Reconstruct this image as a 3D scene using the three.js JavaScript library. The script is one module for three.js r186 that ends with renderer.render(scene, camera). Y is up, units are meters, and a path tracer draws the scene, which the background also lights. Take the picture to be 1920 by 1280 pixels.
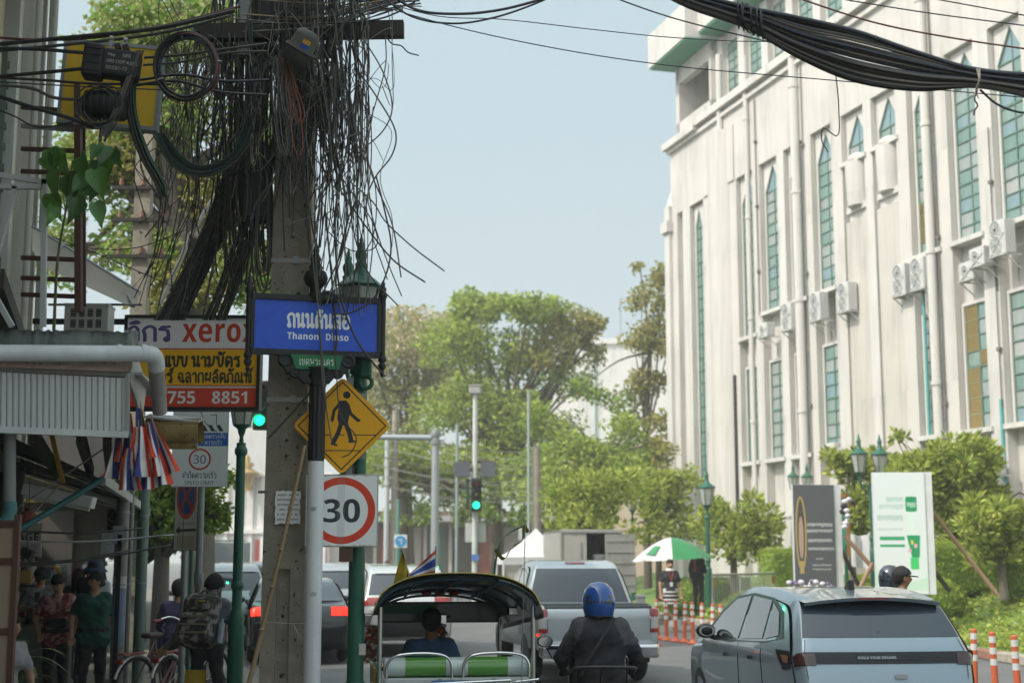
import * as THREE from 'three';
import { mergeGeometries, mergeVertices } from 'three/addons/utils/BufferGeometryUtils.js';
import { RoundedBoxGeometry } from 'three/addons/geometries/RoundedBoxGeometry.js';

// ---------------------------------------------------------------- camera, sky, sun, exposure
const scene = new THREE.Scene();
const FPX = 2700, PITCH = Math.atan(405 / 2700), EYE = 1.85;
const camera = new THREE.PerspectiveCamera(2 * Math.atan(640 / FPX) * 180 / Math.PI, 1.5, 0.1, 900);
camera.position.set(0, EYE, 0); camera.rotation.x = PITCH;
camera.focus = 12.2; camera.userData.fStop = 2.0;
scene.add(camera);
const STREET = 15.8 * Math.PI / 180;
const SUN_EL = 47 * Math.PI / 180;
const sunDir = (() => {                       // from the street side of the office block, a little behind the camera
  const S = [-Math.sin(STREET), -Math.cos(STREET)], N = [-Math.cos(STREET), Math.sin(STREET)], a = 14 * Math.PI / 180;
  const h = [Math.cos(a) * N[0] - Math.sin(a) * S[0], Math.cos(a) * N[1] - Math.sin(a) * S[1]];
  return new THREE.Vector3(h[0] * Math.cos(SUN_EL), Math.sin(SUN_EL), h[1] * Math.cos(SUN_EL)).normalize();
})();
{
  const W = 1024, H = 512, data = new Float32Array(W * H * 4), d = new THREE.Vector3();
  for (let j = 0; j < H; j++) for (let i = 0; i < W; i++) {
    const el = ((j + .5) / H - .5) * Math.PI, az = ((i + .5) / W - .5) * 2 * Math.PI;
    d.set(Math.cos(el) * Math.cos(az), Math.sin(el), Math.cos(el) * Math.sin(az));
    const t = Math.max(0, Math.sin(el)), g = Math.pow(1 - t, 2.2), c = Math.max(0, d.dot(sunDir));
    const a = 1.0 * Math.pow(c, 2.2) + 2.2 * Math.pow(c, 12);
    const o = (j * W + i) * 4;
    data[o] = .315 + .115 * g + a; data[o + 1] = .43 + .062 * g + a * .97; data[o + 2] = .49 + .03 * g + a * .9; data[o + 3] = 1;
  }
  const sky = new THREE.DataTexture(data, W, H, THREE.RGBAFormat, THREE.FloatType);
  sky.mapping = THREE.EquirectangularReflectionMapping; sky.magFilter = THREE.LinearFilter; sky.needsUpdate = true;
  scene.background = sky; scene.environment = sky;
}
const sun = new THREE.DirectionalLight(0xfff5e8, 2.15);
sun.position.copy(sunDir).multiplyScalar(120).add(new THREE.Vector3(0, 0, -35));
sun.target.position.set(0, 0, -35); scene.add(sun, sun.target);
sun.castShadow = true; sun.shadow.mapSize.set(4096, 4096);
Object.assign(sun.shadow.camera, { left: -75, right: 75, top: 75, bottom: -75, near: 1, far: 320 });
const renderer = new THREE.WebGLRenderer({ antialias: true });
renderer.toneMapping = THREE.LinearToneMapping; renderer.toneMappingExposure = 1.6;
renderer.shadowMap.enabled = true;
scene.fog = new THREE.FogExp2(0xd9d9d3, 0.002);

// ---------------------------------------------------------------- helpers
let seed = 12345;
const rnd = () => { seed = (seed + 0x6D2B79F5) | 0; let t = Math.imul(seed ^ (seed >>> 15), 1 | seed); t = (t + Math.imul(t ^ (t >>> 7), 61 | t)) ^ t; return ((t ^ (t >>> 14)) >>> 0) / 4294967296; };
const rr = (a, b) => a + (b - a) * rnd();
const V = (x, y, z) => new THREE.Vector3(x, y, z);
const CP = Math.cos(PITCH), SP = Math.sin(PITCH);
function at(px, py, d) {                       // the point seen at a photograph pixel, d metres away along the view
  const u = (px - 960) / FPX, v = (640 - py) / FPX, y = v * CP + SP, z = v * SP - CP, k = d / -z;
  return V(u * k, EYE + y * k, -d);
}
const used = {};
function numbered(n) { const k = used[n] = (used[n] ?? -1) + 1; return k ? n + '_' + String(k).padStart(3, '0') : n; }
function prep(g) {
  let q = g.index ? g.toNonIndexed() : g;
  for (const k of Object.keys(q.attributes)) if (!['position', 'normal', 'uv', 'color'].includes(k)) q.deleteAttribute(k);
  if (!q.attributes.normal) q.computeVertexNormals();
  if (!q.attributes.uv) q.setAttribute('uv', new THREE.BufferAttribute(new Float32Array(q.attributes.position.count * 2), 2));
  q.morphAttributes = {}; return q;
}
function merge(list) { const a = list.flat(9).filter(Boolean).map(prep); if (a.length === 1) return a[0]; if (!a.some(g => !g.attributes.color)) return mergeGeometries(a); a.forEach(g => g.deleteAttribute('color')); return mergeGeometries(a); }
function metre(g, k = 1) {                     // uv in metres from the dominant face direction
  g = prep(g); const p = g.attributes.position, n = g.attributes.normal, u = g.attributes.uv;
  for (let i = 0; i < p.count; i++) {
    const ax = Math.abs(n.getX(i)), ay = Math.abs(n.getY(i)), az = Math.abs(n.getZ(i));
    if (ay >= ax && ay >= az) u.setXY(i, p.getX(i) * k, p.getZ(i) * k); else if (ax > az) u.setXY(i, p.getZ(i) * k, p.getY(i) * k); else u.setXY(i, p.getX(i) * k, p.getY(i) * k);
  }
  return g;
}
const _m = new THREE.Matrix4(), _q = new THREE.Quaternion(), _e = new THREE.Euler();
function xf(g, pos = [0, 0, 0], rot = [0, 0, 0], sc = [1, 1, 1]) { g.applyMatrix4(_m.compose(V(...pos), _q.setFromEuler(_e.set(...rot)), V(...sc))); return g; }
const box = (w, h, d, pos, rot) => xf(new THREE.BoxGeometry(w, h, d), pos, rot);
const rbox = (w, h, d, r, pos, rot, s = 2) => xf(new RoundedBoxGeometry(w, h, d, s, Math.min(r, w / 2.01, h / 2.01, d / 2.01)), pos, rot);
const span = (x0, x1, y0, y1, z0, z1) => box(x1 - x0, y1 - y0, z1 - z0, [(x0 + x1) / 2, (y0 + y1) / 2, (z0 + z1) / 2]);
const cyl = (r0, r1, h, n = 16, pos, rot) => xf(new THREE.CylinderGeometry(r0, r1, h, n), pos, rot);
const ball = (r, pos, sc, n = 14) => xf(new THREE.SphereGeometry(r, n, Math.ceil(n * .7)), pos, [0, 0, 0], sc);
const lathe = (pts, n = 20, pos, rot) => xf(new THREE.LatheGeometry(pts.map(p => new THREE.Vector2(p[0], p[1])), n), pos, rot);
function bar(a, b, r0, r1 = r0, n = 8) {
  const L = a.distanceTo(b), g = new THREE.CylinderGeometry(r1, r0, L, n);
  g.applyMatrix4(_m.compose(a.clone().add(b).multiplyScalar(.5), _q.setFromUnitVectors(V(0, 1, 0), b.clone().sub(a).normalize()), V(1, 1, 1))); return g;
}
function beam(a, b, w, h) {                    // a rectangular bar between two points
  const L = a.distanceTo(b), g = new THREE.BoxGeometry(w, h, L), o = new THREE.Object3D(); o.position.copy(a).add(b).multiplyScalar(.5); o.lookAt(b); o.updateMatrix(); g.applyMatrix4(o.matrix); return g;
}
const tube = (pts, r, seg = 16, n = 6, closed = false) => new THREE.TubeGeometry(new THREE.CatmullRomCurve3(pts, closed), seg, r, n, closed);
function taper(pts, rad, seg = 10, n = 7) {    // tube whose radius runs through rad[]
  const c = new THREE.CatmullRomCurve3(pts), g = new THREE.TubeGeometry(c, seg, 1, n), p = g.attributes.position;
  for (let i = 0; i <= seg; i++) {
    const t = i / seg, k = t * (rad.length - 1), a = Math.floor(Math.min(k, rad.length - 1.001)), r = rad[a] + (rad[a + 1] - rad[a]) * (k - a), o = c.getPointAt(t);
    for (let j = 0; j <= n; j++) { const q = i * (n + 1) + j; p.setXYZ(q, o.x + (p.getX(q) - o.x) * r, o.y + (p.getY(q) - o.y) * r, o.z + (p.getZ(q) - o.z) * r); }
  }
  return g;
}
function plate(pts, depth, bevel = 0) {        // extruded outline in the xy plane, centred in z
  const s = new THREE.Shape(pts.map(p => new THREE.Vector2(p[0], p[1])));
  const g = new THREE.ExtrudeGeometry(s, { depth, bevelEnabled: bevel > 0, bevelSize: bevel, bevelThickness: bevel, bevelSegments: 2, steps: 1 }); g.translate(0, 0, -depth / 2); return g;
}
function grid(nu, nv, f) {                     // surface from f(u, v) -> [x, y, z]
  const pos = [], uv = [], idx = [];
  for (let j = 0; j <= nv; j++) for (let i = 0; i <= nu; i++) { pos.push(...f(i / nu, j / nv)); uv.push(i / nu, j / nv); }
  for (let j = 0; j < nv; j++) for (let i = 0; i < nu; i++) { const a = j * (nu + 1) + i, b = a + 1, c = a + nu + 1, d = c + 1; idx.push(a, b, d, a, d, c); }
  const g = new THREE.BufferGeometry(); g.setAttribute('position', new THREE.Float32BufferAttribute(pos, 3)); g.setAttribute('uv', new THREE.Float32BufferAttribute(uv, 2)); g.setIndex(idx); g.computeVertexNormals(); return g;
}
function mesh(name, geos, m, parent, keepUV = false) {
  let g = Array.isArray(geos) ? merge(geos) : prep(geos); if (!keepUV) g = metre(g);
  const o = new THREE.Mesh(g, m); o.name = parent ? name : numbered(name); o.castShadow = o.receiveShadow = true; (parent ?? scene).add(o); return o;
}
function tag(o, label, category, group, kind) { Object.assign(o.userData, { label, category }); if (group) o.userData.group = group; if (kind) o.userData.kind = kind; return o; }
function thing(name, label, category, pos = [0, 0, 0], turn = 0, group) {
  const o = new THREE.Group(); o.name = numbered(name); scene.add(o); if (pos.isVector3) o.position.copy(pos); else o.position.set(...pos); o.rotation.y = turn; return tag(o, label, category, group);
}
function struct(name, geos, m, label, category, keepUV) { const o = mesh(name, geos, m, null, keepUV); o.userData = { kind: 'structure', label, category }; return o; }
function part(name, parent) { const o = new THREE.Group(); o.name = name; parent.add(o); return o; }
function copyOf(src, pos, turn, label, group) { const c = src.clone(); c.userData = { ...src.userData }; c.name = numbered(src.name.replace(/_\d{3}$/, '')); scene.add(c); if (pos) pos.isVector3 ? c.position.copy(pos) : c.position.set(...pos); if (turn !== undefined) c.rotation.y = turn; if (label) c.userData.label = label; if (group) c.userData.group = group; return c; }

// ---------------------------------------------------------------- textures and materials
function hash2(x, y, s) { let h = Math.imul(x | 0, 374761393) + Math.imul(y | 0, 668265263) + Math.imul(s | 0, 2147483629); h = Math.imul(h ^ (h >>> 13), 1274126177); return ((h ^ (h >>> 16)) >>> 0) / 4294967296; }
function vnoise(x, y, per, s) { const xi = Math.floor(x), yi = Math.floor(y), f = x - xi, g = y - yi, u = f * f * (3 - 2 * f), v = g * g * (3 - 2 * g), w = (a) => ((a % per) + per) % per; const h = (a, b) => hash2(w(a), w(b), s); return (h(xi, yi) * (1 - u) + h(xi + 1, yi) * u) * (1 - v) + (h(xi, yi + 1) * (1 - u) + h(xi + 1, yi + 1) * u) * v; }
function fbm(x, y, per, s, oct = 4) { let a = 0, k = .5, t = 0; for (let i = 0; i < oct; i++) { a += k * vnoise(x, y, per, s + i * 17); t += k; k *= .5; x *= 2; y *= 2; per *= 2; } return a / t; }
function tex(size, metres, fn, srgb = true) {
  const d = new Uint8Array(size * size * 4);
  for (let j = 0; j < size; j++) for (let i = 0; i < size; i++) { const c = fn(i / size, j / size, i, j); const o = (j * size + i) * 4; for (let k = 0; k < 3; k++) d[o + k] = Math.max(0, Math.min(255, (Array.isArray(c) ? c[k] : c) * 255)); d[o + 3] = 255; }
  const t = new THREE.DataTexture(d, size, size); t.wrapS = t.wrapT = THREE.RepeatWrapping; t.magFilter = THREE.LinearFilter; t.repeat.set(1 / metres, 1 / metres); if (srgb) t.colorSpace = THREE.SRGBColorSpace; t.needsUpdate = true; return t;
}
const grainT = tex(256, 1.3, (u, v, i, j) => .86 + .1 * fbm(u * 8, v * 8, 8, 3) + .04 * hash2(i, j, 5));
const streakT = tex(256, 2.4, (u, v, i, j) => .80 + .14 * fbm(u * 24, v * 3, 24, 11) + .06 * fbm(u * 6, v * 6, 6, 23) + .02 * hash2(i, j, 5));
const plasterT = tex(512, 7, (u, v, i, j) => { const a = fbm(u * 6, v * 6, 6, 31, 5), s = fbm(u * 40, v * 3, 40, 57, 3), b = .92 + .08 * a - .055 * Math.max(0, s - .5) * 3 - .07 * Math.max(0, fbm(u * 13, v * 4, 13, 87, 4) - .6) * 4; return [b, b * (.99 - .02 * Math.max(0, a - .5)), b * (.98 - .05 * Math.max(0, a - .5))]; });
const roughT = tex(256, .9, (u, v, i, j) => .55 + .35 * fbm(u * 10, v * 10, 10, 77) + .1 * hash2(i, j, 9), false);
const bumpT = tex(256, .5, (u, v, i, j) => .5 + .4 * (fbm(u * 16, v * 16, 16, 91) - .5) + .2 * (hash2(i, j, 13) - .5), false);
const concreteT = tex(512, 1.2, (u, v, i, j) => { let b = .72 + .2 * fbm(u * 12, v * 12, 12, 41, 5) + .06 * hash2(i, j, 3); const p = vnoise(u * 64, v * 64, 64, 61); if (p > .9) b *= .55; if (vnoise(u * 90, v * 90, 90, 62) > .95) b *= 1.3; return [b, b * .97, b * .92]; });
const concreteB = tex(512, 1.2, (u, v, i, j) => { const p = vnoise(u * 64, v * 64, 64, 61); return .6 + .2 * fbm(u * 24, v * 24, 24, 43) - (p > .9 ? .5 : 0); }, false);
const asphaltT = tex(512, 5, (u, v, i, j) => { const b = .78 + .16 * fbm(u * 7, v * 7, 7, 71, 5) + .12 * (hash2(i, j, 17) - .5); return b; });
const leafT = tex(128, 1, (u, v, i, j) => .8 + .2 * fbm(u * 5, v * 5, 5, 101));
const mats = {};
function mat(c, roughness = .7, o = {}, map = grainT) {
  const key = JSON.stringify([c, roughness, Object.keys(o).map(k => [k, o[k]?.uuid ?? o[k]]), map?.uuid]);
  if (mats[key]) return mats[key];
  const P = o.transmission !== undefined || o.clearcoat !== undefined || o.sheen !== undefined || o.ior !== undefined;
  const m = new (P ? THREE.MeshPhysicalMaterial : THREE.MeshStandardMaterial)({ roughness, ...o });
  if (Array.isArray(c)) m.color.setRGB(...c); else m.color.set(c);
  if (map) m.map = map; return mats[key] = m;
}
const steel = mat([.42, .43, .44], .42, { metalness: .85 }), greySteel = mat([.3, .32, .33], .5, { metalness: .5 }), chrome = mat([.7, .7, .7], .16, { metalness: 1 }, null);
const black = mat([.018, .018, .02], .55), rubber = mat([.02, .02, .021], .85), blackGloss = mat([.012, .012, .014], .25);
const concrete = mat([.4, .385, .35], .93, { bumpMap: concreteB, bumpScale: .004 }, concreteT);
const white = mat([.74, .75, .75], .55), offWhite = mat([.62, .6, .55], .7);
const lampGreen = mat([.018, .12, .075], .42), lampGlass = mat([.62, .62, .58], .3, { transmission: .35, thickness: 0 });
const darkGlass = mat([.035, .046, .062], .05, { clearcoat: 1, clearcoatRoughness: .03 }, null);
const woodDark = mat([.05, .042, .036], .8, {}, streakT), bamboo = mat([.42, .3, .17], .6, {}, streakT);
const skin = [.36, .2, .13];
function canvasTex(w, h, draw) { const c = document.createElement('canvas'); c.width = w; c.height = h; draw(c.getContext('2d'), w, h); const t = new THREE.CanvasTexture(c); t.colorSpace = THREE.SRGBColorSpace; t.magFilter = THREE.LinearFilter; t.anisotropy = 4; return t; }
function printMat(w, h, draw, rough = .45, o = {}) { const m = new THREE.MeshStandardMaterial({ map: canvasTex(w, h, draw), roughness: rough, ...o }); return m; }
function grime(g, W, H, n, s) { for (let k = 0; k < n; k++) { const x = hash2(k, 1, s) * W, y = hash2(k, 2, s) * H, a = hash2(k, 3, s); if (a < .5) { g.fillStyle = `rgba(70,62,50,${.05 + .12 * hash2(k, 4, s)})`; g.beginPath(); g.ellipse(x, y, 1 + 5 * hash2(k, 5, s), 1 + 3 * hash2(k, 6, s), 0, 0, 7); g.fill(); } else if (a < .8) { g.fillStyle = `rgba(90,80,65,${.03 + .06 * hash2(k, 4, s)})`; g.fillRect(x, y, 2 + 2 * hash2(k, 5, s), H * (.05 + .25 * hash2(k, 6, s))); } else { g.strokeStyle = `rgba(255,255,255,${.06 + .14 * hash2(k, 4, s)})`; g.lineWidth = 1 + hash2(k, 5, s); g.beginPath(); g.moveTo(x, y); g.lineTo(x + (hash2(k, 6, s) - .5) * W * .2, y + (hash2(k, 7, s) - .5) * H * .1); g.stroke(); } } }
function face(w, h, pos, rot) { return xf(new THREE.PlaneGeometry(w, h), pos, rot); }

// Thai letters as pen strokes: each stroke a polyline, ['o', x, y] a small loop; x to the right, y down, body height 1
const TH = {
  'ก': [.66, [[.12, 1], [.12, .5], [.02, .36], [.14, .12], [.34, 0], [.54, .1], [.6, .32], [.6, 1]]],
  'ถ': [.68, [[.24, .9], [.12, .62], [.14, .48], [.02, .34], [.14, .1], [.34, 0], [.54, .1], [.6, .32], [.6, 1]], ['o', .16, .9]],
  'ภ': [.72, [[.2, .88], [.2, .5], [.08, .34], [.2, .1], [.4, 0], [.58, .1], [.64, .32], [.64, 1]], ['o', .1, .9]],
  'ค': [.68, [[.1, 1], [.08, .4], [.2, .08], [.38, 0], [.54, .1], [.6, .36], [.6, 1]], [[.1, .95], [.28, .62]], ['o', .32, .54]],
  'ด': [.68, [[.14, 1], [.06, .5], [.16, .1], [.36, 0], [.54, .1], [.6, .36], [.6, 1]], [[.14, 1], [.3, .66]], ['o', .3, .56]],
  'ต': [.7, [[.14, 1], [.06, .5], [.14, .1], [.24, .02], [.34, .14], [.44, .02], [.56, .12], [.62, .36], [.62, 1]], [[.14, 1], [.3, .66]], ['o', .3, .56]],
  'น': [.72, ['o', .1, .12], [[.19, .12], [.2, 1]], [[.2, .98], [.4, .8], [.52, .78]], ['o', .6, .88], [[.54, 0], [.54, .82]]],
  'บ': [.7, ['o', .1, .12], [[.19, .12], [.19, 1], [.6, 1], [.6, 0]]],
  'ผ': [.74, ['o', .2, .14], [[.1, .16], [.1, 1], [.36, .55], [.62, 1], [.62, 0]]],
  'พ': [.78, ['o', .1, .12], [[.19, .12], [.22, 1], [.42, .3], [.6, 1], [.66, 0]]],
  'ม': [.72, ['o', .1, .12], [[.19, .12], [.19, .86]], ['o', .13, .9], [[.2, .96], [.6, .96], [.6, 0]]],
  'ร': [.58, [[.06, .22], [.16, .03], [.32, .1], [.48, .04]], [[.06, .24], [.36, .24], [.46, .42], [.46, .82]], ['o', .38, .9]],
  'ว': [.58, [[.06, .24], [.2, .02], [.4, .08], [.48, .36], [.48, .82]], ['o', .4, .9]],
  'า': [.5, [[.04, .2], [.18, 0], [.36, .08], [.42, .3], [.42, 1]]],
  'ล': [.68, [[.2, .9], [.08, .7], [.16, .46], [.32, .42], [.46, .6], [.58, .58]], ['o', .24, .9], [[.58, 1], [.58, .3], [.46, .04], [.24, 0], [.08, .16]]],
  'ส': [.7, [[.2, .9], [.08, .7], [.16, .46], [.32, .42], [.46, .6], [.58, .58]], ['o', .24, .9], [[.58, 1], [.58, .3], [.46, .04], [.24, 0], [.08, .16]], [[.48, .1], [.68, -.12]]],
  'อ': [.66, ['o', .18, .48], [[.08, .5], [.08, .86], [.2, 1], [.46, 1], [.58, .86], [.58, .28], [.46, .05], [.26, 0], [.08, .14]]],
  'ข': [.62, ['o', .13, .16], [[.22, .2], [.26, .4], [.16, .6], [.16, 1], [.54, 1], [.54, 0]]],
  'จ': [.62, [[.06, .2], [.22, .02], [.42, .08], [.52, .34], [.5, .7], [.4, 1], [.26, .68]], ['o', .22, .58]],
  'ฉ': [.72, [[.1, .18], [.28, 0], [.48, .08], [.54, .34], [.54, .82]], ['o', .62, .9], ['o', .16, .5], [[.22, .58], [.24, .98], [.5, .84]]],
  'ณ': [1.0, ['o', .16, .9], [[.24, .9], [.1, .5], [.2, .1], [.34, 0], [.46, .12], [.5, .36], [.5, 1], [.7, .8], [.8, .8]], ['o', .88, .9], [[.82, 0], [.82, .84]]],
  'ฑ': [.86, ['o', .1, .14], [[.19, .14], [.26, .4], [.26, 1]], [[.26, .4], [.4, .06], [.52, .2], [.52, 1], [.76, 1], [.76, .2], [.66, 0]]],
  'เ': [.28, [[.1, 0], [.1, .82]], ['o', .17, .9]], 'แ': [.52, [[.1, 0], [.1, .82]], ['o', .17, .9], [[.36, 0], [.36, .82]], ['o', .43, .9]],
  'ะ': [.44, ['o', .12, .26], [[.2, .34], [.38, .12]], ['o', .12, .76], [[.2, .84], [.38, .62]]],
  'ำ': [.5, ['o', -.12, -.24], [[.04, .2], [.18, 0], [.36, .08], [.42, .3], [.42, 1]]],
  'ิ': [0, [[-.56, -.16], [-.34, -.36], [-.1, -.16], [-.56, -.16]]], 'ั': [0, ['o', -.5, -.3], [[-.44, -.2], [-.26, -.18], [-.08, -.4]]],
  '์': [0, ['o', -.26, -.24], [[-.2, -.32], [-.06, -.5]]], '็': [0, [[-.5, -.14], [-.46, -.34], [-.3, -.22], [-.2, -.34], [-.04, -.42]]], ' ': [.36],
};
function thaiWidth(s) { let w = 0; for (const ch of s) w += (TH[ch]?.[0] ?? .5) + (TH[ch]?.[0] ? .1 : 0); return w; }
function thai(g, s, x, y, h, lw, color, maxW) {  // baseline y, body height h
  g.save(); g.strokeStyle = color; g.lineWidth = lw; g.lineCap = g.lineJoin = 'round'; const k = maxW ? maxW / (thaiWidth(s) * h) : 1; g.translate(x, y - h); g.scale(h * k, h); g.lineWidth = lw / h;
  let cx = 0;
  for (const ch of s) {
    const e = TH[ch]; if (!e) { cx += .5; continue; }
    for (const st of e.slice(1)) {
      g.beginPath();
      if (st[0] === 'o') g.ellipse(cx + st[1], st[2], .085, .095, 0, 0, 7);
      else { g.moveTo(cx + st[0][0], st[0][1]); for (let i = 1; i < st.length - 1; i++) { const a = st[i], b = st[i + 1]; g.quadraticCurveTo(cx + a[0], a[1], cx + (i === st.length - 2 ? b[0] : (a[0] + b[0]) / 2), i === st.length - 2 ? b[1] : (a[1] + b[1]) / 2); } if (st.length === 2) g.lineTo(cx + st[1][0], st[1][1]); }
      g.stroke();
    }
    cx += e[0] + (e[0] ? .1 : 0);
  }
  g.restore();
}

// ================================================================ ground, road, lawn
const onRoad = (px, d, y = 0) => { const q = at(px, 1045, d); return V(q.x, y, -d); };
struct('road', xf(new THREE.PlaneGeometry(700, 700), [0, 0, -150], [-Math.PI / 2, 0, 0]), mat([.17, .172, .175], .9, { bumpMap: bumpT, bumpScale: .006 }, asphaltT), 'grey asphalt road of the busy street', 'road');
{ // lane lines
  const L = []; for (let k = 0; k < 12; k++) { const a = V(3.0 - .145 * (18 + k * 4), .004, -(18 + k * 4)); L.push(box(.11, .002, 2, [a.x, .005, a.z], [0, .145, 0])); }
  struct('lane_marking', L, mat([.6, .6, .57], .8, {}, asphaltT), 'worn white dashed lane line on the asphalt', 'road marking');
}
const kerbLine = [[9.2, -6], [9.15, -18], [8.9, -25.5], [8.3, -30], [6.9, -35], [5.42, -38.7], [4.75, -42.8], [4.2, -50], [3.8, -60], [3.2, -80]].map(p => V(p[0], 0, p[1]));
const kerbCurve = new THREE.CatmullRomCurve3(kerbLine);
const moundH = (t) => .16 + 1.05 * (t = Math.min(1, Math.max(0, (t - .03) * 2.6)), t * t * (3 - 2 * t));
const lawnAt = (u, v) => { const p = kerbCurve.getPoint(u); return [p.x + .25 + v * 14, moundH(v), p.z - v * 1.2]; };
function lawnY(x, z) { let best = 1e9, u0 = 0; for (let i = 0; i <= 60; i++) { const p = kerbCurve.getPoint(i / 60), e = Math.abs(p.z - z); if (e < best) { best = e; u0 = p.x; } } return moundH((x - u0 - .25) / 14); }
struct('lawn', grid(60, 24, lawnAt), mat([.16, .26, .05], .95, { bumpMap: bumpT, bumpScale: .02, side: THREE.DoubleSide }, leafT), 'sloping green lawn between the kerb and the office building', 'lawn');
{ // painted kerb stones, each its own
  const kerb = new THREE.Group(); kerb.name = 'kerb'; scene.add(kerb); kerb.userData = { kind: 'structure', label: 'red and white painted concrete kerb along the lawn', category: 'kerb' };
  const red = mat([.36, .2, .16], .8, {}, concreteT), wh = mat([.5, .48, .44], .8, {}, concreteT), n = 62, g = metre(rbox(1.12, .18, .24, .03)), pts = kerbCurve.getSpacedPoints(n);
  for (let i = 0; i < n; i++) { const a = pts[i], b = pts[i + 1], o = mesh('kerb_stone', g, i % 2 ? red : wh, kerb); o.position.set((a.x + b.x) / 2, .09, (a.z + b.z) / 2); o.rotation.y = Math.atan2(-(b.z - a.z), b.x - a.x); o.scale.x = a.distanceTo(b) / 1.15; }
}
// left pavement with its kerb
const leftEdge = d => -.66 - .27 * (d - 10);                       // kerb line of the footpath
{
  const s = new THREE.Shape([[leftEdge(-6) , 6], [leftEdge(80), -80], [leftEdge(80) - 14, -80], [leftEdge(-6) - 8, 6]].map(p => new THREE.Vector2(p[0], p[1])));
  const g = new THREE.ExtrudeGeometry(s, { depth: .15, bevelEnabled: false }); g.translate(0, 0, -.15); g.rotateX(Math.PI / 2);
  struct('pavement', g, mat([.26, .25, .235], .92, { bumpMap: concreteB, bumpScale: .004, side: THREE.DoubleSide }, concreteT), 'grey concrete footpath under the shop awnings', 'pavement');
}

// ================================================================ office building on the far side of the lawn
const OB = thing('office_building', 'long white office block with tall fins, green gabled windows and corner loggia', 'building', [12.197, 0, -45], STREET - Math.PI / 2);
const wallM = mat([.565, .553, .53], .85, { bumpMap: bumpT, bumpScale: .003 }, plasterT), wallM2 = mat([.52, .5, .465], .88, { bumpMap: bumpT, bumpScale: .003 }, plasterT), trimM = mat([.59, .582, .565], .8, {}, plasterT);
const greenPaint = mat([.05, .27, .16], .6), barM = mat([.1, .2, .155], .55), louvreM = mat([.52, .4, .17], .7), soot = mat([.16, .15, .14], .9);
const paneMs = [[.22, .31, .28], [.17, .28, .25], [.32, .36, .35], [.2, .31, .34], [.42, .43, .41]].map(c => mat(c, .18, { clearcoat: .6, clearcoatRoughness: .1 }));
const REC = -.34;                                                      // back wall of the bays
const bays = [-11.73, -9.61, -7.52, -5.37, -3.13, -1.11, 1.07, 3.25, 5.49, 7.66, 9.83, 12, 14.2];
const BW = 1.5;
mesh('wall', [span(-18.6, 26, 16.9, 20.1, -12, 0), span(-18.6, 26, 0, 16.9, -12, REC)], wallM, OB);
{ // piers between the bays, each a fin of its own
  const edges = [[-18.6, -17.9], [-17.3, -16.5], [-15.05, -11.73]]; for (let i = 0; i < bays.length; i++) edges.push([bays[i] + BW, bays[i + 1] ?? 26]);
  edges.forEach(([a, b], i) => mesh('fin', i === 2 ? [span(a, b, 0, 16.9, REC - .02, 0), xf(new THREE.CylinderGeometry(1.05, 1.05, 19.2, 8), [(a + b) / 2 + .2, 9.6, -.55], [0, Math.PI / 8, 0]), span(a + .15, b - .1, 16.9, 19.2, -.1, .06)] : span(a, b, 0, 16.9, REC - .02, 0), i % 3 === 1 ? trimM : wallM, OB));
}
mesh('ledge', [span(-18.8, -15.2, 19.95, 20.25, -2, .34), span(-15.2, 26, 20.1, 20.42, -2, .3), span(-18.7, 26, 19.78, 19.94, -.1, .14)], trimM, OB);
mesh('corner_column', [span(-19.05, -18.5, 0, 17.4, -.6, .16), span(-19.2, -18.4, 16.2, 16.7, -.7, .3), xf(new THREE.ConeGeometry(.42, 1.2, 4), [-18.78, 17.95, -.2], [0, .78, 0])], trimM, OB);
for (const [x, w, top] of [[-12.9, .26, 22.5], [-10.42, .22, 21.6], [-6.3, .38, 20.1], [2.3, .32, 20.1], [8.9, .3, 20.1]]) mesh('downpipe', [xf(new THREE.CylinderGeometry(w / 2, w / 2, top, 12), [x, top / 2, .1]), ...[3, 7, 11, 15, 19].map(y => xf(new THREE.CylinderGeometry(w / 2 + .03, w / 2 + .03, .12, 12), [x, y, .1]))], trimM, OB);
for (const [x, y0, y1, r] of [[-12.15, 3.4, 9, .07], [-9.75, 11, 19.6, .025], [-5.85, 4, 19.8, .025], [2.62, 3, 19.8, .03], [4.0 + 1.4, 6, 14, .02]]) mesh('conduit', [bar(V(x, y0, .06), V(x, y1, .06), r, r, 6), ...[.2, .5, .8].map(t => box(.16, .1, .08, [x, y0 + (y1 - y0) * t, .06]))], r > .05 ? black : soot, OB);
for (const [x, y0, y1, z] of [[1.45, 4.6, 10, REC + .25], [5.35, 3.6, 6.2, .05]]) mesh('teal_pipe', bar(V(x, y0, z), V(x, y1, z), .05), mat([.1, .4, .4], .5), OB);
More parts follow.
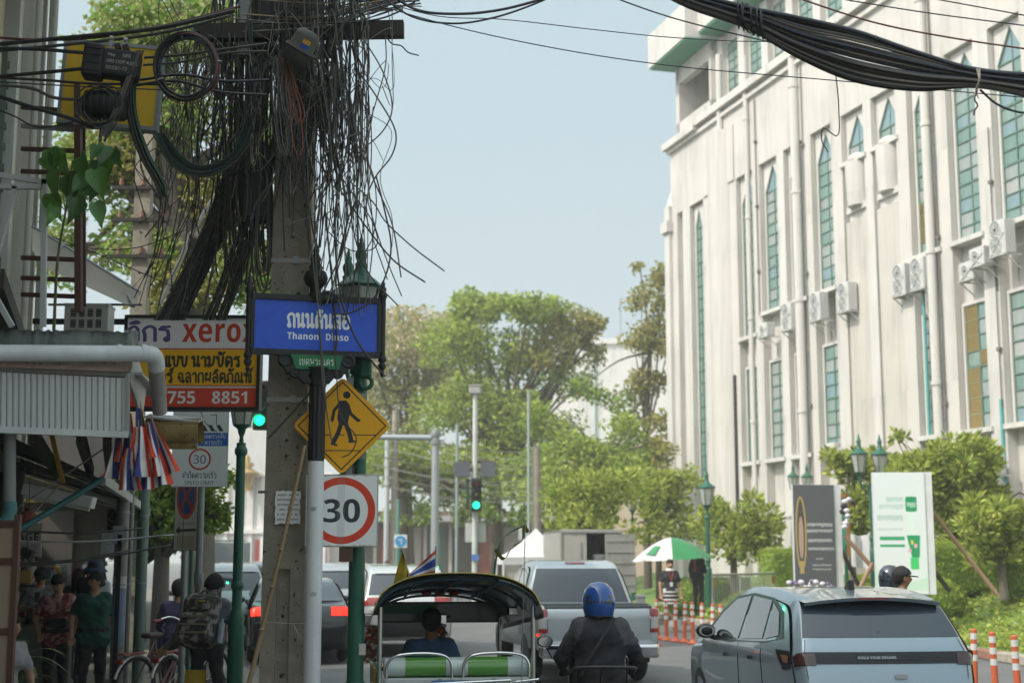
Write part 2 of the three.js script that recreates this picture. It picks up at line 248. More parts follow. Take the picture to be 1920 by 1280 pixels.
function gableWindow(x0, x1, y0, y1, gable, rows, cols, panes, louvre) {
  const w = part('window', OB), z = REC + .06, xm = (x0 + x1) / 2, F = [];
  F.push(span(x0 - .09, x0, y0, y1, REC, z + .09), span(x1, x1 + .09, y0, y1, REC, z + .09));
  if (!gable) F.push(span(x0 - .09, x1 + .09, y1, y1 + .1, REC, z + .09));
  mesh('surround', [F, span(x0 - .2, x1 + .2, y0 - .14, y0, REC, REC + .42)], trimM, w);
  const B = [], h = (y1 - y0) / rows; for (let i = 0; i <= rows; i++) B.push(span(x0, x1, y0 + i * h - (i % 4 ? .018 : .035), y0 + i * h + (i % 4 ? .018 : .035), z, z + .05));
  for (let j = 0; j <= cols; j++) { const x = x0 + (x1 - x0) * j / cols; B.push(span(x - .02, x + .02, y0, y1, z, z + .046)); }
  if (gable) { B.push(beam(V(x0, y1, z + .03), V(xm, gable, z + .03), .04, .06), beam(V(x1, y1, z + .03), V(xm, gable, z + .03), .04, .06), span(xm - .015, xm + .015, y1, gable, z, z + .04)); mesh('gable_pane', xf(plate([[x0, y1], [x1, y1], [xm, gable]], .02), [0, 0, z + .01]), paneMs[2 + Math.floor(rnd() * 2)], w); 
    mesh('gable_surround', [plate([[x0 - .1, y1 - .02], [x0, y1], [xm, gable], [xm, gable + .12], [x0 - .1, gable + .12]], .14), plate([[x1 + .1, y1 - .02], [x1 + .1, gable + .12], [xm, gable + .12], [xm, gable], [x1, y1]], .14)].map(g => xf(g, [0, 0, z + .02])), trimM, w); }
  mesh('glazing_bars', B, barM, w);
  if (!panes) { mesh('glass', span(x0, x1, y0, y1, z - .01, z + .012), paneMs[Math.floor(rnd() * 3)], w); return; }
  const pw = (x1 - x0) / cols - .05, g = metre(box(pw, h - .045, .014));
  for (let i = 0; i < rows; i++) for (let j = 0; j < cols; j++) {
    const cx = x0 + (x1 - x0) * (j + .5) / cols, cy = y0 + (i + .5) * h;
    if (louvre && louvre(i / rows, j)) { const S = []; for (let k = 0; k < 8; k++) S.push(box(pw, .012, .07, [cx, cy - h / 2 + (k + .5) * h / 8, z + .03], [.6, 0, 0])); mesh('louvre', [S, box(pw, h, .01, [cx, cy, z - .02])], louvreM, w); continue; }
    const o = mesh('pane', g, paneMs[Math.floor(rnd() * (rnd() < .3 ? 5 : 3))], w); o.position.set(cx, cy, z + .012); o.rotation.set(rr(-.03, .03), rr(-.03, .03), 0);
  }
}
bays.forEach((x, i) => {
  const near = i >= 1 && i <= 9, a = x + .14, b = x + BW - .06, blank = i === 4 || i === 5;
  if (blank) { // window only above a carved corbel, panelled pier below
    gableWindow(a, b, 15.2, 15.75, 16.75, 1, 2, true);
    mesh('corbel', [span(a - .12, b + .05, 15.0, 15.18, REC, -.1), xf(new THREE.CylinderGeometry(.52, .46, 1.5, 10), [(a + b) / 2, 14.3, REC + .1]), span(a - .05, b, 13.4, 13.62, REC, -.06), span(a - .02, b - .05, 13.15, 13.4, REC, -.16), ball(.42, [(a + b) / 2, 15.2, REC + .15], [1, .5, .8])], trimM, OB);
    mesh('pier_panel', span(a - .05, b, 3, 13.1, REC, REC + .3), wallM2, OB);
    return;
  }
  const lv = i === 6 ? ((t, j) => t < .34 && t > .0) : null, lv2 = i === 7 ? ((t, j) => (j === 0 && (t < .45 || t > .62)) || (j === 1 && t > .38 && t < .62)) : null;
  gableWindow(a, b, i === 0 ? 10.4 : 11.1, 15.75, 16.75, 11, 2, near, lv);
  gableWindow(a, b, 5.5, 9.15, 0, 8, 2, near && i > 1, lv2);
});
gableWindow(-16.3, -15.6, 3.5, 15.9, 16.7, 24, 2, false);
mesh('window_box', span(-15.6, -15.05, 0, 16.8, REC, REC + .1), wallM2, OB);
{ // storey under the roof, set back, with its eaves
  mesh('upper_storey', [span(-14.4, 26, 20.4, 24, -12, -.75)], wallM, OB);
  mesh('upper_ledge', [span(-14.5, 26, 20.42, 20.7, -.8, -.35)], trimM, OB);
  for (let x = -14.2; x < 24; x += 2.17) mesh('pilaster', span(x - .28, x + .28, 20.6, 23.7, -.76, -.5), trimM, OB);
  for (let k = 0; k < 8; k++) { const x = -13.7 + k * 2.17, w = part('window', OB), z = -.74; mesh('glass', span(x, x + 1.15, 20.9, 23.3, z - .02, z + .02), paneMs[k % 3], w); const B = []; for (let i = 0; i < 7; i++) B.push(span(x, x + 1.15, 20.88 + i * .4, 20.92 + i * .4, z, z + .05)); for (let j = 0; j < 3; j++) B.push(span(x + j * .56, x + j * .56 + .035, 20.9, 23.3, z, z + .046)); mesh('glazing_bars', B, barM, w); }
  mesh('roof_eaves', [span(-14.4, 26, 24, 25.2, -12, .35), span(-18.7, -14.4, 23.75, 25.3, -12, .95)], trimM, OB);
  mesh('eaves_soffit', [span(-14.4, 26, 23.9, 23.99, -.7, .3), span(-18.6, -14.4, 23.66, 23.74, -3, .9)], greenPaint, OB);
  mesh('loggia', [span(-18.3, -17.9, 20.3, 23.66, -3.4, -.2), span(-14.6, -14.4, 20.4, 23.66, -4, -.2), span(-18.3, -14.4, 20.3, 23.66, -4.2, -3.4), span(-18.2, -14.4, 22.9, 23.65, -.5, -.2), span(-18.3, -14.4, 20.26, 21.1, -.5, -.2)], wallM, OB);
  mesh('canopy', [box(2.6, .12, 1.5, [-6.3, 3.3, .7], [.16, 0, 0]), box(2.6, .12, 1.5, [4.8, 3.2, .7], [.16, 0, 0]), box(1.4, .2, .5, [-2.2, 5.2, .3])], mat([.5, .48, .45], .9, {}, streakT), OB);
}
OB.updateMatrixWorld(true);
const onFacade = (x, y, z) => OB.localToWorld(V(x, y, z));
{ // outdoor air-conditioning units hung on the facade
  const acW = mat([.6, .6, .585], .6, {}, streakT), acG = mat([.36, .37, .37], .7);
  function ac(w, h, tall) {
    const o = new THREE.Group(); mesh('casing', [rbox(w, h, .34, .02, [0, h / 2, .34]), box(w * .9, .02, .3, [0, h + .005, .34])], acW, o);
    for (const fy of tall ? [.28, .74] : [.5]) { const f = part('fan', o); mesh('fan_ring', xf(new THREE.TorusGeometry(Math.min(w, h) * .34, .02, 6, 20), [-w * .08, h * fy, .515]), acW, f); mesh('fan_blades', [xf(new THREE.CircleGeometry(Math.min(w, h) * .33, 18), [-w * .08, h * fy, .513]), ...[0, 1, 2, 3].map(k => box(.05, Math.min(w, h) * .6, .008, [-w * .08, h * fy, .52], [0, 0, k * .785]))], acG, f); }
    mesh('bracket', [box(w * 1.1, .03, .04, [0, -.02, .5]), ...[-.45, .45].map(s => box(.04, .04, .56, [w * s, -.03, .28])), ...[-.45, .45].map(s => beam(V(w * s, -.42, .02), V(w * s, -.04, .5), .03, .03)), ...[-.45, .45].map(s => beam(V(w * s, -.03, .52), V(-w * s, h * .6, .535), .02, .012))], acW, o);
    mesh('drip_stain', box(.06, .5, .02, [w * .3, -.5, .02]), soot, o);
    return o;
  }
  const small = ac(.72, .5, false), tall = ac(.76, .95, true);
  const L = [[-8.6, 10.0, 0, .0], [-6.85, 10.0, 1, -.1], [-4.65, 10.0, 1, -.1], [-2.75, 10.0, 1, -.15], [.7, 9.95, 1, -.2], [1.75, 9.95, 1, -.2], [4.2, 9.8, 0, -.3], [5.2, 10.0, 0, .0], [6.2, 10.1, 1, .0], [-4.3, 5.2, 0, -.3], [5.4, 4.1, 0, .1]];
  L.forEach(([x, y, t, z], i) => { const o = (t ? tall : small).clone(); o.name = numbered('air_conditioner'); scene.add(o); o.position.copy(onFacade(x, y, z)); o.rotation.y = OB.rotation.y; tag(o, t ? 'tall two-fan white air-conditioner unit on a bracket on the office wall' : 'small single-fan white air-conditioner unit on a bracket on the office wall', 'air conditioner', t ? 'tall air conditioners on the office wall' : 'small air conditioners on the office wall'); });
}

// ================================================================ vegetation
function leafCloud(clumps, size, palette, opt = {}) {
  const P = [], Nn = [], C = [], a = V(), b = V(), c = V(), d = V(), up = V(), side = V(), n = V();
  const tri = (p, q, r, col) => { n.copy(q).sub(p).cross(up.copy(r).sub(p)).normalize(); for (const k of [p, q, r]) { P.push(k.x, k.y, k.z); Nn.push(n.x, n.y, n.z); C.push(...col); } };
  for (const { c: ctr, r, n: count, k = 16, pal } of clumps) {
    const subs = []; for (let i = 0; i < k; i++) { const t = rr(0, 6.283), z = rr(-.75, 1), q = Math.sqrt(1 - z * z), m = Math.pow(rnd(), .4); subs.push(V(ctr[0] + Math.cos(t) * q * r[0] * m, ctr[1] + z * r[1] * m, ctr[2] + Math.sin(t) * q * r[2] * m)); }
    const pl = pal ?? palette, sr = Math.min(...r) * (opt.spread ?? .42);
    for (let i = 0; i < count; i++) {
      const s = subs[Math.floor(rnd() * subs.length)], dir = V(rr(-1, 1), rr(-1, 1) * .8, rr(-1, 1));
      if (dir.lengthSq() > 1) dir.normalize(); const o = s.clone().addScaledVector(dir, sr * (opt.rosette ? .9 : 1));
      const L = size * rr(.6, 1.25), w = L * (opt.w ?? .5), ax = opt.rosette ? dir.clone().normalize().add(V(0, .3, 0)).normalize() : V(rr(-1, 1), rr(-.9, .5), rr(-1, 1)).normalize();
      side.set(rr(-1, 1), rr(-.4, .4), rr(-1, 1)).cross(ax).normalize(); const lift = V().copy(ax).cross(side).multiplyScalar(w * .18);
      a.copy(o); c.copy(o).addScaledVector(ax, L); b.copy(o).addScaledVector(ax, L * .5).addScaledVector(side, w / 2).add(lift); d.copy(o).addScaledVector(ax, L * .5).addScaledVector(side, -w / 2).add(lift);
      const q = pl[Math.floor(rnd() * pl.length)], v = rr(.75, 1.25), col = [q[0] * v, q[1] * v, q[2] * v];
      tri(a, b, c, col); tri(a, c, d, col);
    }
  }
  const g = new THREE.BufferGeometry(); g.setAttribute('position', new THREE.Float32BufferAttribute(P, 3)); g.setAttribute('normal', new THREE.Float32BufferAttribute(Nn, 3)); g.setAttribute('color', new THREE.Float32BufferAttribute(C, 3)); g.setAttribute('uv', new THREE.Float32BufferAttribute(new Float32Array(P.length / 3 * 2), 2)); return g;
}
const leafMat = new THREE.MeshPhysicalMaterial({ vertexColors: true, roughness: .85, specularIntensity: .35, transmission: .48, thickness: 0, side: THREE.DoubleSide });
const barkM = mat([.13, .1, .075], .95, { bumpMap: bumpT, bumpScale: .03 }, streakT), barkGrey = mat([.22, .19, .16], .95, { bumpMap: bumpT, bumpScale: .03 }, streakT);
const GRN = { fresh: [[.3, .4, .055], [.37, .46, .075], [.2, .29, .045], [.43, .5, .11]], mid: [[.2, .3, .05], [.26, .37, .065], [.33, .42, .085], [.13, .21, .035]], olive: [[.32, .32, .075], [.39, .36, .1], [.24, .27, .055], [.42, .38, .14]], dark: [[.1, .17, .035], [.13, .22, .045], [.16, .25, .05]], pink: [[.68, .54, .43], [.58, .48, .35], [.37, .42, .12], [.32, .39, .09], [.48, .46, .2]], bush: [[.38, .45, .075], [.48, .53, .1], [.25, .33, .05], [.53, .55, .15], [.17, .24, .04]], hedge: [[.31, .41, .055], [.38, .47, .075], [.23, .32, .045]] };
function tree(name, label, base, trunkPts, trunkR, clumps, size, palette, opt = {}) {
  const o = thing(name, label, 'tree', base, 0, opt.group), rel = p => V(p[0], p[1], p[2]), G = [taper(trunkPts.map(rel), trunkR, 12, 9)];
  const end = rel(trunkPts[trunkPts.length - 1]), fork = rel(trunkPts[Math.max(1, trunkPts.length - 2)]);
  clumps.forEach(cl => { const c = V(...cl.c), r0 = trunkR[trunkR.length - 1] * .8; for (let k = 0; k < (opt.limbs ?? 3); k++) { const s = (k % 2 ? end : fork).clone(), e = V(c.x + rr(-.7, .7) * cl.r[0], c.y + rr(-.5, .6) * cl.r[1], c.z + rr(-.7, .7) * cl.r[2]); const m = s.clone().lerp(e, .5).add(V(rr(-.3, .3), rr(.0, .5), rr(-.3, .3))); G.push(taper([s, m, e], [r0, r0 * .6, r0 * .2], 7, 5)); } });
  mesh('trunk', G, opt.bark ?? barkM, o);
  const cr = mesh('crown', leafCloud(clumps, size, palette, opt), leafMat, o, true); cr.userData.kind = 'stuff'; return o;
}
// place a tree from the photograph: crown clumps given as [px, py, rx px, ry px, count], all d metres away
function placed(name, label, px, d, trunk, tr, cl, size, pal, opt = {}) {
  const base = onRoad(px, d, opt.y ?? 0), m = d / FPX, loc = (x, y, dz = 0) => { const q = at(x, y, d); return [q.x - base.x, q.y - base.y, dz]; };
  return tree(name, label, base, trunk.map((t, i) => i === 0 ? [0, 0, 0] : loc(...t)), tr, cl.map(([x, y, rx, ry, n, p, k]) => ({ c: loc(x, y, rr(-.8, .8) * m * rx * .4), r: [rx * m, ry * m, Math.max(rx, ry) * m * .8], n, pal: p, k: k ?? Math.round(10 + n / 110) })), size, pal, opt);
}
placed('pink_blossom_tree', 'tall tree with pale pink blossom and thin green leaves beyond the crossing', 770, 74, [[770, 1000], [765, 900], [775, 780]], [.3, .24, .15], [[735, 650, 85, 55, 3000], [800, 625, 80, 50, 3200, GRN.pink], [715, 750, 75, 80, 2300, GRN.olive], [800, 730, 95, 70, 3000, GRN.olive], [745, 850, 90, 55, 2300, GRN.olive], [850, 610, 60, 35, 900, GRN.pink], [760, 590, 50, 22, 500], [700, 680, 40, 40, 700]], .26, GRN.pink, { spread: .5 });
placed('rain_tree', 'broad green spreading tree beside the street light beyond the crossing', 935, 70, [[935, 1000], [930, 900], [960, 780]], [.38, .3, .18], [[895, 580, 60, 32, 2000, GRN.fresh], [985, 590, 85, 32, 2900, GRN.fresh], [1070, 622, 65, 40, 2200, GRN.olive], [860, 650, 70, 50, 2400, GRN.fresh], [950, 670, 80, 50, 2400, GRN.fresh], [1030, 670, 60, 40, 1300, GRN.olive], [850, 760, 85, 60, 2800, GRN.fresh], [945, 780, 80, 55, 2600, GRN.fresh], [1010, 810, 85, 50, 2600, GRN.fresh], [1060, 720, 55, 40, 900, GRN.mid], [900, 880, 110, 45, 2600, GRN.fresh], [1105, 660, 30, 22, 350, GRN.olive], [1015, 890, 70, 40, 1500, GRN.mid], [1120, 605, 18, 14, 100, GRN.olive]], .27, GRN.mid, { spread: .5 });
placed('slender_tree', 'thin open olive-leaved tree against the white building at the office corner', 1215, 66, [[1215, 980], [1212, 820], [1220, 660]], [.2, .15, .08], [[1215, 560, 45, 40, 700], [1235, 640, 40, 50, 900], [1190, 640, 40, 30, 420], [1225, 730, 45, 40, 800], [1195, 500, 14, 14, 60], [1240, 520, 22, 30, 300], [1170, 760, 50, 30, 420, GRN.mid], [1150, 840, 60, 40, 900, GRN.mid], [1100, 740, 50, 30, 380, GRN.mid], [1235, 800, 28, 40, 420]], .26, GRN.olive, { spread: .55, limbs: 2 });
placed('dark_tree', 'dense green tree behind the far signal and canopy tent', 760, 66, [[760, 1010], [755, 900]], [.3, .2], [[720, 870, 70, 55, 2300, GRN.fresh], [790, 880, 80, 50, 2400, GRN.fresh], [870, 905, 70, 45, 1900, GRN.mid], [800, 960, 80, 35, 900], [1000, 900, 70, 50, 1900, GRN.fresh], [930, 955, 80, 40, 1600, GRN.mid]], .26, GRN.mid);
placed('garden_tree', 'wide low yellow-green tree filling the gap before the white block', 1130, 60, [[1130, 1010], [1128, 940], [1135, 880]], [.16, .12, .09], [[1060, 850, 60, 38, 1300], [1125, 880, 65, 40, 1700], [1195, 880, 55, 38, 1300], [1240, 850, 30, 35, 600, GRN.olive], [1040, 930, 55, 40, 1200], [1165, 800, 45, 28, 420], [1020, 780, 40, 30, 420]], .24, GRN.fresh, { spread: .55 });
for (const [x, d, cl, nm, lb] of [
  [1110, 47, [[1080, 930, 55, 45, 1600], [1140, 920, 60, 50, 1900], [1120, 980, 65, 40, 1500], [1060, 985, 30, 35, 600]], 'pruned_tree', 'round bushy yellow-green tree right behind the small box truck'],
  [1235, 49, [[1210, 920, 60, 45, 1800], [1270, 930, 45, 45, 1300], [1240, 985, 70, 40, 1700], [1290, 900, 25, 25, 300]], 'pruned_tree', 'bushy yellow-green tree rising behind the white and green umbrella'],
  [1375, 45, [[1345, 985, 45, 45, 1400], [1405, 975, 50, 45, 1700], [1375, 1030, 60, 35, 1300], [1430, 1010, 25, 30, 500]], 'pruned_tree', 'round yellow-green tree beside the teal lamp post by the barricade']])
  placed(nm, lb, x, d, [[x, 1040], [x, 990]], [.12, .09], cl, .2, GRN.bush, { rosette: true, spread: .4, y: 0.4, w: .42, group: 'pruned yellow-green trees on the lawn' });
for (const [x, d, cl, lb] of [
  [1600, 41, [[1580, 868, 45, 24, 1100], [1640, 885, 50, 38, 1700], [1610, 960, 50, 45, 1500], [1590, 1020, 45, 35, 1000], [1550, 1000, 30, 40, 700]], 'leafy tree between the dark memorial board and the white poster board'],
  [1775, 37, [[1715, 895, 60, 50, 2200], [1785, 870, 72, 52, 3200], [1840, 915, 48, 50, 1800], [1775, 950, 85, 50, 2800], [1730, 1000, 50, 45, 1400], [1685, 820, 18, 10, 90], [1830, 1000, 50, 45, 1500]], 'large leafy frangipani tree rising behind the white poster board'],
  [1880, 33, [[1845, 975, 60, 40, 2000], [1912, 985, 55, 55, 2400], [1870, 1025, 55, 40, 1600]], 'low leafy frangipani tree near the edge of the lawn hedge']])
  placed('frangipani_tree', lb, x, d, [[x, 1060], [x - 4, 1000], [x, 950]], [.11, .08, .06], cl, .22, GRN.bush, { rosette: true, spread: .34, y: .9, w: .36, bark: barkGrey });
function hedge(name, label, px, d, w, h, dep, round, pal = GRN.hedge, yb) {
  const b = onRoad(px, d, 0); b.y = yb ?? lawnY(b.x, b.z) - .05; const o = thing(name, label, 'hedge', b, STREET, 'clipped hedges on the lawn');
  mesh('core', round ? ball(1, [0, h * .5, 0], [w * .46, h * .47, dep * .46], 18) : rbox(w * .96, h * .96, dep * .96, .12, [0, h * .48, 0]), mat([.24, .35, .06], 1, {}, leafT), o);
  const n = Math.round((w * h + w * dep + h * dep) * 950), cl = []; const P = [];
  for (let i = 0; i < n; i++) { let q; if (round) { const t = rr(0, 6.283), z = rr(-.9, 1), s = Math.sqrt(1 - z * z); q = [Math.cos(t) * s * w / 2, h / 2 + z * h / 2, Math.sin(t) * s * dep / 2]; } else { const f = rnd() * (w * h * 2 + w * dep + h * dep * 2); q = f < w * h * 2 ? [rr(-w / 2, w / 2), rr(0, h), (rnd() < .5 ? -1 : 1) * dep / 2] : f < w * h * 2 + w * dep ? [rr(-w / 2, w / 2), h, rr(-dep / 2, dep / 2)] : [(rnd() < .5 ? -1 : 1) * w / 2, rr(0, h), rr(-dep / 2, dep / 2)]; } P.push({ c: q, r: [.05, .05, .05], n: 1, k: 1 }); }
  const l = mesh('foliage', leafCloud(P, .085, pal, { spread: 1 }), leafMat, o, true); l.userData.kind = 'stuff'; return o;
}
hedge('box_hedge', 'long clipped hedge wall behind the white poster board and slanting bamboo', 1850, 35.5, 3.6, 1.15, .9, false);
hedge('round_hedge', 'rounded clipped bush beside the white poster board', 1760, 33.5, 1.1, .95, .9, true);
hedge('round_hedge', 'large rounded bush at the end of the long hedge', 1912, 33.5, 1.1, 1.0, 1.0, true);
hedge('box_hedge', 'square hedge next to the dark memorial board', 1465, 42, 1.0, 1.55, .9, false);
hedge('round_hedge', 'small domed bush behind the steel barricade', 1400, 40, 1.15, .75, .8, true);
hedge('round_hedge', 'domed bush directly behind the standing woman', 1285, 42, 1.0, 1.0, .8, true, GRN.mid);
hedge('box_hedge', 'low hedge behind the green half of the umbrella', 1330, 47, 2.4, .9, .8, false, GRN.dark);
{ // creeping ground cover over the slope
  const cl = []; for (let i = 0; i < 20000; i++) { const u = rr(.18, .75), v = Math.pow(rnd(), 1.3) * .5 + .012, q = lawnAt(u, v); cl.push({ c: [q[0], q[1] + .03, q[2]], r: [.06, .04, .06], n: 2, k: 1, pal: rnd() < .04 ? [[.5, .38, .1], [.5, .46, .4]] : rnd() < .6 ? GRN.bush : GRN.fresh }); }
  const o = mesh('ground_cover', leafCloud(cl, .13, GRN.fresh, { spread: 1 }), leafMat, null, true); tag(o, 'low creeping plants and grass covering the lawn slope', 'ground cover', null, 'stuff');
}
// street trees behind the wires
placed('street_tree', 'big street tree with thick forked trunk behind the hanging cables', 375, 27, [[375, 900], [372, 640], [352, 470], [330, 330]], [.34, .3, .32, .2], [[300, 40, 120, 80, 3600], [230, 120, 90, 80, 2600], [400, 60, 90, 80, 2200], [140, 320, 100, 90, 2800], [240, 290, 90, 90, 2400, GRN.olive], [110, 470, 60, 70, 1100], [310, 230, 100, 80, 2200], [430, 380, 90, 90, 2800, GRN.olive], [460, 520, 65, 80, 2400], [260, 470, 80, 70, 1700], [340, 555, 90, 50, 1600, GRN.olive], [480, 250, 70, 90, 1500]], .16, [[.2, .34, .06], [.27, .4, .08], [.34, .38, .12], [.42, .42, .18]], { spread: .55, bark: barkGrey });
placed('street_tree', 'low shady street tree over the footpath behind the speed limit sign', 305, 22, [[305, 1200], [303, 1050], [310, 960]], [.16, .13, .1], [[300, 930, 55, 45, 1500], [370, 900, 60, 40, 1300], [390, 960, 40, 40, 800], [330, 985, 60, 30, 900]], .13, GRN.mid, { spread: .5, bark: barkGrey });

// ================================================================ concrete utility pole and what hangs on it
const PD = 12, pole0 = at(531, 1280, PD);
const UP = thing('utility_pole', 'weathered concrete utility pole smothered in black cables with a timber crossarm', 'utility pole', [pole0.x, .15, -PD]);
const yAt = (py, d = PD) => at(540, py, d).y - .15;
{
  const H = 9.2, w0 = .37, w1 = .27, d0 = .3, ySlot = yAt(1066);
  const tp = (x0, x1, y0, y1, z0, z1) => { const g = new THREE.BoxGeometry(1, 1, 1, 1, 12, 1), p = g.attributes.position; for (let i = 0; i < p.count; i++) { const y = y0 + (p.getY(i) + .5) * (y1 - y0), k = 1 + (w1 / w0 - 1) * y / H; p.setXYZ(i, (p.getX(i) < 0 ? x0 : x1) * k, y, (p.getZ(i) < 0 ? z0 : z1) * k); } g.computeVertexNormals(); return g; };
  mesh('shaft', [tp(-w0 / 2, w0 / 2, 0, H, -d0 / 2, d0 / 2 - .045), tp(-w0 / 2 + .004, w0 / 2 - .004, ySlot, H, d0 / 2 - .046, d0 / 2), tp(-w0 / 2 + .004, -.055, 0, ySlot, d0 / 2 - .046, d0 / 2), tp(.06, w0 / 2 - .004, 0, ySlot, d0 / 2 - .046, d0 / 2)], concrete, UP);
  const hole = cyl(.014, .014, .006, 12, [0, 0, 0], [Math.PI / 2, 0, 0]);
  for (const [px, py] of [[539, 766], [538, 826], [537, 855], [536, 944], [536, 1004], [529, 1155], [526, 1268], [540, 700]]) { const q = at(px, py, PD - .12); const o = mesh('bolt_hole_disc', hole.clone(), black, UP); o.position.set(q.x - pole0.x, q.y - .15, (1 + (w1 / w0 - 1) * (q.y - .15) / H) * d0 / 2 + (py > 1066 ? -.044 : .001)); }  // flat black discs paint the shade inside the bolt holes
  for (const py of [752, 494]) { const y = yAt(py), k = 1 + (w1 / w0 - 1) * y / H; mesh('metal_band', [span(-w0 / 2 * k - .004, w0 / 2 * k + .004, y - .018, y + .018, -d0 / 2 * k - .004, d0 / 2 * k + .004), box(.05, .06, .03, [.05, y, d0 / 2 * k + .012])], steel, UP); }
  mesh('step_bolt', bar(V(-w0 / 2 - .06, yAt(922), 0), V(-w0 / 2 + .02, yAt(922), 0), .012), greySteel, UP);
  const ca = part('crossarm', UP);
  const A = at(365, 62, PD - .3), B = at(757, 55, PD - .32);
  mesh('timber', beam(V(A.x - pole0.x, A.y - .15, .3), V(B.x - pole0.x, B.y - .15, .32), .1, .135), woodDark, ca);
  mesh('brace', [beam(V(-.35, yAt(150), .2), V(.45, yAt(60), .3), .03, .05), box(.09, .9, .05, [-.42, yAt(30), .26]), box(.07, .5, .05, [.2, yAt(10), .3])], greySteel, ca);
  const A2 = at(395, 98, PD + .25), B2 = at(620, 96, PD + .25); mesh('rear_arm', beam(V(A2.x - pole0.x, A2.y - .15, -.25), V(B2.x - pole0.x, B2.y - .15, -.25), .1, .1), woodDark, UP);
}
{ // handbill pasted on the pole, and the cord tied round it
  const m = printMat(128, 176, (g, w, h) => { g.fillStyle = '#eef0f1'; g.fillRect(0, 0, w, h); g.strokeStyle = '#4a4d55'; g.lineWidth = 2; for (let r = 0; r < 6; r++) for (let k = 0; k < 11; k++) { if (hash2(k, r, 5) < .15) continue; const x = 10 + k * 10, y = 22 + r * 26; g.beginPath(); g.ellipse(x + 4, y, 2 + 2.5 * hash2(k, r, 1), 3 + 2 * hash2(k, r, 2), 0, hash2(k, r, 3) * 3, 4 + hash2(k, r, 4) * 2); g.stroke(); g.beginPath(); g.moveTo(x + 7, y - 5); g.lineTo(x + 7, y + 5); g.stroke(); } });
  const a = at(517, 920, PD - .16), b = at(562, 982, PD - .16), w = b.x - a.x, h = a.y - b.y, pts = []; const n = 40; for (let i = 0; i < n; i++) { const t = i / n * 4, s = Math.floor(t), f = t - s, j = rr(-.006, .006); pts.push(s === 0 ? [f * w, j] : s === 1 ? [w + j, -f * h] : s === 2 ? [w - f * w, -h + j] : [j, -h + f * h]); }
  const g = new THREE.ShapeGeometry(new THREE.Shape(pts.map(p => new THREE.Vector2(p[0], p[1])))), u = g.attributes.uv, q = g.attributes.position; for (let i = 0; i < q.count; i++) u.setXY(i, q.getX(i) / w, 1 + q.getY(i) / h);
  const o = mesh('paper_notice', g, m, null, true); o.position.set(a.x, a.y, a.z + .014); tag(o, 'torn white handwritten notice pasted on the concrete pole', 'notice');
  const cord = thing('tied_cord', 'thin pale cord tied round the concrete pole with frayed ends', 'cord'); const c = at(525, 1170, PD - .2);
  mesh('loop', tube([at(478, 1168, PD - .1), at(500, 1166, PD - .19), at(545, 1169, PD - .2), at(575, 1168, PD - .25)], .0035, 14, 5), mat([.6, .5, .5], .8), cord);
  for (let k = 0; k < 4; k++) mesh('frayed_end', tube([at(550, 1169, PD - .2), at(552 + k * 3, 1180 + k * 4, PD - .21), at(546 + k * 6, 1190 + k * 5, PD - .2)], .002, 6, 4), mat([.6, .5, .5], .8), cord);
}
{ const o = mesh('bamboo_pole', [taper([at(571, 835, 11.45), at(520, 1060, 11.5), at(462, 1300, 11.55)], [.015, .017, .02], 12, 9), ...[880, 950, 1030, 1100, 1180].map(y => ball(.021, at(571 - (y - 835) * .234, y, 11.47).toArray(), [1, .5, 1], 8))], bamboo); tag(o, 'thin tan bamboo stick leaning against the concrete pole', 'bamboo pole'); }

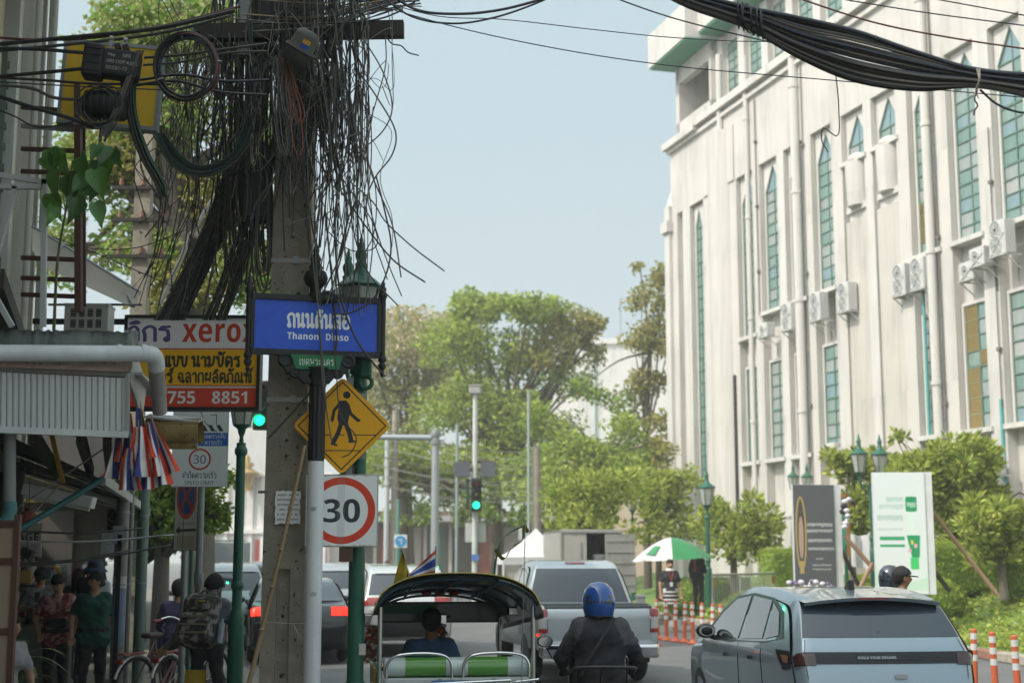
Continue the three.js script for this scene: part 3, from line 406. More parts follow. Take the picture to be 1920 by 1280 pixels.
// ---------------------------------------------------------------- cables
const cabM = [mat([.03, .03, .031], .42), mat([.06, .055, .05], .5), mat([.09, .08, .068], .6), mat([.025, .03, .042], .4), mat([.15, .135, .115], .6)], cabGrey = mat([.2, .19, .17], .6), cabRust = mat([.28, .09, .05], .6), cabGreen = mat([.02, .06, .035], .5), cabOrange = mat([.36, .12, .07], .6), cabRed = mat([.12, .03, .022], .5);
const pickCab = () => { const t = rnd(); return t < .1 ? cabGrey : cabM[Math.floor(rnd() * cabM.length)]; };
const pxPath = (pts, d) => pts.map(p => at(p[0], p[1], p[2] ?? d));
const cable = (name, pts, d, r, m, parent, seg) => mesh(name, tube(pxPath(pts, d), r, seg ?? Math.max(8, pts.length * 6), 5), m, parent);
{ // masses of cable, each bundle a thing with its cables as parts
  const bundle = (label, n, fn) => { const o = thing('cable_bundle', label, 'cable bundle'); for (let k = 0; k < n; k++) { const [pts, r, m, d] = fn(k); cable('cable', pts, d ?? PD - .3, r, m ?? pickCab(), o); } return o; };
  bundle('dense mass of black cables hanging over the front of the concrete pole', 84, k => { const x = rr(515, 668), d = rr(11.35, 11.85), L = k % 4 === 0 ? rr(340, 520) : rr(190, 380), w = rr(-18, 22), lean = rr(-25, 15); const bot = x > 620 ? L + 40 : L; if (k % 3) return [[[x + lean * .2, -30], [x + w * .4 + rr(-8, 8), bot * .22], [x + w + rr(-9, 9), bot * .5], [x + w * .5 + rr(-12, 12), bot * .76], [x + w * .6 + lean, bot]], rr(.0035, .008), pickCab(), d]; const ww = rr(8, 26); return [[[x, -30], [x + w * .3, bot * .5], [x - ww * .1, bot * .9], [x + ww * .5, bot + 8], [x + ww, bot * .88], [x + ww * .8 - lean, bot * .4], [x + ww * .5, -20]], rr(.0035, .007), pickCab(), d]; });
  bundle('black cables hanging straight down beside the concrete pole below the crossarm', 50, k => { const x = rr(398, 512), d = rr(11.6, 12.3), L = rr(220, 560) * (x < 430 ? .75 : 1), w = rr(-14, 14); const ww = rr(6, 22); return k % 2 ? [[[x, -30], [x + w + rr(-9, 9), L * .3], [x - w * .5 + rr(-14, 10), L * .6], [x - w * .5 - 6, L * .84], [x - 8 + w * 1.6, L]], rr(.004, .009), pickCab(), d] : [[[x, -30], [x + w * .5, L * .6], [x - ww * .2, L * .95], [x + ww * .5, L + 10], [x + ww, L * .94], [x + ww * .8, L * .55], [x + ww, 40]], rr(.004, .009), pickCab(), d]; });
  bundle('thick rope of black cables slanting down from the pole to the shop sign', 38, k => { const a = rr(-1, 1), b = rr(-1, 1); return [[[500 + a * 20, 80 + b * 70], [470 + a * 14, 230 + b * 20], [415 + a * 20 + b * 6, 400], [360 + a * 22 + b * 5, 520], [318 + a * 30, 600]], rr(.006, .012), pickCab(), 12.5 + b * .12]; });
  bundle('second slanting rope of black cables ending behind the blue street sign', 26, k => { const a = rr(-1, 1), b = rr(-1, 1); return [[[520 + a * 14, 260 + b * 60], [482 + a * 16, 380], [445 + a * 18 + b * 6, 490], [402 + a * 20, 600]], rr(.006, .011), pickCab(), 12.5 + b * .12]; });
  bundle('spray of loose dark wires fanning down from the crossarm to the street tree', 40, k => { const x = rr(300, 500), e = x - rr(20, 90); return [[[x + rr(0, 60), rr(40, 160)], [x + rr(-22, 26), 260], [x * .7 + e * .3 + rr(-26, 20), 370], [(x + e) / 2 + rr(-22, 22), 470], [e, rr(520, 600)]], rr(.003, .006), pickCab(), rr(12, 12.8)]; });
  bundle('wild curling tangle of thin grey-brown wires around the pole top', 46, k => { const pts = [[rr(470, 690), rr(-30, 120)]]; let x = pts[0][0], y = pts[0][1]; const n = 5 + Math.floor(rnd() * 4); for (let i = 0; i < n; i++) { const up = rnd() < .28 ? -1 : 1; x += rr(-58, 60); y += up * rr(20, 95); x = Math.min(k % 6 ? 690 : 735, Math.max(470, x)); y = Math.min(460, y); pts.push([x, y, rr(11.2, 11.8)]); } return [pts, rr(.003, .0065), k % 3 ? cabM[1 + (k % 4)] : cabGrey, rr(11.2, 11.7)]; });
  bundle('curling slack wires looping between the splice box and the pole', 40, k => { const pts = [[rr(300, 470), rr(60, 200)]]; let x = pts[0][0], y = pts[0][1]; const n = 4 + Math.floor(rnd() * 4); for (let i = 0; i < n; i++) { x += rr(-60, 52); y += (rnd() < .3 ? -1 : 1) * rr(20, 90); x = Math.min(500, Math.max(250, x)); y = Math.min(560, y); pts.push([x, y, rr(11.5, 12.2)]); } return [pts, rr(.003, .006), k % 4 ? cabM[k % 5] : cabGrey, rr(11.5, 12.2)]; });
  bundle('orange and grey looped cables tied below the black splice dome', 12, k => { const x = 505 + k * 3.2, b = rr(225, 300); return [[[512 + k * 1.5, 108], [x + 2, 150], [x + 14, b - 20], [x + 24, b], [x + 30, b - 18], [x + 18, 170], [530 + k, 118]], rr(.004, .006), k > 8 ? cabRust : k % 4 === 1 ? cabGrey : cabM[k % 5], 11.25]; });
  bundle('bunch of thick black cables drooping from the lettered splice box', 20, k => { const j = rr(-6, 6), x = rr(232, 262); return [[[x, 100 + j], [x - 10 + j, 155], [248 + j * 1.4, 220], [270 + j * 1.6, 290], [300 + j * 2, 345 + j], [306 + j, 366 + rr(-10, 4)]], rr(.007, .012), k % 5 === 0 ? cabGreen : pickCab(), 10.9 + rr(-.1, .1)]; });
  bundle('short bunch of cut cables bound by a tie under the splice box', 12, k => { const j = rr(-7, 7); return [[[262 + j, 95], [250 + j, 130], [226 + j, 190], [208 + j * 1.2, 235], [195 + j, rr(250, 268)]], rr(.006, .01), pickCab(), 10.7]; });
  bundle('wide green-black loop of cables sagging between the splice box and the pole', 9, k => { const j = k * 2.2; return [[[462 + j * .5, 40], [478 - j * .3, 180], [470 - j, 262 - j], [430, 312 - j * 1.1], [370, 332 - j * 1.2], [318 + j, 306 - j], [290 + j, 250]], .008, k % 3 ? cabGreen : pickCab(), 11.4 + rr(-.05, .05)]; });
  bundle('bundle of looped slack cable hooked beside the pole above the street sign', 26, k => { const x = rr(405, 500), b = rr(420, 560), w = rr(10, 34); return [[[x + 4, 300], [x - 3, b - 60], [x + w * .3, b], [x + w * .8, b - 8], [x + w, b - 70], [x + w * .7, 320]], rr(.005, .009), pickCab(), rr(11.8, 12.3)]; });
  const sp = bundle('tangle of cables crossing above the timber crossarm', 44, k => { const y = rr(-25, 45); return [[[rr(430, 560), y + rr(-10, 25)], [rr(580, 640), y + rr(-10, 18)], [rr(660, 720), y * .6 + rr(-15, 10)], [rr(730, 800), y * .4 + rr(-30, 5)]], rr(.004, .009), k % 9 === 0 ? bamboo : pickCab(), rr(11.4, 11.9)]; });
  // long slack wires right of the pole, each on its own
  const W = [[[722, 60], [723, 120], [705, 190], [690, 240], [672, 330], [672, 470]], [[680, 70], [720, 140], [735, 205], [718, 245], [660, 300], [650, 335]], [[665, 125], [705, 180], [742, 250], [735, 290], [705, 330], [690, 362], [684, 405]], [[660, 130], [690, 200], [696, 290], [680, 430], [648, 600]], [[650, 335], [700, 380], [720, 412], [770, 460], [833, 508]], [[640, 360], [690, 430], [740, 490], [797, 529]], [[690, 380], [708, 440], [730, 500], [753, 555]], [[655, 330], [662, 430], [690, 510], [746, 573]], [[705, 330], [720, 390], [733, 460], [725, 510], [700, 560], [660, 585], [625, 589]], [[640, 300], [628, 420], [640, 560], [670, 640], [708, 690], [722, 706]], [[590, 300], [592, 500], [600, 640], [605, 720], [622, 830]], [[610, 400], [625, 560], [630, 650], [615, 690], [560, 760], [502, 822]], [[652, 500], [626, 600], [630, 690], [640, 780], [668, 822], [656, 850], [641, 857]], [[575, 280], [582, 440], [598, 600], [612, 770]], [[660, 200], [672, 330], [640, 480], [612, 570]], [[600, 200], [640, 330], [700, 420], [705, 462], [660, 470], [610, 430]], [[700, 200], [690, 300], [735, 420], [752, 520]], [[620, 250], [650, 390], [640, 470], [600, 560]], [[645, 150], [665, 260], [700, 330], [700, 440], [672, 490]], [[670, 240], [680, 330], [650, 420], [630, 520], [642, 600]]];
  W.forEach((p, i) => tag(cable('loose_wire', p.map((q, j) => [q[0], q[1], 11.3 + (i % 4) * .1]), 11.4, i === 11 || i === 9 ? .0085 : .005 + (i % 3) * .001, i % 3 === 1 ? cabM[4] : i % 4 === 2 ? cabGrey : cabM[1], null, p.length * 9), 'loose slack wire dangling in open air beside the concrete pole', 'wire', 'loose wires dangling beside the concrete pole'));
  for (let k = 0; k < 26; k++) { const x = rr(585, 690), e = x + rr(-30, 50), L = rr(420, 600); tag(cable('loose_wire', [[x, 120], [x + rr(-12, 25), 260], [(x + e) / 2 + rr(-20, 25), L * .75], [e, L]], rr(11.3, 11.7), rr(.003, .0055), k % 3 ? cabM[4] : cabGrey, null, 26), 'loose slack wire dangling in open air beside the concrete pole', 'wire', 'loose wires dangling beside the concrete pole'); }
  // cables running across to the building
  const Hh = [[[[-60, 88], [100, 73], [300, 52], [440, 20]], .018], [[[-60, 66], [80, 75], [200, 68], [320, 45], [450, 12]], .011, cabRed], [[[-60, 100], [120, 84], [300, 62], [430, 30]], .014], [[[-60, 92], [60, 92], [155, 99]], .016], [[[-60, 148], [60, 138], [152, 129]], .016], [[[-60, 143], [80, 150], [160, 156], [320, 158]], .012], [[[-60, 158], [60, 166], [100, 183], [165, 187]], .014], [[[-60, 160], [40, 195], [140, 225], [175, 240]], .017], [[[-60, 188], [20, 215], [70, 238], [150, 226]], .007], [[[270, 108], [330, 104], [400, 95], [500, 82]], .012], [[[268, 122], [340, 116], [420, 100], [500, 96]], .01], [[[262, 150], [340, 140], [420, 152], [505, 150]], .012], [[[240, 162], [330, 152], [410, 172], [500, 178]], .012], [[[-60, 150], [150, 162], [300, 168]], .006]];
  Hh.forEach(([p, r, m], i) => tag(cable('overhead_cable', p, 10.9 + (i % 3) * .08, r, m ?? cabM[i % 4], null, 26), i < 9 ? 'black cable stretched from the old shophouse wall to the splice boxes' : 'black cable stretched from the splice boxes to the concrete pole', 'cable', i < 9 ? 'cables from the shophouse wall' : 'cables from the splice boxes to the pole'));
}
{ // coil of spare cable
  const o = thing('cable_coil', 'round coil of spare red-striped black cable hung from the overhead lines', 'cable coil'); const c = at(350, 126, 10.75);
  for (let k = 0; k < 12; k++) { const R = rr(.205, .258), ox = rr(-.012, .012), oy = rr(-.014, .014), t = rr(-.12, .12), pts = []; for (let i = 0; i < 14; i++) { const a = i / 14 * 6.283; pts.push(V(c.x + ox + Math.cos(a) * R, c.y + oy + Math.sin(a) * R * 1.08, c.z + Math.sin(a + t * 9) * .03 + k * .006 - .03)); } mesh('loop', tube(pts, k % 4 === 1 ? .0045 : .0085, 44, 6, true), k % 4 === 1 ? mat([.3, .07, .045], .5) : k % 3 ? cabM[0] : cabM[3], o); }
  for (const a of [1.75, .15, 3.6]) mesh('tie', xf(new THREE.TorusGeometry(.04, .006, 6, 14), [c.x + Math.cos(a) * .232, c.y + Math.sin(a) * .25, c.z], [Math.PI / 2, a, 0]), steel, o);
}
{ // splice box with stencilled code, and the closure under it
  const a = at(213, 121, 10.75), o = thing('splice_box', 'black plastic splice box with grey stencilled code hung on the cables', 'splice box', a, .12); o.rotation.z = -.09; o.scale.setScalar(.9);
  mesh('housing', [rbox(.33, .25, .17, .035, [.06, 0, 0]), rbox(.17, .3, .2, .03, [-.17, 0, 0]), ...[-.1, -.03, .04, .1].map(y => box(.15, .012, .215, [-.17, y, 0]))], mat([.02, .02, .021], .6), o);
  for (const x of [-.05, .07]) mesh('hanger', [box(.03, .11, .03, [x, .17, 0]), cyl(.025, .025, .03, 8, [x, .23, 0], [0, 0, 1.57])], steel, o);
  for (const x of [-.04, .03]) mesh('clip', box(.05, .05, .09, [x + .06, .145, .03], [0, 0, .4]), black, o);
  mesh('stencil', face(.28, .19, [.078, .005, .0865]), printMat(384, 260, (g, w, h) => { g.fillStyle = '#262727'; g.fillRect(0, 0, w, h); g.fillStyle = '#a9aaa6'; g.font = '58px sans-serif'; g.fillText('SRR', 190, 72); g.font = 'bold 44px sans-serif'; g.fillText('nt', 64, 76); for (let k = 0; k < 4; k++) g.fillRect(22 + k * 13, 34 + (k % 2) * 10, 7, 22); g.font = '56px sans-serif'; g.fillText('080 ODP', 14, 152); g.fillText('036', 282, 158); g.fillText('03:C61-72', 14, 232); g.strokeStyle = '#a9aaa6'; g.lineWidth = 4; g.strokeRect(252, 126, 16, 16); g.beginPath(); g.moveTo(244, 118); g.lineTo(276, 152); g.moveTo(276, 118); g.lineTo(244, 152); g.stroke(); }, .6), o, true);
  const b = at(198, 198, 10.8), q = thing('cable_closure', 'rounded black cable closure wrapped in loops below the lettered splice box', 'splice box', b);
  mesh('dome', [lathe([[0, .2], [.06, .19], [.1, .14], [.115, .05], [.115, -.14], [.09, -.17], [0, -.17]], 18, [0, 0, 0], [0, 0, 1.5])], mat([.02, .02, .021], .55), q);
  for (let k = 0; k < 6; k++) mesh('rib', xf(new THREE.TorusGeometry(.118, .008, 6, 20), [-.14 + k * .05, 0, 0], [0, Math.PI / 2, 0]), black, q);
  for (let k = 0; k < 6; k++) mesh('cable_loop', xf(new THREE.TorusGeometry(.13 + k * .008, .007, 6, 26), [-.02 + rr(-.03, .03), -.03, .06 + k * .012], [rr(-.3, .3), rr(-.3, .3), 0]), cabM[k % 4], q);
  const e = at(168, 222, 10.6), c = mesh('cable_end', taper([at(190, 222, 10.7), at(187, 260, 10.7), at(182, 305, 10.7)], [.011, .011, .008], 10, 7), cabM[0]); tag(c, 'single cut black cable end with orange tip hanging under the closure', 'cable');
  mesh('orange_tip', taper([at(183.6, 286, 10.7), at(183, 296, 10.695), at(184, 308, 10.7)], [.0125, .0125, .009], 6, 7), mat([.42, .1, .05], .6), c);
}
{ // dome closure strapped to the pole
  const a = at(563, 92, 11.15), o = thing('dome_closure', 'grey dome-shaped cable closure with a blue and yellow sticker on the pole', 'splice box', a); o.rotation.set(.5, .3, -.55);
  const m = mat([.085, .083, .078], .6); mesh('dome', lathe([[0, .17], [.05, .168], [.085, .15], [.1, .11], [.105, .02], [.125, .015], [.125, -.03], [.11, -.04], [.11, -.13], [.0, -.13]], 26), m, o);
  mesh('clamp_ring', xf(new THREE.TorusGeometry(.122, .014, 8, 28), [0, -.008, 0], [Math.PI / 2, 0, 0]), mat([.04, .04, .04], .5), o);
  const st = mesh('sticker', xf(new THREE.CylinderGeometry(.1075, .1075, .075, 8, 1, true, -.35, .62), [0, .058, 0]), printMat(64, 48, (g) => { g.fillStyle = '#c79a2c'; g.fillRect(0, 0, 64, 48); g.fillStyle = '#1c46a0'; g.fillRect(0, 24, 64, 24); g.fillStyle = '#8d6a20'; g.fillRect(8, 2, 10, 6); }, .5), o, true);
  const jb = (px, py, w, h, lb) => { const q = at(px, py, 11.9), t = thing('junction_box', lb, 'junction box', q, .2); mesh('casing', rbox(w, h, .14, .02), mat([.022, .022, .024], .6), t); mesh('lid', rbox(w * .9, h * .86, .02, .008, [0, 0, .075]), black, t); for (let k = 0; k < 4; k++) mesh('gland', cyl(.012, .012, .06, 8, [-w * .35 + k * w * .23, -h / 2 - .02, 0]), black, t); };
  jb(478, 370, .22, .44, 'tall black junction box beside the pole above the blue sign'); jb(600, 195, .2, .34, 'black junction box half hidden by cables on the pole front'); jb(520, 30, .4, .34, 'large black junction box at the crossarm of the pole');
}
{ // overhead trunk of cables crossing the top corner
  const o = thing('overhead_cable_bundle', 'heavy bundle of thick black cables sagging across the sky before the office', 'cable bundle');
  for (let k = 0; k < 30; k++) { const a = k / 29 * 2 - 1, b = rr(-1, 1), top = a < -.75; cable('cable', [[1180 + b * 10, -52 + a * 10], [1290, -2 + a * 14 + b * 4], [1400, 32 + a * 20 + b * 3], [1500, 76 + a * 32 + b * 6 - (top ? 12 : 0)], [1600, 106 + a * 44 + b * 8 - (top ? 8 : 0)], [1720, 132 + a * 36 + b * 7], [1832, 146 + a * 17 + b * 2], [1960, 164 + a * 24 + b * 4]], 9 + b * .06, top ? .017 : rr(.009, .016), cabM[k % 4], o, 40); }
  for (let k = 0; k < 7; k++) mesh('binding', xf(new THREE.TorusGeometry(.095, .006, 5, 18), at(1385 + k * 9, 26 + k * 4, 9).toArray(), [0, 1.2 + rr(-.2, .2), 0], [1, 1, 1]), cabM[3], o);
  for (let k = 0; k < 3; k++) mesh('tie', tube([at(1832 + k * 3, 128, 8.85), at(1836 + k, 150, 8.85), at(1829 + k * 2, 172, 8.9), at(1836, 185, 8.9)], .003, 10, 4), mat([.5, .47, .4], .7), o);
  mesh('hook', tube([at(1834, 165, 8.9), at(1828, 186, 8.9), at(1834, 198, 8.9), at(1828, 207, 8.9), at(1827, 216, 8.9)], .006, 14, 5), cabM[0], o);
  const one = (pts, d, r, m, lb) => tag(cable('overhead_wire', pts, d, r, m, null, 40), lb, 'wire');
  one([[1565, 118], [1573, 200], [1570, 255], [1545, 240], [1541, 262], [1553, 285]], 9, .0042, cabM[1], 'broken wire hanging from the heavy bundle with a crooked end');
  one([[1465, -14], [1640, 42], [1780, 70], [1940, 94]], 9.2, .0065, cabRed, 'single reddish-brown wire above the heavy cable bundle');
  one([[680, 2], [860, 52], [1050, 92], [1250, 122], [1590, 153], [1960, 186]], 10.5, .0045, cabM[3], 'thin dark wire crossing the whole open sky from pole to office');
  one([[1060, -40], [1250, 30], [1480, 88], [1600, 121]], 9.6, .0055, cabM[3], 'thin dark wire slanting down into the heavy cable bundle');
  one([[690, -5], [820, 30], [940, 36], [1110, 55], [1245, 69], [1380, 77], [1470, 78]], 10.6, .004, cabM[3], 'thin wire sagging from the crossarm toward the office eaves');
  one([[1540, -8], [1740, 24], [1940, 50]], 9.8, .005, cabM[3], 'upper thin wire running over the office windows'); one([[1700, -12], [1940, 32]], 10, .005, cabM[3], 'topmost thin wire over the office windows');
  one([[1838, 168], [1870, 195], [1910, 210], [1960, 212]], 9, .008, cabM[3], 'slack blue-black wire looping from the hook toward the office');
  one([[720, -20], [780, 18], [860, 26], [940, 18], [1040, -8]], 11, .012, cabM[3], 'thick blue-black cable swooping over the crossarm end'); one([[700, -20], [770, 30], [850, 44], [930, 32], [1020, 0], [1060, -20]], 11.1, .009, cabM[3], 'second blue-black cable swooping under the thick one by the crossarm');
  one([[725, 70], [735, 82], [752, 86], [765, 98], [785, 104]], 11.6, .006, cabM[3], 'curly torn wire end hanging under the crossarm');
}

// ================================================================ street name sign on its ornate post
{
  const d = 11.6, b = at(584, 1280, d), o = thing('street_name_sign', 'blue street name board in a black ornate frame on a white and black post', 'street sign', [b.x, .15, -d]), L = (px, py, dz = 0) => { const q = at(px, py, d - dz); return V(q.x - b.x, q.y - .15, q.z + d); };
  const yW = L(584, 865).y, yT = L(590, 690).y, iron = mat([.016, .016, .017], .5);
  mesh('post', cyl(.066, .07, yW, 28, [0, yW / 2, 0]), mat([.82, .84, .86], .45, {}, streakT), o);
  { const F = []; for (let k = 0; k < 10; k++) { const a = k / 10 * 6.283; F.push(cyl(.015, .018, yT - yW - .1, 6, [Math.cos(a) * .052, (yW + yT) / 2 - .03, Math.sin(a) * .052])); } mesh('fluted_column', [cyl(.058, .064, yT - yW, 20, [0, (yW + yT) / 2, 0]), F, lathe([[.06, 0], [.075, .02], [.06, .05], [.085, .09], [.07, .12], [.1, .16]], 20, [0, yT - .16, 0])], iron, o); }
  const yaw = .25, bd = part('board', o), c = L(593, 611); bd.position.copy(c); bd.rotation.y = yaw; const w = 1.0, h = .405;
  mesh('frame', [span(-w / 2 - .02, w / 2 + .02, h / 2, h / 2 + .045, -.03, .03), span(-w / 2 - .02, w / 2 + .02, -h / 2 - .045, -h / 2, -.03, .03), span(-w / 2 - .03, -w / 2, -h / 2, h / 2, -.03, .03), span(w / 2, w / 2 + .03, -h / 2, h / 2, -.03, .03)], iron, bd);
  const pr = (g, W, H) => { g.fillStyle = '#2259d8'; g.fillRect(0, 0, W, H); for (let k = 0; k < 60; k++) { g.fillStyle = `rgba(${k % 2 ? '70,110,200' : '20,50,140'},.10)`; g.beginPath(); g.ellipse(hash2(k, 1, 1) * W, hash2(k, 2, 1) * H, 20 + 60 * hash2(k, 3, 1), 6 + 16 * hash2(k, 4, 1), hash2(k, 5, 1) * 3, 0, 7); g.fill(); } thai(g, 'ถนนดินสอ', W * .262, H * .535, H * .27, H * .058, '#f6f8f6', W * .52); g.fillStyle = '#f6f8f6'; g.font = 'bold ' + H * .19 + 'px sans-serif'; g.fillText('Thanon', W * .262, H * .79, W * .26); g.fillText('Dinso', W * .572, H * .79, W * .195); grime(g, W, H, 160, 31); };
  mesh('panel', [box(w, h, .02)], mat([.05, .12, .4], .4), bd); mesh('lettering', face(w - .004, h - .004, [0, 0, .012]), printMat(1024, 415, pr, .4), bd, true);
  const fin = [[0, -.5], [.008, -.49], [.02, -.45], [.012, -.43], [.03, -.4], [.034, -.37], [.02, -.35], [.034, -.33], [.034, -.3], [.024, -.28], [.026, .3], [.036, .32], [.036, .35], [.024, .37], [.03, .4], [.016, .43], [.018, .46], [.006, .49], [0, .5]];
  for (const s of [-1, 1]) mesh('end_finial', lathe(fin.map(p => [p[0], p[1] * .82]), 14, [s * (w / 2 + .045), 0, 0]), iron, bd);
  const pot = L(591, 560); mesh('crest', [lathe([[.05, 0], [.06, .03], [.045, .06], [.05, .09], [.085, .12], [.1, .17], [.085, .22], [.05, .24], [.06, .26], [.035, .3], [.045, .33], [.02, .38], [.028, .4], [.008, .46], [0, .48]], 18, [pot.x, pot.y, 0]), ...[-1, 1].map(s => xf(new THREE.TorusGeometry(.06, .02, 6, 14, 4), [pot.x + s * .1, pot.y - .01, 0], [0, 0, s > 0 ? 0 : 2])), rbox(.36, .05, .06, .02, [pot.x, pot.y - .01, 0])], iron, o);
  const g1 = L(593, 681), gp = part('district_plate', o); gp.position.copy(g1); gp.rotation.y = yaw * .8;
  mesh('scroll_bracket', [plate([[-.32, .07], [.32, .07], [.27, -.02], [.24, -.07], [.15, -.1], [.1, -.16], [-.1, -.16], [-.15, -.1], [-.24, -.07], [-.27, -.02]], .05, .008), ...[-1, 1].map(s => xf(new THREE.TorusGeometry(.045, .02, 6, 16), [s * .25, .02, .02])), ...[-1, 1].map(s => xf(new THREE.TorusGeometry(.035, .016, 6, 16), [s * .17, -.08, .02]))], iron, gp);
  mesh('green_panel', plate([[-.21, .062], [.21, .062], [.18, -.055], [-.17, -.055]], .02).translate(0, 0, .045), mat([.02, .2, .08], .45), gp);
  mesh('district_lettering', face(.3, .09, [0, .005, .0565]), printMat(384, 115, (g, W, H) => { g.fillStyle = '#1c7a45'; g.fillRect(0, 0, W, H); thai(g, 'เขตพระนคร', 12, 92, 62, 7, '#e2e6e0', 360); }, .45), gp, true);
  for (const s of [0, 1, 2]) mesh('graffiti_scuff', xf(new THREE.CylinderGeometry(.0672 + .0008 * s, .0672 + .0008 * s, .035, 10, 1, true, -.5 + s * .2, .8), [0, [yW - .38, yW - 1.05, .4][s], 0]), printMat(64, 32, (g) => { g.fillStyle = '#b9bfc4'; g.fillRect(0, 0, 64, 32); g.strokeStyle = '#777b80'; for (let k = 0; k < 14; k++) { g.beginPath(); g.moveTo(hash2(k, s, 1) * 64, hash2(k, s, 2) * 32); g.lineTo(hash2(k, s, 3) * 64, hash2(k, s, 4) * 32); g.stroke(); } }), o, true);
}
// ================================================================ lamp posts
function lantern(s = 1) { // base at y = 0
  const o = new THREE.Group(), a6 = k => k / 6 * 6.283 + .26;
  mesh('cap', [lathe([[.235, .5], [.225, .515], [.15, .575], [.085, .62], [.06, .67], [.055, .7]], 6), lathe([[.055, .69], [.06, .72], [.04, .74], [.055, .78], [.06, .82], [.04, .86], [.03, .88], [.035, .9], [.018, .94], [.02, .96], [0, 1.02]], 12)], lampGreen, o);
  for (let k = 0; k < 6; k++) { const a = a6(k), b = a6(k + 1), p = (t, r, y) => [Math.sin(t) * r, y, Math.cos(t) * r]; const A = p(a, .2, .49), B = p(b, .2, .49), C = p(b, .12, .05), D = p(a, .12, .05); const g = new THREE.BufferGeometry(); g.setAttribute('position', new THREE.Float32BufferAttribute([...D, ...C, ...B, ...D, ...B, ...A], 3)); g.computeVertexNormals(); mesh('pane', g, lampGlass, o); mesh('frame_bar', bar(V(...D), V(...A), .011, .011, 5), lampGreen, o); }
  mesh('collar', [lathe([[.03, -.22], [.04, -.18], [.03, -.12], [.055, -.06], [.07, 0], [.135, .04], [.13, .06], [0, .06]], 6)], lampGreen, o); mesh('rim', xf(new THREE.TorusGeometry(.2, .014, 5, 6), [0, .49, 0], [Math.PI / 2, 0, .26]), lampGreen, o);
  o.scale.setScalar(s); return o;
}
function lampPost(label, px, d, topPy, y0, s, arms, turn = 0, r = .065, kb = 1) {
  const b = onRoad(px, d, y0), o = thing('lamp_post', label, 'lamp post', b, turn), top = at(px, topPy, d).y - y0;
  mesh('pole', [cyl(r * .9, r, top, 20, [0, top / 2, 0]), lathe([[r * 1.9, 0], [r * 1.9, .12], [r * 1.6, .2], [r * 1.5, .95], [r * 1.7, 1.0], [r * 1.35, 1.05], [r * 1.6, 1.1], [r * 1.05, 1.18]].map(p => [p[0], p[1] * kb]), 20), ...(kb < 1 ? [.97] : [.5, .97]).map(t => lathe([[r * .9, -.05], [r * 1.25, -.02], [r * 1.25, .02], [r * .9, .05]], 18, [0, top * t, 0]))], lampGreen, o);
  for (const x of arms) { const l = lantern(s); l.name = 'lantern'; o.add(l); l.position.set(x, top + .2 * s, 0); if (x) mesh('arm', [tube([V(0, top - .35, 0), V(x * .5, top - .25, 0), V(x, top - .02, 0)], .022, 12, 7), xf(new THREE.TorusGeometry(.07, .014, 6, 16), [x * .45, top - .14, 0])], lampGreen, o); }
  return o;
}
lampPost('green lamp post carrying the crossing sign and speed sign, twin lanterns on top', 669, 11.95, 672, .15, .88, [0.02, .6], Math.PI / 2 + .3, .07, .6);
{ const q = at(686, 690, 11.85), o = mesh('scroll', [rbox(.1, .16, .1, .02, [0, 0, 0]), xf(new THREE.TorusGeometry(.05, .018, 6, 14), [0, -.12, 0]), cyl(.05, .03, .1, 10, [0, .1, 0])], lampGreen); o.position.copy(q); o.name = numbered('lamp_bracket'); tag(o, 'green cast bracket on the lamp post below the blue board', 'bracket'); }
{ const o = mesh('paper_sticker', face(.055, .09, [0, 0, 0]), mat([.55, .53, .5], .8)); o.position.copy(at(679, 1217, 11.872)); o.rotation.y = .2; tag(o, 'small blank grey sticker on the green lamp post', 'sticker'); }
lampPost('slim green lamp post with one lantern below the printed shop sign', 446, 14.6, 830, .15, .72, [0], .2, .052);
lampPost('teal lamp post standing among the pruned trees near the barricade', 1328, 43, 965, .4, 1.15, [0], .3, .07); lampPost('teal twin-lantern lamp post behind the white poster board', 1638, 39, 905, .9, 1.1, [-.32, .32], .3, .06);
lampPost('teal twin-lantern lamp post behind the dark memorial board', 1505, 47, 930, .5, .9, [-.25, .25], .3, .06); lampPost('teal lamp post half hidden in the bushy trees by the umbrella', 1187, 50, 970, .4, 1.0, [0], .3, .06);
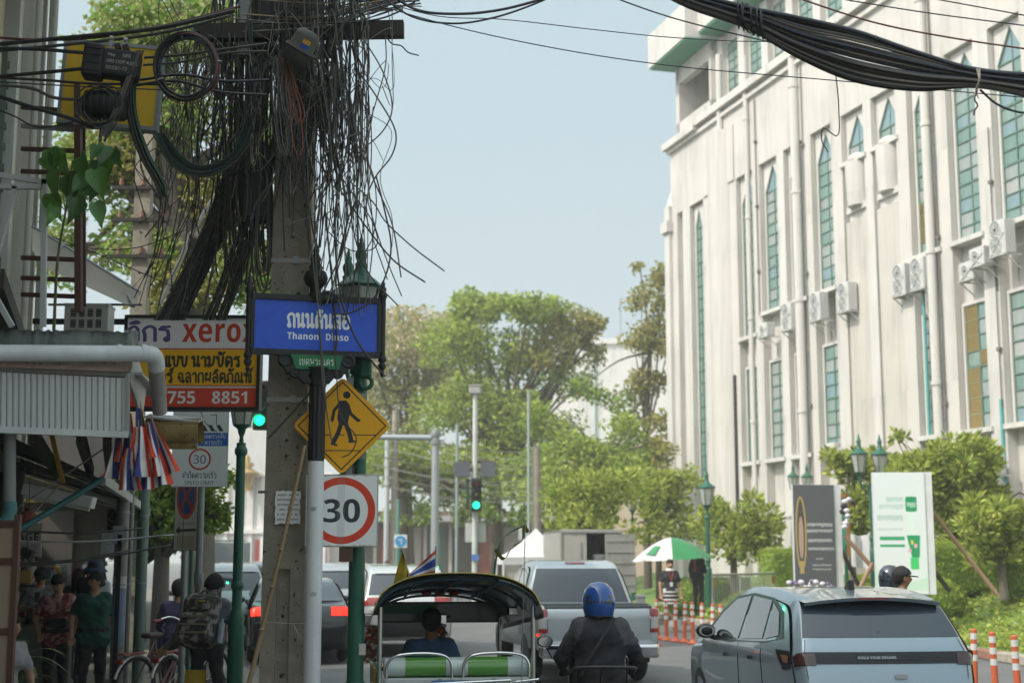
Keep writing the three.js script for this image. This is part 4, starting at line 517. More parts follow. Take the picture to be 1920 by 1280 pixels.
// ================================================================ traffic signs near the pole
{
  const d = 11.74, o = thing('crossing_sign', 'yellow diamond pedestrian crossing sign on the green lamp post', 'traffic sign', at(641, 798, d), .04), R = .385;
  const rd = []; for (let k = 0; k < 4; k++) { const a = k * Math.PI / 2, cx = Math.cos(a) * (R - .045), cy = Math.sin(a) * (R - .045); for (let j = -2; j <= 2; j++) { const t = a + j / 2 * .785; rd.push([cx + Math.cos(t) * .045, cy + Math.sin(t) * .045]); } }
  mesh('plate', plate(rd, .012), mat([.25, .2, .1], .6), o);
  const g = new THREE.ShapeGeometry(new THREE.Shape(rd.map(p => new THREE.Vector2(p[0], p[1])))), u = g.attributes.uv, q = g.attributes.position; for (let i = 0; i < q.count; i++) u.setXY(i, q.getX(i) / (2 * R) + .5, q.getY(i) / (2 * R) + .5); g.translate(0, 0, .0075);
  mesh('symbol', g, printMat(768, 768, (c, W) => {
    c.fillStyle = '#f3b012'; c.fillRect(0, 0, W, W); for (let k = 0; k < 2200; k++) { c.fillStyle = `rgba(${k % 2 ? '255,200,60' : '150,90,0'},.10)`; c.fillRect(hash2(k, 1, 7) * W, hash2(k, 2, 7) * W, 5, 4); }
    const X = p => (p[0] + .385) / .77 * W, Y = p => (.385 - p[1]) / .77 * W; c.strokeStyle = '#2b2a26'; c.lineWidth = 10; c.lineJoin = 'round'; c.beginPath(); for (let k = 0; k <= 4; k++) { const a = k * Math.PI / 2; c.lineTo(X([Math.cos(a) * .357]), Y([0, Math.sin(a) * .357])); } c.closePath(); c.stroke();
    const k = .385 / 87, P = (x, y) => [((x - 641) * k + .385) / .77 * W, ((y - 798) * k + .385) / .77 * W]; c.strokeStyle = c.fillStyle = '#2b2d30'; c.lineWidth = 9; const ln = (...pts) => { c.beginPath(); pts.forEach((p, i) => c[i ? 'lineTo' : 'moveTo'](...P(...p))); c.stroke(); };
    c.lineWidth = 8; ln([575, 815], [620, 815]); ln([632, 815], [646, 815]); ln([662, 815], [704, 815]); ln([606, 844], [677, 844]);
    c.beginPath(); c.arc(...P(649, 741), 30, 0, 7); c.fill(); const poly = (pts) => { c.beginPath(); pts.forEach((p, i) => c[i ? 'lineTo' : 'moveTo'](...P(...p))); c.closePath(); c.fill(); };
    poly([[634, 752], [648, 751], [655, 760], [655, 776], [651, 796], [636, 798], [632, 784], [634, 768]]); c.lineWidth = 26; c.lineCap = 'round'; ln([637, 756], [626, 770], [623, 786]); ln([650, 758], [657, 776], [670, 788]); c.beginPath(); c.arc(...P(623, 789), 10, 0, 7); c.fill(); c.beginPath(); c.arc(...P(672, 788), 12, 0, 7); c.fill();
    c.lineWidth = 36; c.lineCap = 'butt'; ln([640, 792], [634, 812], [624, 832]); ln([647, 792], [655, 812], [659, 828]); c.lineCap = 'round'; c.lineWidth = 14; ln([623, 832], [632, 834]); ln([655, 828], [666, 827]); grime(c, W, W, 220, 33);
  }, .42), o, true);
  mesh('mount', [box(.05, .9, .03, [.06, -.05, -.03]), ...[-.25, .25].map(y => box(.16, .04, .06, [.1, y, -.05]))], greySteel, o);
  const e = thing('speed_sign', 'square white speed limit 30 sign with red ring on the green lamp post', 'traffic sign', at(640, 957, 11.76), .04), S = .595;
  mesh('plate', rbox(S, S * .985, .016, .03), mat([.5, .48, .44], .6), e);
  const g2 = metre(face(S - .02, S - .03, [0, 0, .0092])); const p2 = g2.attributes.position, u2 = g2.attributes.uv; for (let i = 0; i < p2.count; i++) u2.setXY(i, p2.getX(i) / (S - .02) + .5, p2.getY(i) / (S - .03) + .5);
  mesh('symbol', g2, printMat(640, 640, (c, W) => { c.fillStyle = '#f3f5f5'; c.fillRect(0, 0, W, W); for (let k = 0; k < 300; k++) { c.fillStyle = `rgba(120,100,70,${.08 * hash2(k, 9, 9)})`; c.fillRect(hash2(k, 1, 8) * W, hash2(k, 2, 8) * W, 2, 14); } c.fillStyle = '#8c5a30'; for (let k = 0; k < 16; k++) c.fillRect(hash2(k, 3, 8) * W, k % 2 ? 0 : W - 6, 12, 6); c.strokeStyle = '#e0452a'; c.lineWidth = 66; c.beginPath(); c.arc(W / 2, W / 2, 272, 0, 7); c.stroke(); c.fillStyle = '#33373f'; c.font = 'bold 292px sans-serif'; c.textAlign = 'center'; c.save(); c.translate(W / 2 + 4, W / 2 + 106); c.scale(1.08, 1); c.fillText('30', 0, 0); c.restore(); c.fillStyle = 'rgba(160,170,175,.22)'; c.fillRect(W / 2 - 40, 0, 70, W); grime(c, W, W, 200, 35); }, .42), e, true);
  mesh('mount', [box(.11, .78, .03, [.04, -.02, -.025]), ...[-.2, .2].map(y => box(.2, .04, .06, [.09, y, -.04]))], mat([.13, .07, .05], .7), e);
}
{ // printed shop sign
  const d = 13.8, a = at(238, 593, d), b = at(487, 770, d), w = b.x - a.x, h = a.y - b.y, o = thing('shop_sign', 'projecting print shop sign in white, yellow and red on a black frame', 'shop sign', [(a.x + b.x) / 2, (a.y + b.y) / 2, -d], .02);
  mesh('frame', [span(-w / 2, w / 2, h / 2 - .03, h / 2, -.09, .09), span(-w / 2, w / 2, -h / 2, -h / 2 + .03, -.09, .09), span(-w / 2, -w / 2 + .03, -h / 2 + .03, h / 2 - .03, -.09, .09), span(w / 2 - .03, w / 2, -h / 2 + .03, h / 2 - .03, -.09, .09)], black, o); mesh('box', span(-w / 2 + .03, w / 2 - .03, -h / 2 + .03, h / 2 - .03, -.075, .075), offWhite, o);
  mesh('print', face(w - .06, h - .06, [0, 0, .0765]), printMat(1280, 890, (g, W, H) => {
    const X = px => (px - 244) / 237 * W, Y = py => (py - 598) / 167 * H; g.fillStyle = '#ecebee'; g.fillRect(0, 0, W, H); g.fillStyle = '#f6bb18'; g.fillRect(0, Y(658), W, Y(724) - Y(658)); g.fillStyle = '#cf4a34'; g.fillRect(0, Y(655), W, 14); g.fillRect(0, Y(724), W, 12); g.fillStyle = '#d0cdc6'; g.fillRect(0, Y(727), W, 10); g.fillStyle = '#dd4b34'; g.fillRect(0, Y(729.5), W, H);
    thai(g, 'วิกร', X(245), Y(641), Y(641) - Y(613), 26, '#5a4a86', X(327) - X(245)); g.fillStyle = '#d0452c'; g.font = 'bold 335px sans-serif'; g.fillText('xerox', X(343), Y(643), X(480) - X(343)); thai(g, 'กแบบ', X(300), Y(689), 100, 22, '#37362f', X(357) - X(300)); thai(g, 'นามบัตร', X(363), Y(689), 100, 22, '#37362f', X(452) - X(363)); thai(g, 'อร์', X(303), Y(719), 96, 20, '#37362f', X(331) - X(303)); thai(g, 'ฉลากผลิตภัณฑ์', X(338), Y(719), 96, 20, '#37362f', X(474) - X(338)); g.fillStyle = '#f4f2ee'; g.font = 'bold 170px sans-serif'; g.fillText('-755', X(310), Y(758.5), X(381) - X(310)); g.fillText('8851', X(400), Y(758.5), X(472) - X(400));
    for (let k = 0; k < 240; k++) { g.fillStyle = `rgba(60,55,50,${.05 * hash2(k, 4, 4)})`; g.fillRect(hash2(k, 1, 4) * W, hash2(k, 2, 4) * H, 3, 60); } grime(g, W, H, 260, 37);
  }, .4), o, true);
  for (const y of [h / 2 - .08, -h / 2 + .1]) mesh('support_arm', span(-w / 2 - .9, -w / 2, y, y + .05, -.03, .03), black, o);
}
{ // speed camera sign and no-stopping sign
  const d = 15, a = at(327, 772, d), b = at(427, 913, d), w = b.x - a.x, h = a.y - b.y, base = onRoad(373, d, .15), o = thing('speed_camera_sign', 'white speed limit board with blue strip and road drawing on a grey pole', 'traffic sign', base), c = V((a.x + b.x) / 2 - base.x, (a.y + b.y) / 2 - .15, .05);
  mesh('plate', box(w, h, .012, [c.x, c.y, c.z]), mat([.5, .52, .53], .5), o);
  mesh('print', face(w - .01, h - .01, [c.x, c.y, c.z + .0075]), printMat(600, 846, (g, W, H) => { g.fillStyle = '#e6ecee'; g.fillRect(0, 0, W, H); g.strokeStyle = '#333a3f'; g.lineWidth = 8; g.beginPath(); g.moveTo(300, 0); g.quadraticCurveTo(330, 160, 480, 225); g.stroke(); g.beginPath(); g.moveTo(470, 30); g.lineTo(470, 150); g.moveTo(400, 34); g.lineTo(472, 34); g.stroke(); g.fillStyle = '#333a3f'; for (const x of [320, 400, 490]) { g.beginPath(); g.moveTo(x - 20, 150); g.lineTo(x + 20, 150); g.lineTo(x + 60, 222); g.lineTo(x + 16, 222); g.fill(); } g.fillStyle = '#2a66c4'; g.fillRect(276, 240, 324, 150); thai(g, 'เขตตรวจจับ', 310, 304, 42, 6, '#dfe6ee', 270); thai(g, 'ความเร็ว', 350, 374, 42, 6, '#dfe6ee', 190); g.strokeStyle = '#b8433a'; g.lineWidth = 20; g.beginPath(); g.arc(300, 540, 112, 0, 7); g.stroke(); g.fillStyle = '#37424a'; g.font = '130px sans-serif'; g.textAlign = 'center'; g.fillText('30', 300, 588); thai(g, 'จำกัดความเร็ว', 112, 752, 54, 7, '#37424a', 380); g.font = '58px sans-serif'; g.fillText('SPEED LIMIT', 300, 828, 320); }, .45), o, true);
  mesh('pole', [cyl(.036, .036, c.y + .3, 16, [0, (c.y + .3) / 2, 0]), cyl(.05, .05, .12, 12, [0, at(373, 1085, d).y - .15, 0])], greySteel, o);
  const d2 = 15.7, e = at(352, 957, d2), f = thing('no_stopping_sign', 'grey board with blue and red no stopping disc and black arrow', 'traffic sign', onRoad(346, d2, .15)), q = part('board', f); q.position.set(e.x - f.position.x, e.y - .15, .06); q.rotation.y = -.9;
  mesh('plate', rbox(.56, .86, .014, .03), mat([.45, .45, .42], .6), q);
  mesh('print', face(.54, .84, [0, 0, .0085]), printMat(384, 598, (g, W, H) => { g.fillStyle = '#e0e1da'; g.fillRect(0, 0, W, H); g.fillStyle = '#dc5a38'; g.beginPath(); g.arc(W / 2, 190, 176, 0, 7); g.fill(); g.fillStyle = '#2a55a8'; g.beginPath(); g.arc(W / 2, 190, 140, 0, 7); g.fill(); g.strokeStyle = '#c65334'; g.lineWidth = 36; g.beginPath(); g.moveTo(95, 92); g.lineTo(290, 288); g.moveTo(290, 92); g.lineTo(95, 288); g.stroke(); g.fillStyle = '#3a3a38'; g.fillRect(70, 440, 300, 20); g.beginPath(); g.moveTo(20, 450); g.lineTo(90, 415); g.lineTo(90, 485); g.fill(); g.fillStyle = '#cdc9b4'; g.fillRect(40, 490, 300, 96); g.strokeStyle = '#8a8a80'; g.lineWidth = 3; for (let k = 0; k < 9; k++) g.strokeRect(70 + k * 30, 395, 14, 10); }, .5), q, true);
  mesh('pole', cyl(.034, .034, e.y + .3, 14, [0, (e.y + .3) / 2, 0]), greySteel, f); mesh('green_pole', cyl(.022, .022, e.y, 12, [.06, e.y / 2, -.05]), lampGreen, f);
}

// ================================================================ shophouse at the footpath
const wallX = d => -4.13 - .283 * (d - 10);
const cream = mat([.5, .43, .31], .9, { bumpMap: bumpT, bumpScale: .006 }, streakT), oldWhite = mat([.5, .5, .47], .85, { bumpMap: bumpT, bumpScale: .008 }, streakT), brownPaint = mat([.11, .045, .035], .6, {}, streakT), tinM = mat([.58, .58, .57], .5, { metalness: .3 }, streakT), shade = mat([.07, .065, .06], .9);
{
  const o = thing('old_shophouse', 'tall old cream shophouse with peeling pilasters at the edge of the footpath', 'building', [wallX(10), 0, -10], STREET);
  mesh('wall', span(-8, 0, 0, 10.6, -11.2, 16), cream, o); mesh('roof', span(-8.3, .5, 10.6, 10.9, -11.5, 16.4), mat([.25, .1, .07], .8), o);
  for (const z of [-11, -8.5, -5.5, -2, 2.1]) mesh('pilaster', span(-.02, .16, 0, 10.5, z - .2, z + .2), oldWhite, o);
  for (let k = 0; k < 4; k++) { const z = -9.6 + k * 3.6; mesh('shutter', [span(-.01, .06, 5.6, 7.4, z - .8, z + .8), ...[0, 1, 2, 3, 4, 5, 6].map(i => span(.05, .08, 5.75 + i * .23, 5.82 + i * .23, z - .75, z + .75))], mat([.12, .16, .12], .7), o); mesh('opening_shade_panel', span(-.01, .05, .15, 2.9, z - 1.4, z + 1.4), shade, o); mesh('canopy_beam', span(0, .45, 3.9, 4.05, z - 1.6, z + 1.6), woodDark, o); }  // dark panels on the wall paint the shade inside the shop openings
  for (const [z, x] of [[-10.7, .24], [-10.3, .3], [-7.8, .22]]) mesh('downpipe', cyl(.045, .045, 7.6, 10, [x, 6.8, z]), oldWhite, o);
  for (let k = 0; k < 5; k++) mesh('eave_board', span(0, .75, 9 - k * .16, 9.06 - k * .16, -6 + k * .1, -1), woodDark, o);
}
{ // rusty red rack carrying the yellow light box
  const d = 11.4, o = thing('sign_rack', 'red-brown steel ladder rack holding the yellow sign over the awning', 'rack');
  mesh('upright', beam(at(146, 160, d), at(147, 585, d), .075, .05), brownPaint, o); mesh('thin_upright', beam(at(157, 235, d + .1), at(158, 575, d + .1), .018, .02), brownPaint, o);
  for (const y of [205, 240, 283, 325, 487, 525, 556]) mesh('rung', beam(at(40, y - 4, d + .2), at(148, y + (y < 250 ? 4 : 0), d), .03, .035), y === 240 ? greySteel : brownPaint, o);
  const e = at(209, 162, d + .05), s = thing('yellow_sign', 'square yellow light box sign in a grey frame behind the splice boxes', 'sign', e, .12); s.rotation.z = -.05; const w = .75, h = .66;
  mesh('frame', [span(-w / 2 - .03, w / 2 + .03, h / 2, h / 2 + .03, -.06, .06), span(-w / 2 - .03, w / 2 + .03, -h / 2 - .03, -h / 2, -.06, .06), span(-w / 2 - .03, -w / 2, -h / 2, h / 2, -.06, .06), span(w / 2, w / 2 + .03, -h / 2, h / 2, -.06, .06)], greySteel, s);
  mesh('panel', span(-w / 2, w / 2, -h / 2, h / 2, -.05, .05), mat([.75, .47, .02], .45, {}, streakT), s);
}
{ // white tube frame
  const d = 9.7, m = mat([.55, .57, .58], .5, {}, streakT), o = thing('tube_frame', 'white painted square-tube frame standing on the concrete ledge', 'frame');
  for (const [a, b] of [[[-40, 322], [88, 342]], [[-40, 350], [80, 350]], [[83, 328], [80, 612]], [[28, 350], [-20, 520]], [[-10, 555], [22, 612]]]) mesh('tube', beam(at(...a, d), at(...b, d), .035, .035), m, o);
}
{ // bodhi shoot: every leaf its own
  const o = thing('bodhi_plant', 'young bodhi fig with big heart-shaped leaves growing on the ledge', 'plant'), d = 9.6, s = new THREE.Shape(); s.moveTo(0, 0); s.bezierCurveTo(.05, .03, .075, -.02, .065, -.06); s.bezierCurveTo(.055, -.11, .015, -.13, 0, -.2); s.bezierCurveTo(-.015, -.13, -.055, -.11, -.065, -.06); s.bezierCurveTo(-.075, -.02, -.05, .03, 0, 0);
  const g = new THREE.ShapeGeometry(s, 5), p = g.attributes.position; for (let i = 0; i < p.count; i++) p.setZ(i, Math.abs(p.getX(i)) * .4 - p.getY(i) * p.getY(i) * 1.2); g.computeVertexNormals(); metre(g);
  const gm = [[.07, .2, .03], [.1, .26, .04], [.05, .14, .03]].map(c => mat(c, .4, { transmission: .3, thickness: 0, side: THREE.DoubleSide }, leafT));
  mesh('stem', [taper([at(100, 620, d + .1), at(108, 480, d + .05), at(125, 380, d), at(135, 300, d)], [.012, .01, .008, .005], 14, 6), ...[[200, 300], [215, 330], [185, 390], [90, 310], [80, 370]].map(q => tube([at(122, 395, d), at((122 + q[0]) / 2, q[1] + 4, d), at(q[0], q[1], d)], .004, 8, 5))], mat([.12, .13, .05], .8), o);
  for (const [x, y, k] of [[90, 292, 1], [85, 305, .9], [120, 300, 1.1], [150, 305, 1.2], [108, 330, 1.3], [130, 340, 1.25], [95, 375, 1.1], [115, 345, 1], [140, 350, 1.1], [158, 345, .9], [178, 330, 1.2], [190, 320, 1.1], [197, 285, .9], [210, 295, .8], [202, 310, 1], [183, 285, .7], [153, 390, 1], [176, 392, 1], [192, 390, .7], [100, 400, .8], [140, 380, 1], [113, 290, .8], [165, 360, .8], [186, 350, .9]]) { const l = mesh('leaf', g, gm[Math.floor(rnd() * 3)], o); l.position.copy(at(x, y - 12, d + rr(-.12, .1))); l.rotation.set(rr(-.5, .3), rr(-.8, .8), rr(-.5, .5)); l.scale.setScalar(k * .95); }
}
{ // sloping cloth awning further along, and the wall unit on the ledge
  const d = 16, o = thing('cloth_awning', 'sloping grey-beige cloth awning stretched beyond the red rack', 'awning'), A = at(60, 425, d), B = at(262, 548, d), C = at(250, 578, d - .5), D = at(90, 505, d - .9), E = at(60, 470, d - 1);
  mesh('cloth', grid(14, 6, (u, v) => { const t = A.clone().lerp(B, u), b = (u < .12 ? E.clone().lerp(D, u / .12) : D.clone().lerp(C, (u - .12) / .88)); const q = t.lerp(b, v); return [q.x, q.y - Math.sin(v * 3.14) * .03, q.z]; }), mat([.36, .32, .26], .9, { transmission: .25, thickness: 0, side: THREE.DoubleSide }, streakT), o);
  mesh('rail', [bar(A, B, .02), bar(at(90, 571, d - .5), at(266, 571, d - .5), .014)], greySteel, o); mesh('fold_arm', [bar(at(75, 505, d - .6), at(120, 455, d), .015), bar(at(230, 540, d), at(250, 575, d - .5), .015)], greySteel, o);
  const e = at(161, 622, 13), c = thing('wall_ac_unit', 'small white air-conditioner with a grid front standing on the concrete ledge', 'air conditioner', e, .06), w = .4, h = .245;
  mesh('casing', [rbox(w, h, .26, .012, [0, h / 2, -.1]), box(w * 1.02, .02, .28, [0, h + .004, -.1])], mat([.55, .56, .53], .55, {}, streakT), c);
  const sq = metre(box(.05, .075, .02)); for (let j = 0; j < 2; j++) for (let i = 0; i < 4; i++) { const q = mesh('grille_square', sq, mat([.03, .035, .035], .7), c); q.position.set(-.115 + i * .076, .072 + j * .1, .024); mesh('grille_slat', [0, 1, 2].map(k => box(.05, .006, .012, [-.115 + i * .076, .048 + j * .1 + k * .024, .034])), mat([.3, .3, .29], .6), c); }
}
// ---------------------------------------------------------------- corrugated awning at the corner
{
  const o = thing('shop_awning', 'shop awning with ribbed tin fascia under a mossy concrete ledge', 'awning'), dA = px => 9.8 + .5 * px / 238, q = (px, py, dz = 0) => at(px, py, dA(px) + dz);
  const chip = mat([.46, .47, .45], .95, { bumpMap: concreteB, bumpScale: .02 }, tex(256, 1.1, (u, v, i, j) => { const a = fbm(u * 9, v * 9, 9, 201, 5), b = fbm(u * 20, v * 20, 20, 211, 4); const c = a > .56 ? [.42, .47, .42] : [.82, .84, .83]; const k = b > .63 ? .45 : 1; return c.map(x => x * k); }));
  { const top = [], n = 46; for (let i = 0; i <= n; i++) { const px = -60 + i * 300 / n; top.push(q(px, 617 + 5 * px / 240 + rr(-2.5, 2.5))); } const pos = [], idx = []; top.forEach((t, i) => { const px = -60 + i * 300 / n, b = q(px, 650), r = q(px, 612 + 5 * px / 240, 1.4); r.y = t.y; pos.push(...b.toArray(), ...t.toArray(), ...r.toArray()); if (i < n) { const a = i * 3; idx.push(a, a + 3, a + 4, a, a + 4, a + 1, a + 1, a + 4, a + 5, a + 1, a + 5, a + 2); } }); const g = new THREE.BufferGeometry(); g.setAttribute('position', new THREE.Float32BufferAttribute(pos, 3)); g.setIndex(idx); g.computeVertexNormals(); mesh('ledge', [g, beam(q(240, 634, .02), q(252, 634, 1.4), .06, .12)], chip, o); }
  mesh('ledge_soffit', [beam(q(-60, 668, .1), q(240, 672, .1), .16, .16)], mat([.4, .36, .33], .95, {}, concreteT), o); mesh('pink_batten', beam(q(-60, 683), q(238, 694), .06, .03), mat([.42, .29, .25], .85, {}, streakT), o); mesh('batten', beam(q(-60, 690, .02), q(238, 703, .02), .06, .035), mat([.2, .18, .17], .9, {}, streakT), o);
  const nR = 26, rib = metre(grid(6, 1, (u, v) => [0, 0, 0]));
  for (let k = 0; k < nR; k++) { const x0 = -60 + k * 296 / nR, x1 = x0 + 296 / nR; const yT = px => 697 + 12 * px / 238, yB = px => 800 + 8 * px / 238; mesh('tin_rib', [grid(8, 1, (u, v) => { const px = x0 + (x1 - x0) * u, w = (u < .3 ? 0 : u < .38 ? (u - .3) / .08 : u < .55 ? 1 : u < .63 ? (.63 - u) / .08 : 0) * .012, p = q(px, v < .5 ? yB(px) : yT(px), -w); return p.toArray(); })], tinM, o); }
  mesh('bottom_trim', [beam(q(-60, 803, -.01), q(238, 815, -.01), .05, .045), beam(q(238, 700, 0), q(238, 815, 0), .03, .03)], tinM, o);
  mesh('roof_slab', [(() => { const a = q(-80, 690, .15), b = q(238, 700, .15), g = grid(1, 1, (u, v) => { const p = a.clone().lerp(b, u); return [p.x - v * (.283 * 4.6) - (u < .5 ? 0 : .0), p.y, p.z - v * 4.6]; }); return g; })(), beam(q(238, 756, .05), V(q(238, 756).x - 1.25, q(238, 756).y, q(238, 756).z - 4.5), .03, .4)], mat([.1, .095, .09], .9), o);
  for (const [x, y] of [[60, 815], [150, 818], [200, 820]]) mesh('rafter', beam(q(x, y, .1), V(q(x, y).x - 1.2, q(x, y).y, q(x, y).z - 4.4), .06, .1), woodDark, o);
  const pipe = thing('drain_pipe', 'thick white plastic drain pipe running along the ledge and elbowing down', 'pipe'), pm = mat([.78, .8, .81], .4, {}, streakT), r = .058;
  mesh('run', [bar(q(-80, 661, -.1), q(277, 663, -.1), r, r, 20), ...[222, 268].map(x => bar(q(x - 5, 662, -.1), q(x + 5, 662, -.1), r + .006, r + .006, 20))], pm, pipe); mesh('elbow', tube([q(274, 663, -.1), q(285, 665, -.09), q(291, 674, -.05), q(293, 690, .0)], r + .003, 16, 18), pm, pipe);
  mesh('fall', [bar(q(292, 686, 0), q(296, 740, .25), r, r, 20), bar(q(296, 735, .22), q(299, 772, .32), r * .95, r * .95, 20), bar(q(295, 724, .2), q(296, 738, .24), r + .006, r + .006, 20)], mat([.4, .38, .36], .6, {}, streakT), pipe);
  const st = thing('fascia_stay', 'folded tin corner brackets behind the drain pipe bend', 'bracket'); mesh('tin_sheet', [beam(q(245, 680, .1), q(268, 755, .6), .02, .3), beam(q(240, 700, .2), q(280, 740, 1.0), .2, .02)], tinM, st);
  const du = thing('weathered_duct', 'weathered yellow-brown metal duct end jutting out beside the flags', 'duct', at(325, 812, 11)); const dm = mat([.3, .22, .08], .8, { bumpMap: bumpT, bumpScale: .008 }, concreteT); mesh('shell', [xf(new THREE.CylinderGeometry(.135, .135, .41, 20, 1, true, -.4, 3.9), [0, -.02, 0], [0, 0, 1.57]), box(.41, .2, .02, [0, -.03, .1])], dm, du); mesh('top_flashing', box(.42, .015, .2, [0, .115, .0], [.2, 0, -.08]), tinM, du);
  const pp = thing('teal_downpipe', 'faded teal downpipe with an elbow under the tin fascia', 'pipe'); mesh('shaft', bar(q(17, 815, .1), q(17, 950, .1), .042, .042, 16), mat([.25, .26, .25], .8, {}, streakT), pp); mesh('elbow', tube([q(17, 940, .1), q(17, 962, .1), q(6, 982, .1), q(-20, 990, .1)], .047, 14, 14), mat([.06, .17, .17], .6), pp);
  const tp = mesh('teal_strut', bar(at(-30, 1032, 10.5), at(192, 898, 11.2), .024, .024, 10), mat([.03, .14, .14], .5)); tag(tp, 'long teal pipe strut slanting up under the awning', 'strut');
  const yp = mesh('yellow_strap', beam(at(96, 815, 10.4), at(117, 905, 10.6), .035, .01), mat([.36, .2, .03], .7)); tag(yp, 'yellow strap hanging from the awning rafters', 'strap');
  for (const [a, b, l] of [[[195, 840], [20, 960], 'thin pale stay wire slanting under the awning rafters'], [[110, 910], [60, 965], 'short dark stay wire below the yellow strap']]) tag(mesh('stay_wire', bar(at(...a, 11), at(...b, 10.6), .006), mat([.2, .18, .16], .7)), l, 'wire');
  const tr = thing('light_trough', 'long white fluorescent light trough hung under the awning roof', 'lamp', at(110, 930, 12.5)); tr.rotation.z = -.2; mesh('reflector', rbox(.62, .1, .14, .01), white, tr); mesh('tube', cyl(.016, .016, .58, 10, [0, -.06, .02], [0, 0, 1.57]), white, tr);
}
{ // bunch of small national flags
  const fm = printMat(96, 64, (g, W, H) => { for (const [c, a, b] of [['#cf4a35', 0, 1], ['#e4e4e4', 1 / 6, 5 / 6], ['#3c4280', 1 / 3, 2 / 3]]) { g.fillStyle = c; g.fillRect(0, a * H, W, (b - a) * H); } }, .8, { side: THREE.DoubleSide });
  const G = 'bunch of small striped flags at the awning corner';
  for (const [x, y, w, h, rot, dz] of [[262, 765, .26, .38, .25, 0], [285, 790, .24, .4, .5, .06], [240, 775, .22, .36, -.1, .1], [258, 800, .24, .36, .1, -.05], [285, 825, .22, .34, .35, .1], [225, 820, .22, .3, -.25, .05], [245, 840, .2, .3, .0, -.06], [265, 845, .2, .28, .15, .04], [232, 800, .18, .34, -.35, .12]]) {
    const o = thing('striped_flag', 'small red, white and blue striped flag hanging in the bunch at the awning corner', 'flag', at(x, y, 10.35 + dz), rr(-.5, .5), G); o.rotation.z = rot * .55;
    const ph = rr(0, 6), g = grid(14, 12, (u, v) => [(u - .5) * w * .8 * (.35 + .65 * v) + Math.sin(v * 3 + ph) * .012, -v * h, Math.sin(u * 9 + ph + v * 2) * .035 * (.5 + v)]); const uv = g.attributes.uv; for (let i = 0; i < uv.count; i++) uv.setXY(i, uv.getY(i), uv.getX(i));
    mesh('cloth', g, fm, o, true); mesh('stick', bar(V(0, .05, -.01), V(0, -h * .5, -.01), .005), bamboo, o);
  }
  const rb = thing('ribbon_tassels', 'yellow and white ribbon tassels hanging under the striped flags', 'tassel'); for (let k = 0; k < 14; k++) mesh('ribbon', tube([at(215 + k * 3, 840 + rr(-5, 5), 10.5), at(212 + k * 3.4, 870, 10.5), at(210 + k * 3.6, 880 + rr(0, 22), 10.5)], .006, 8, 4), k % 3 ? mat([.5, .36, .06], .8) : white, rb);
}
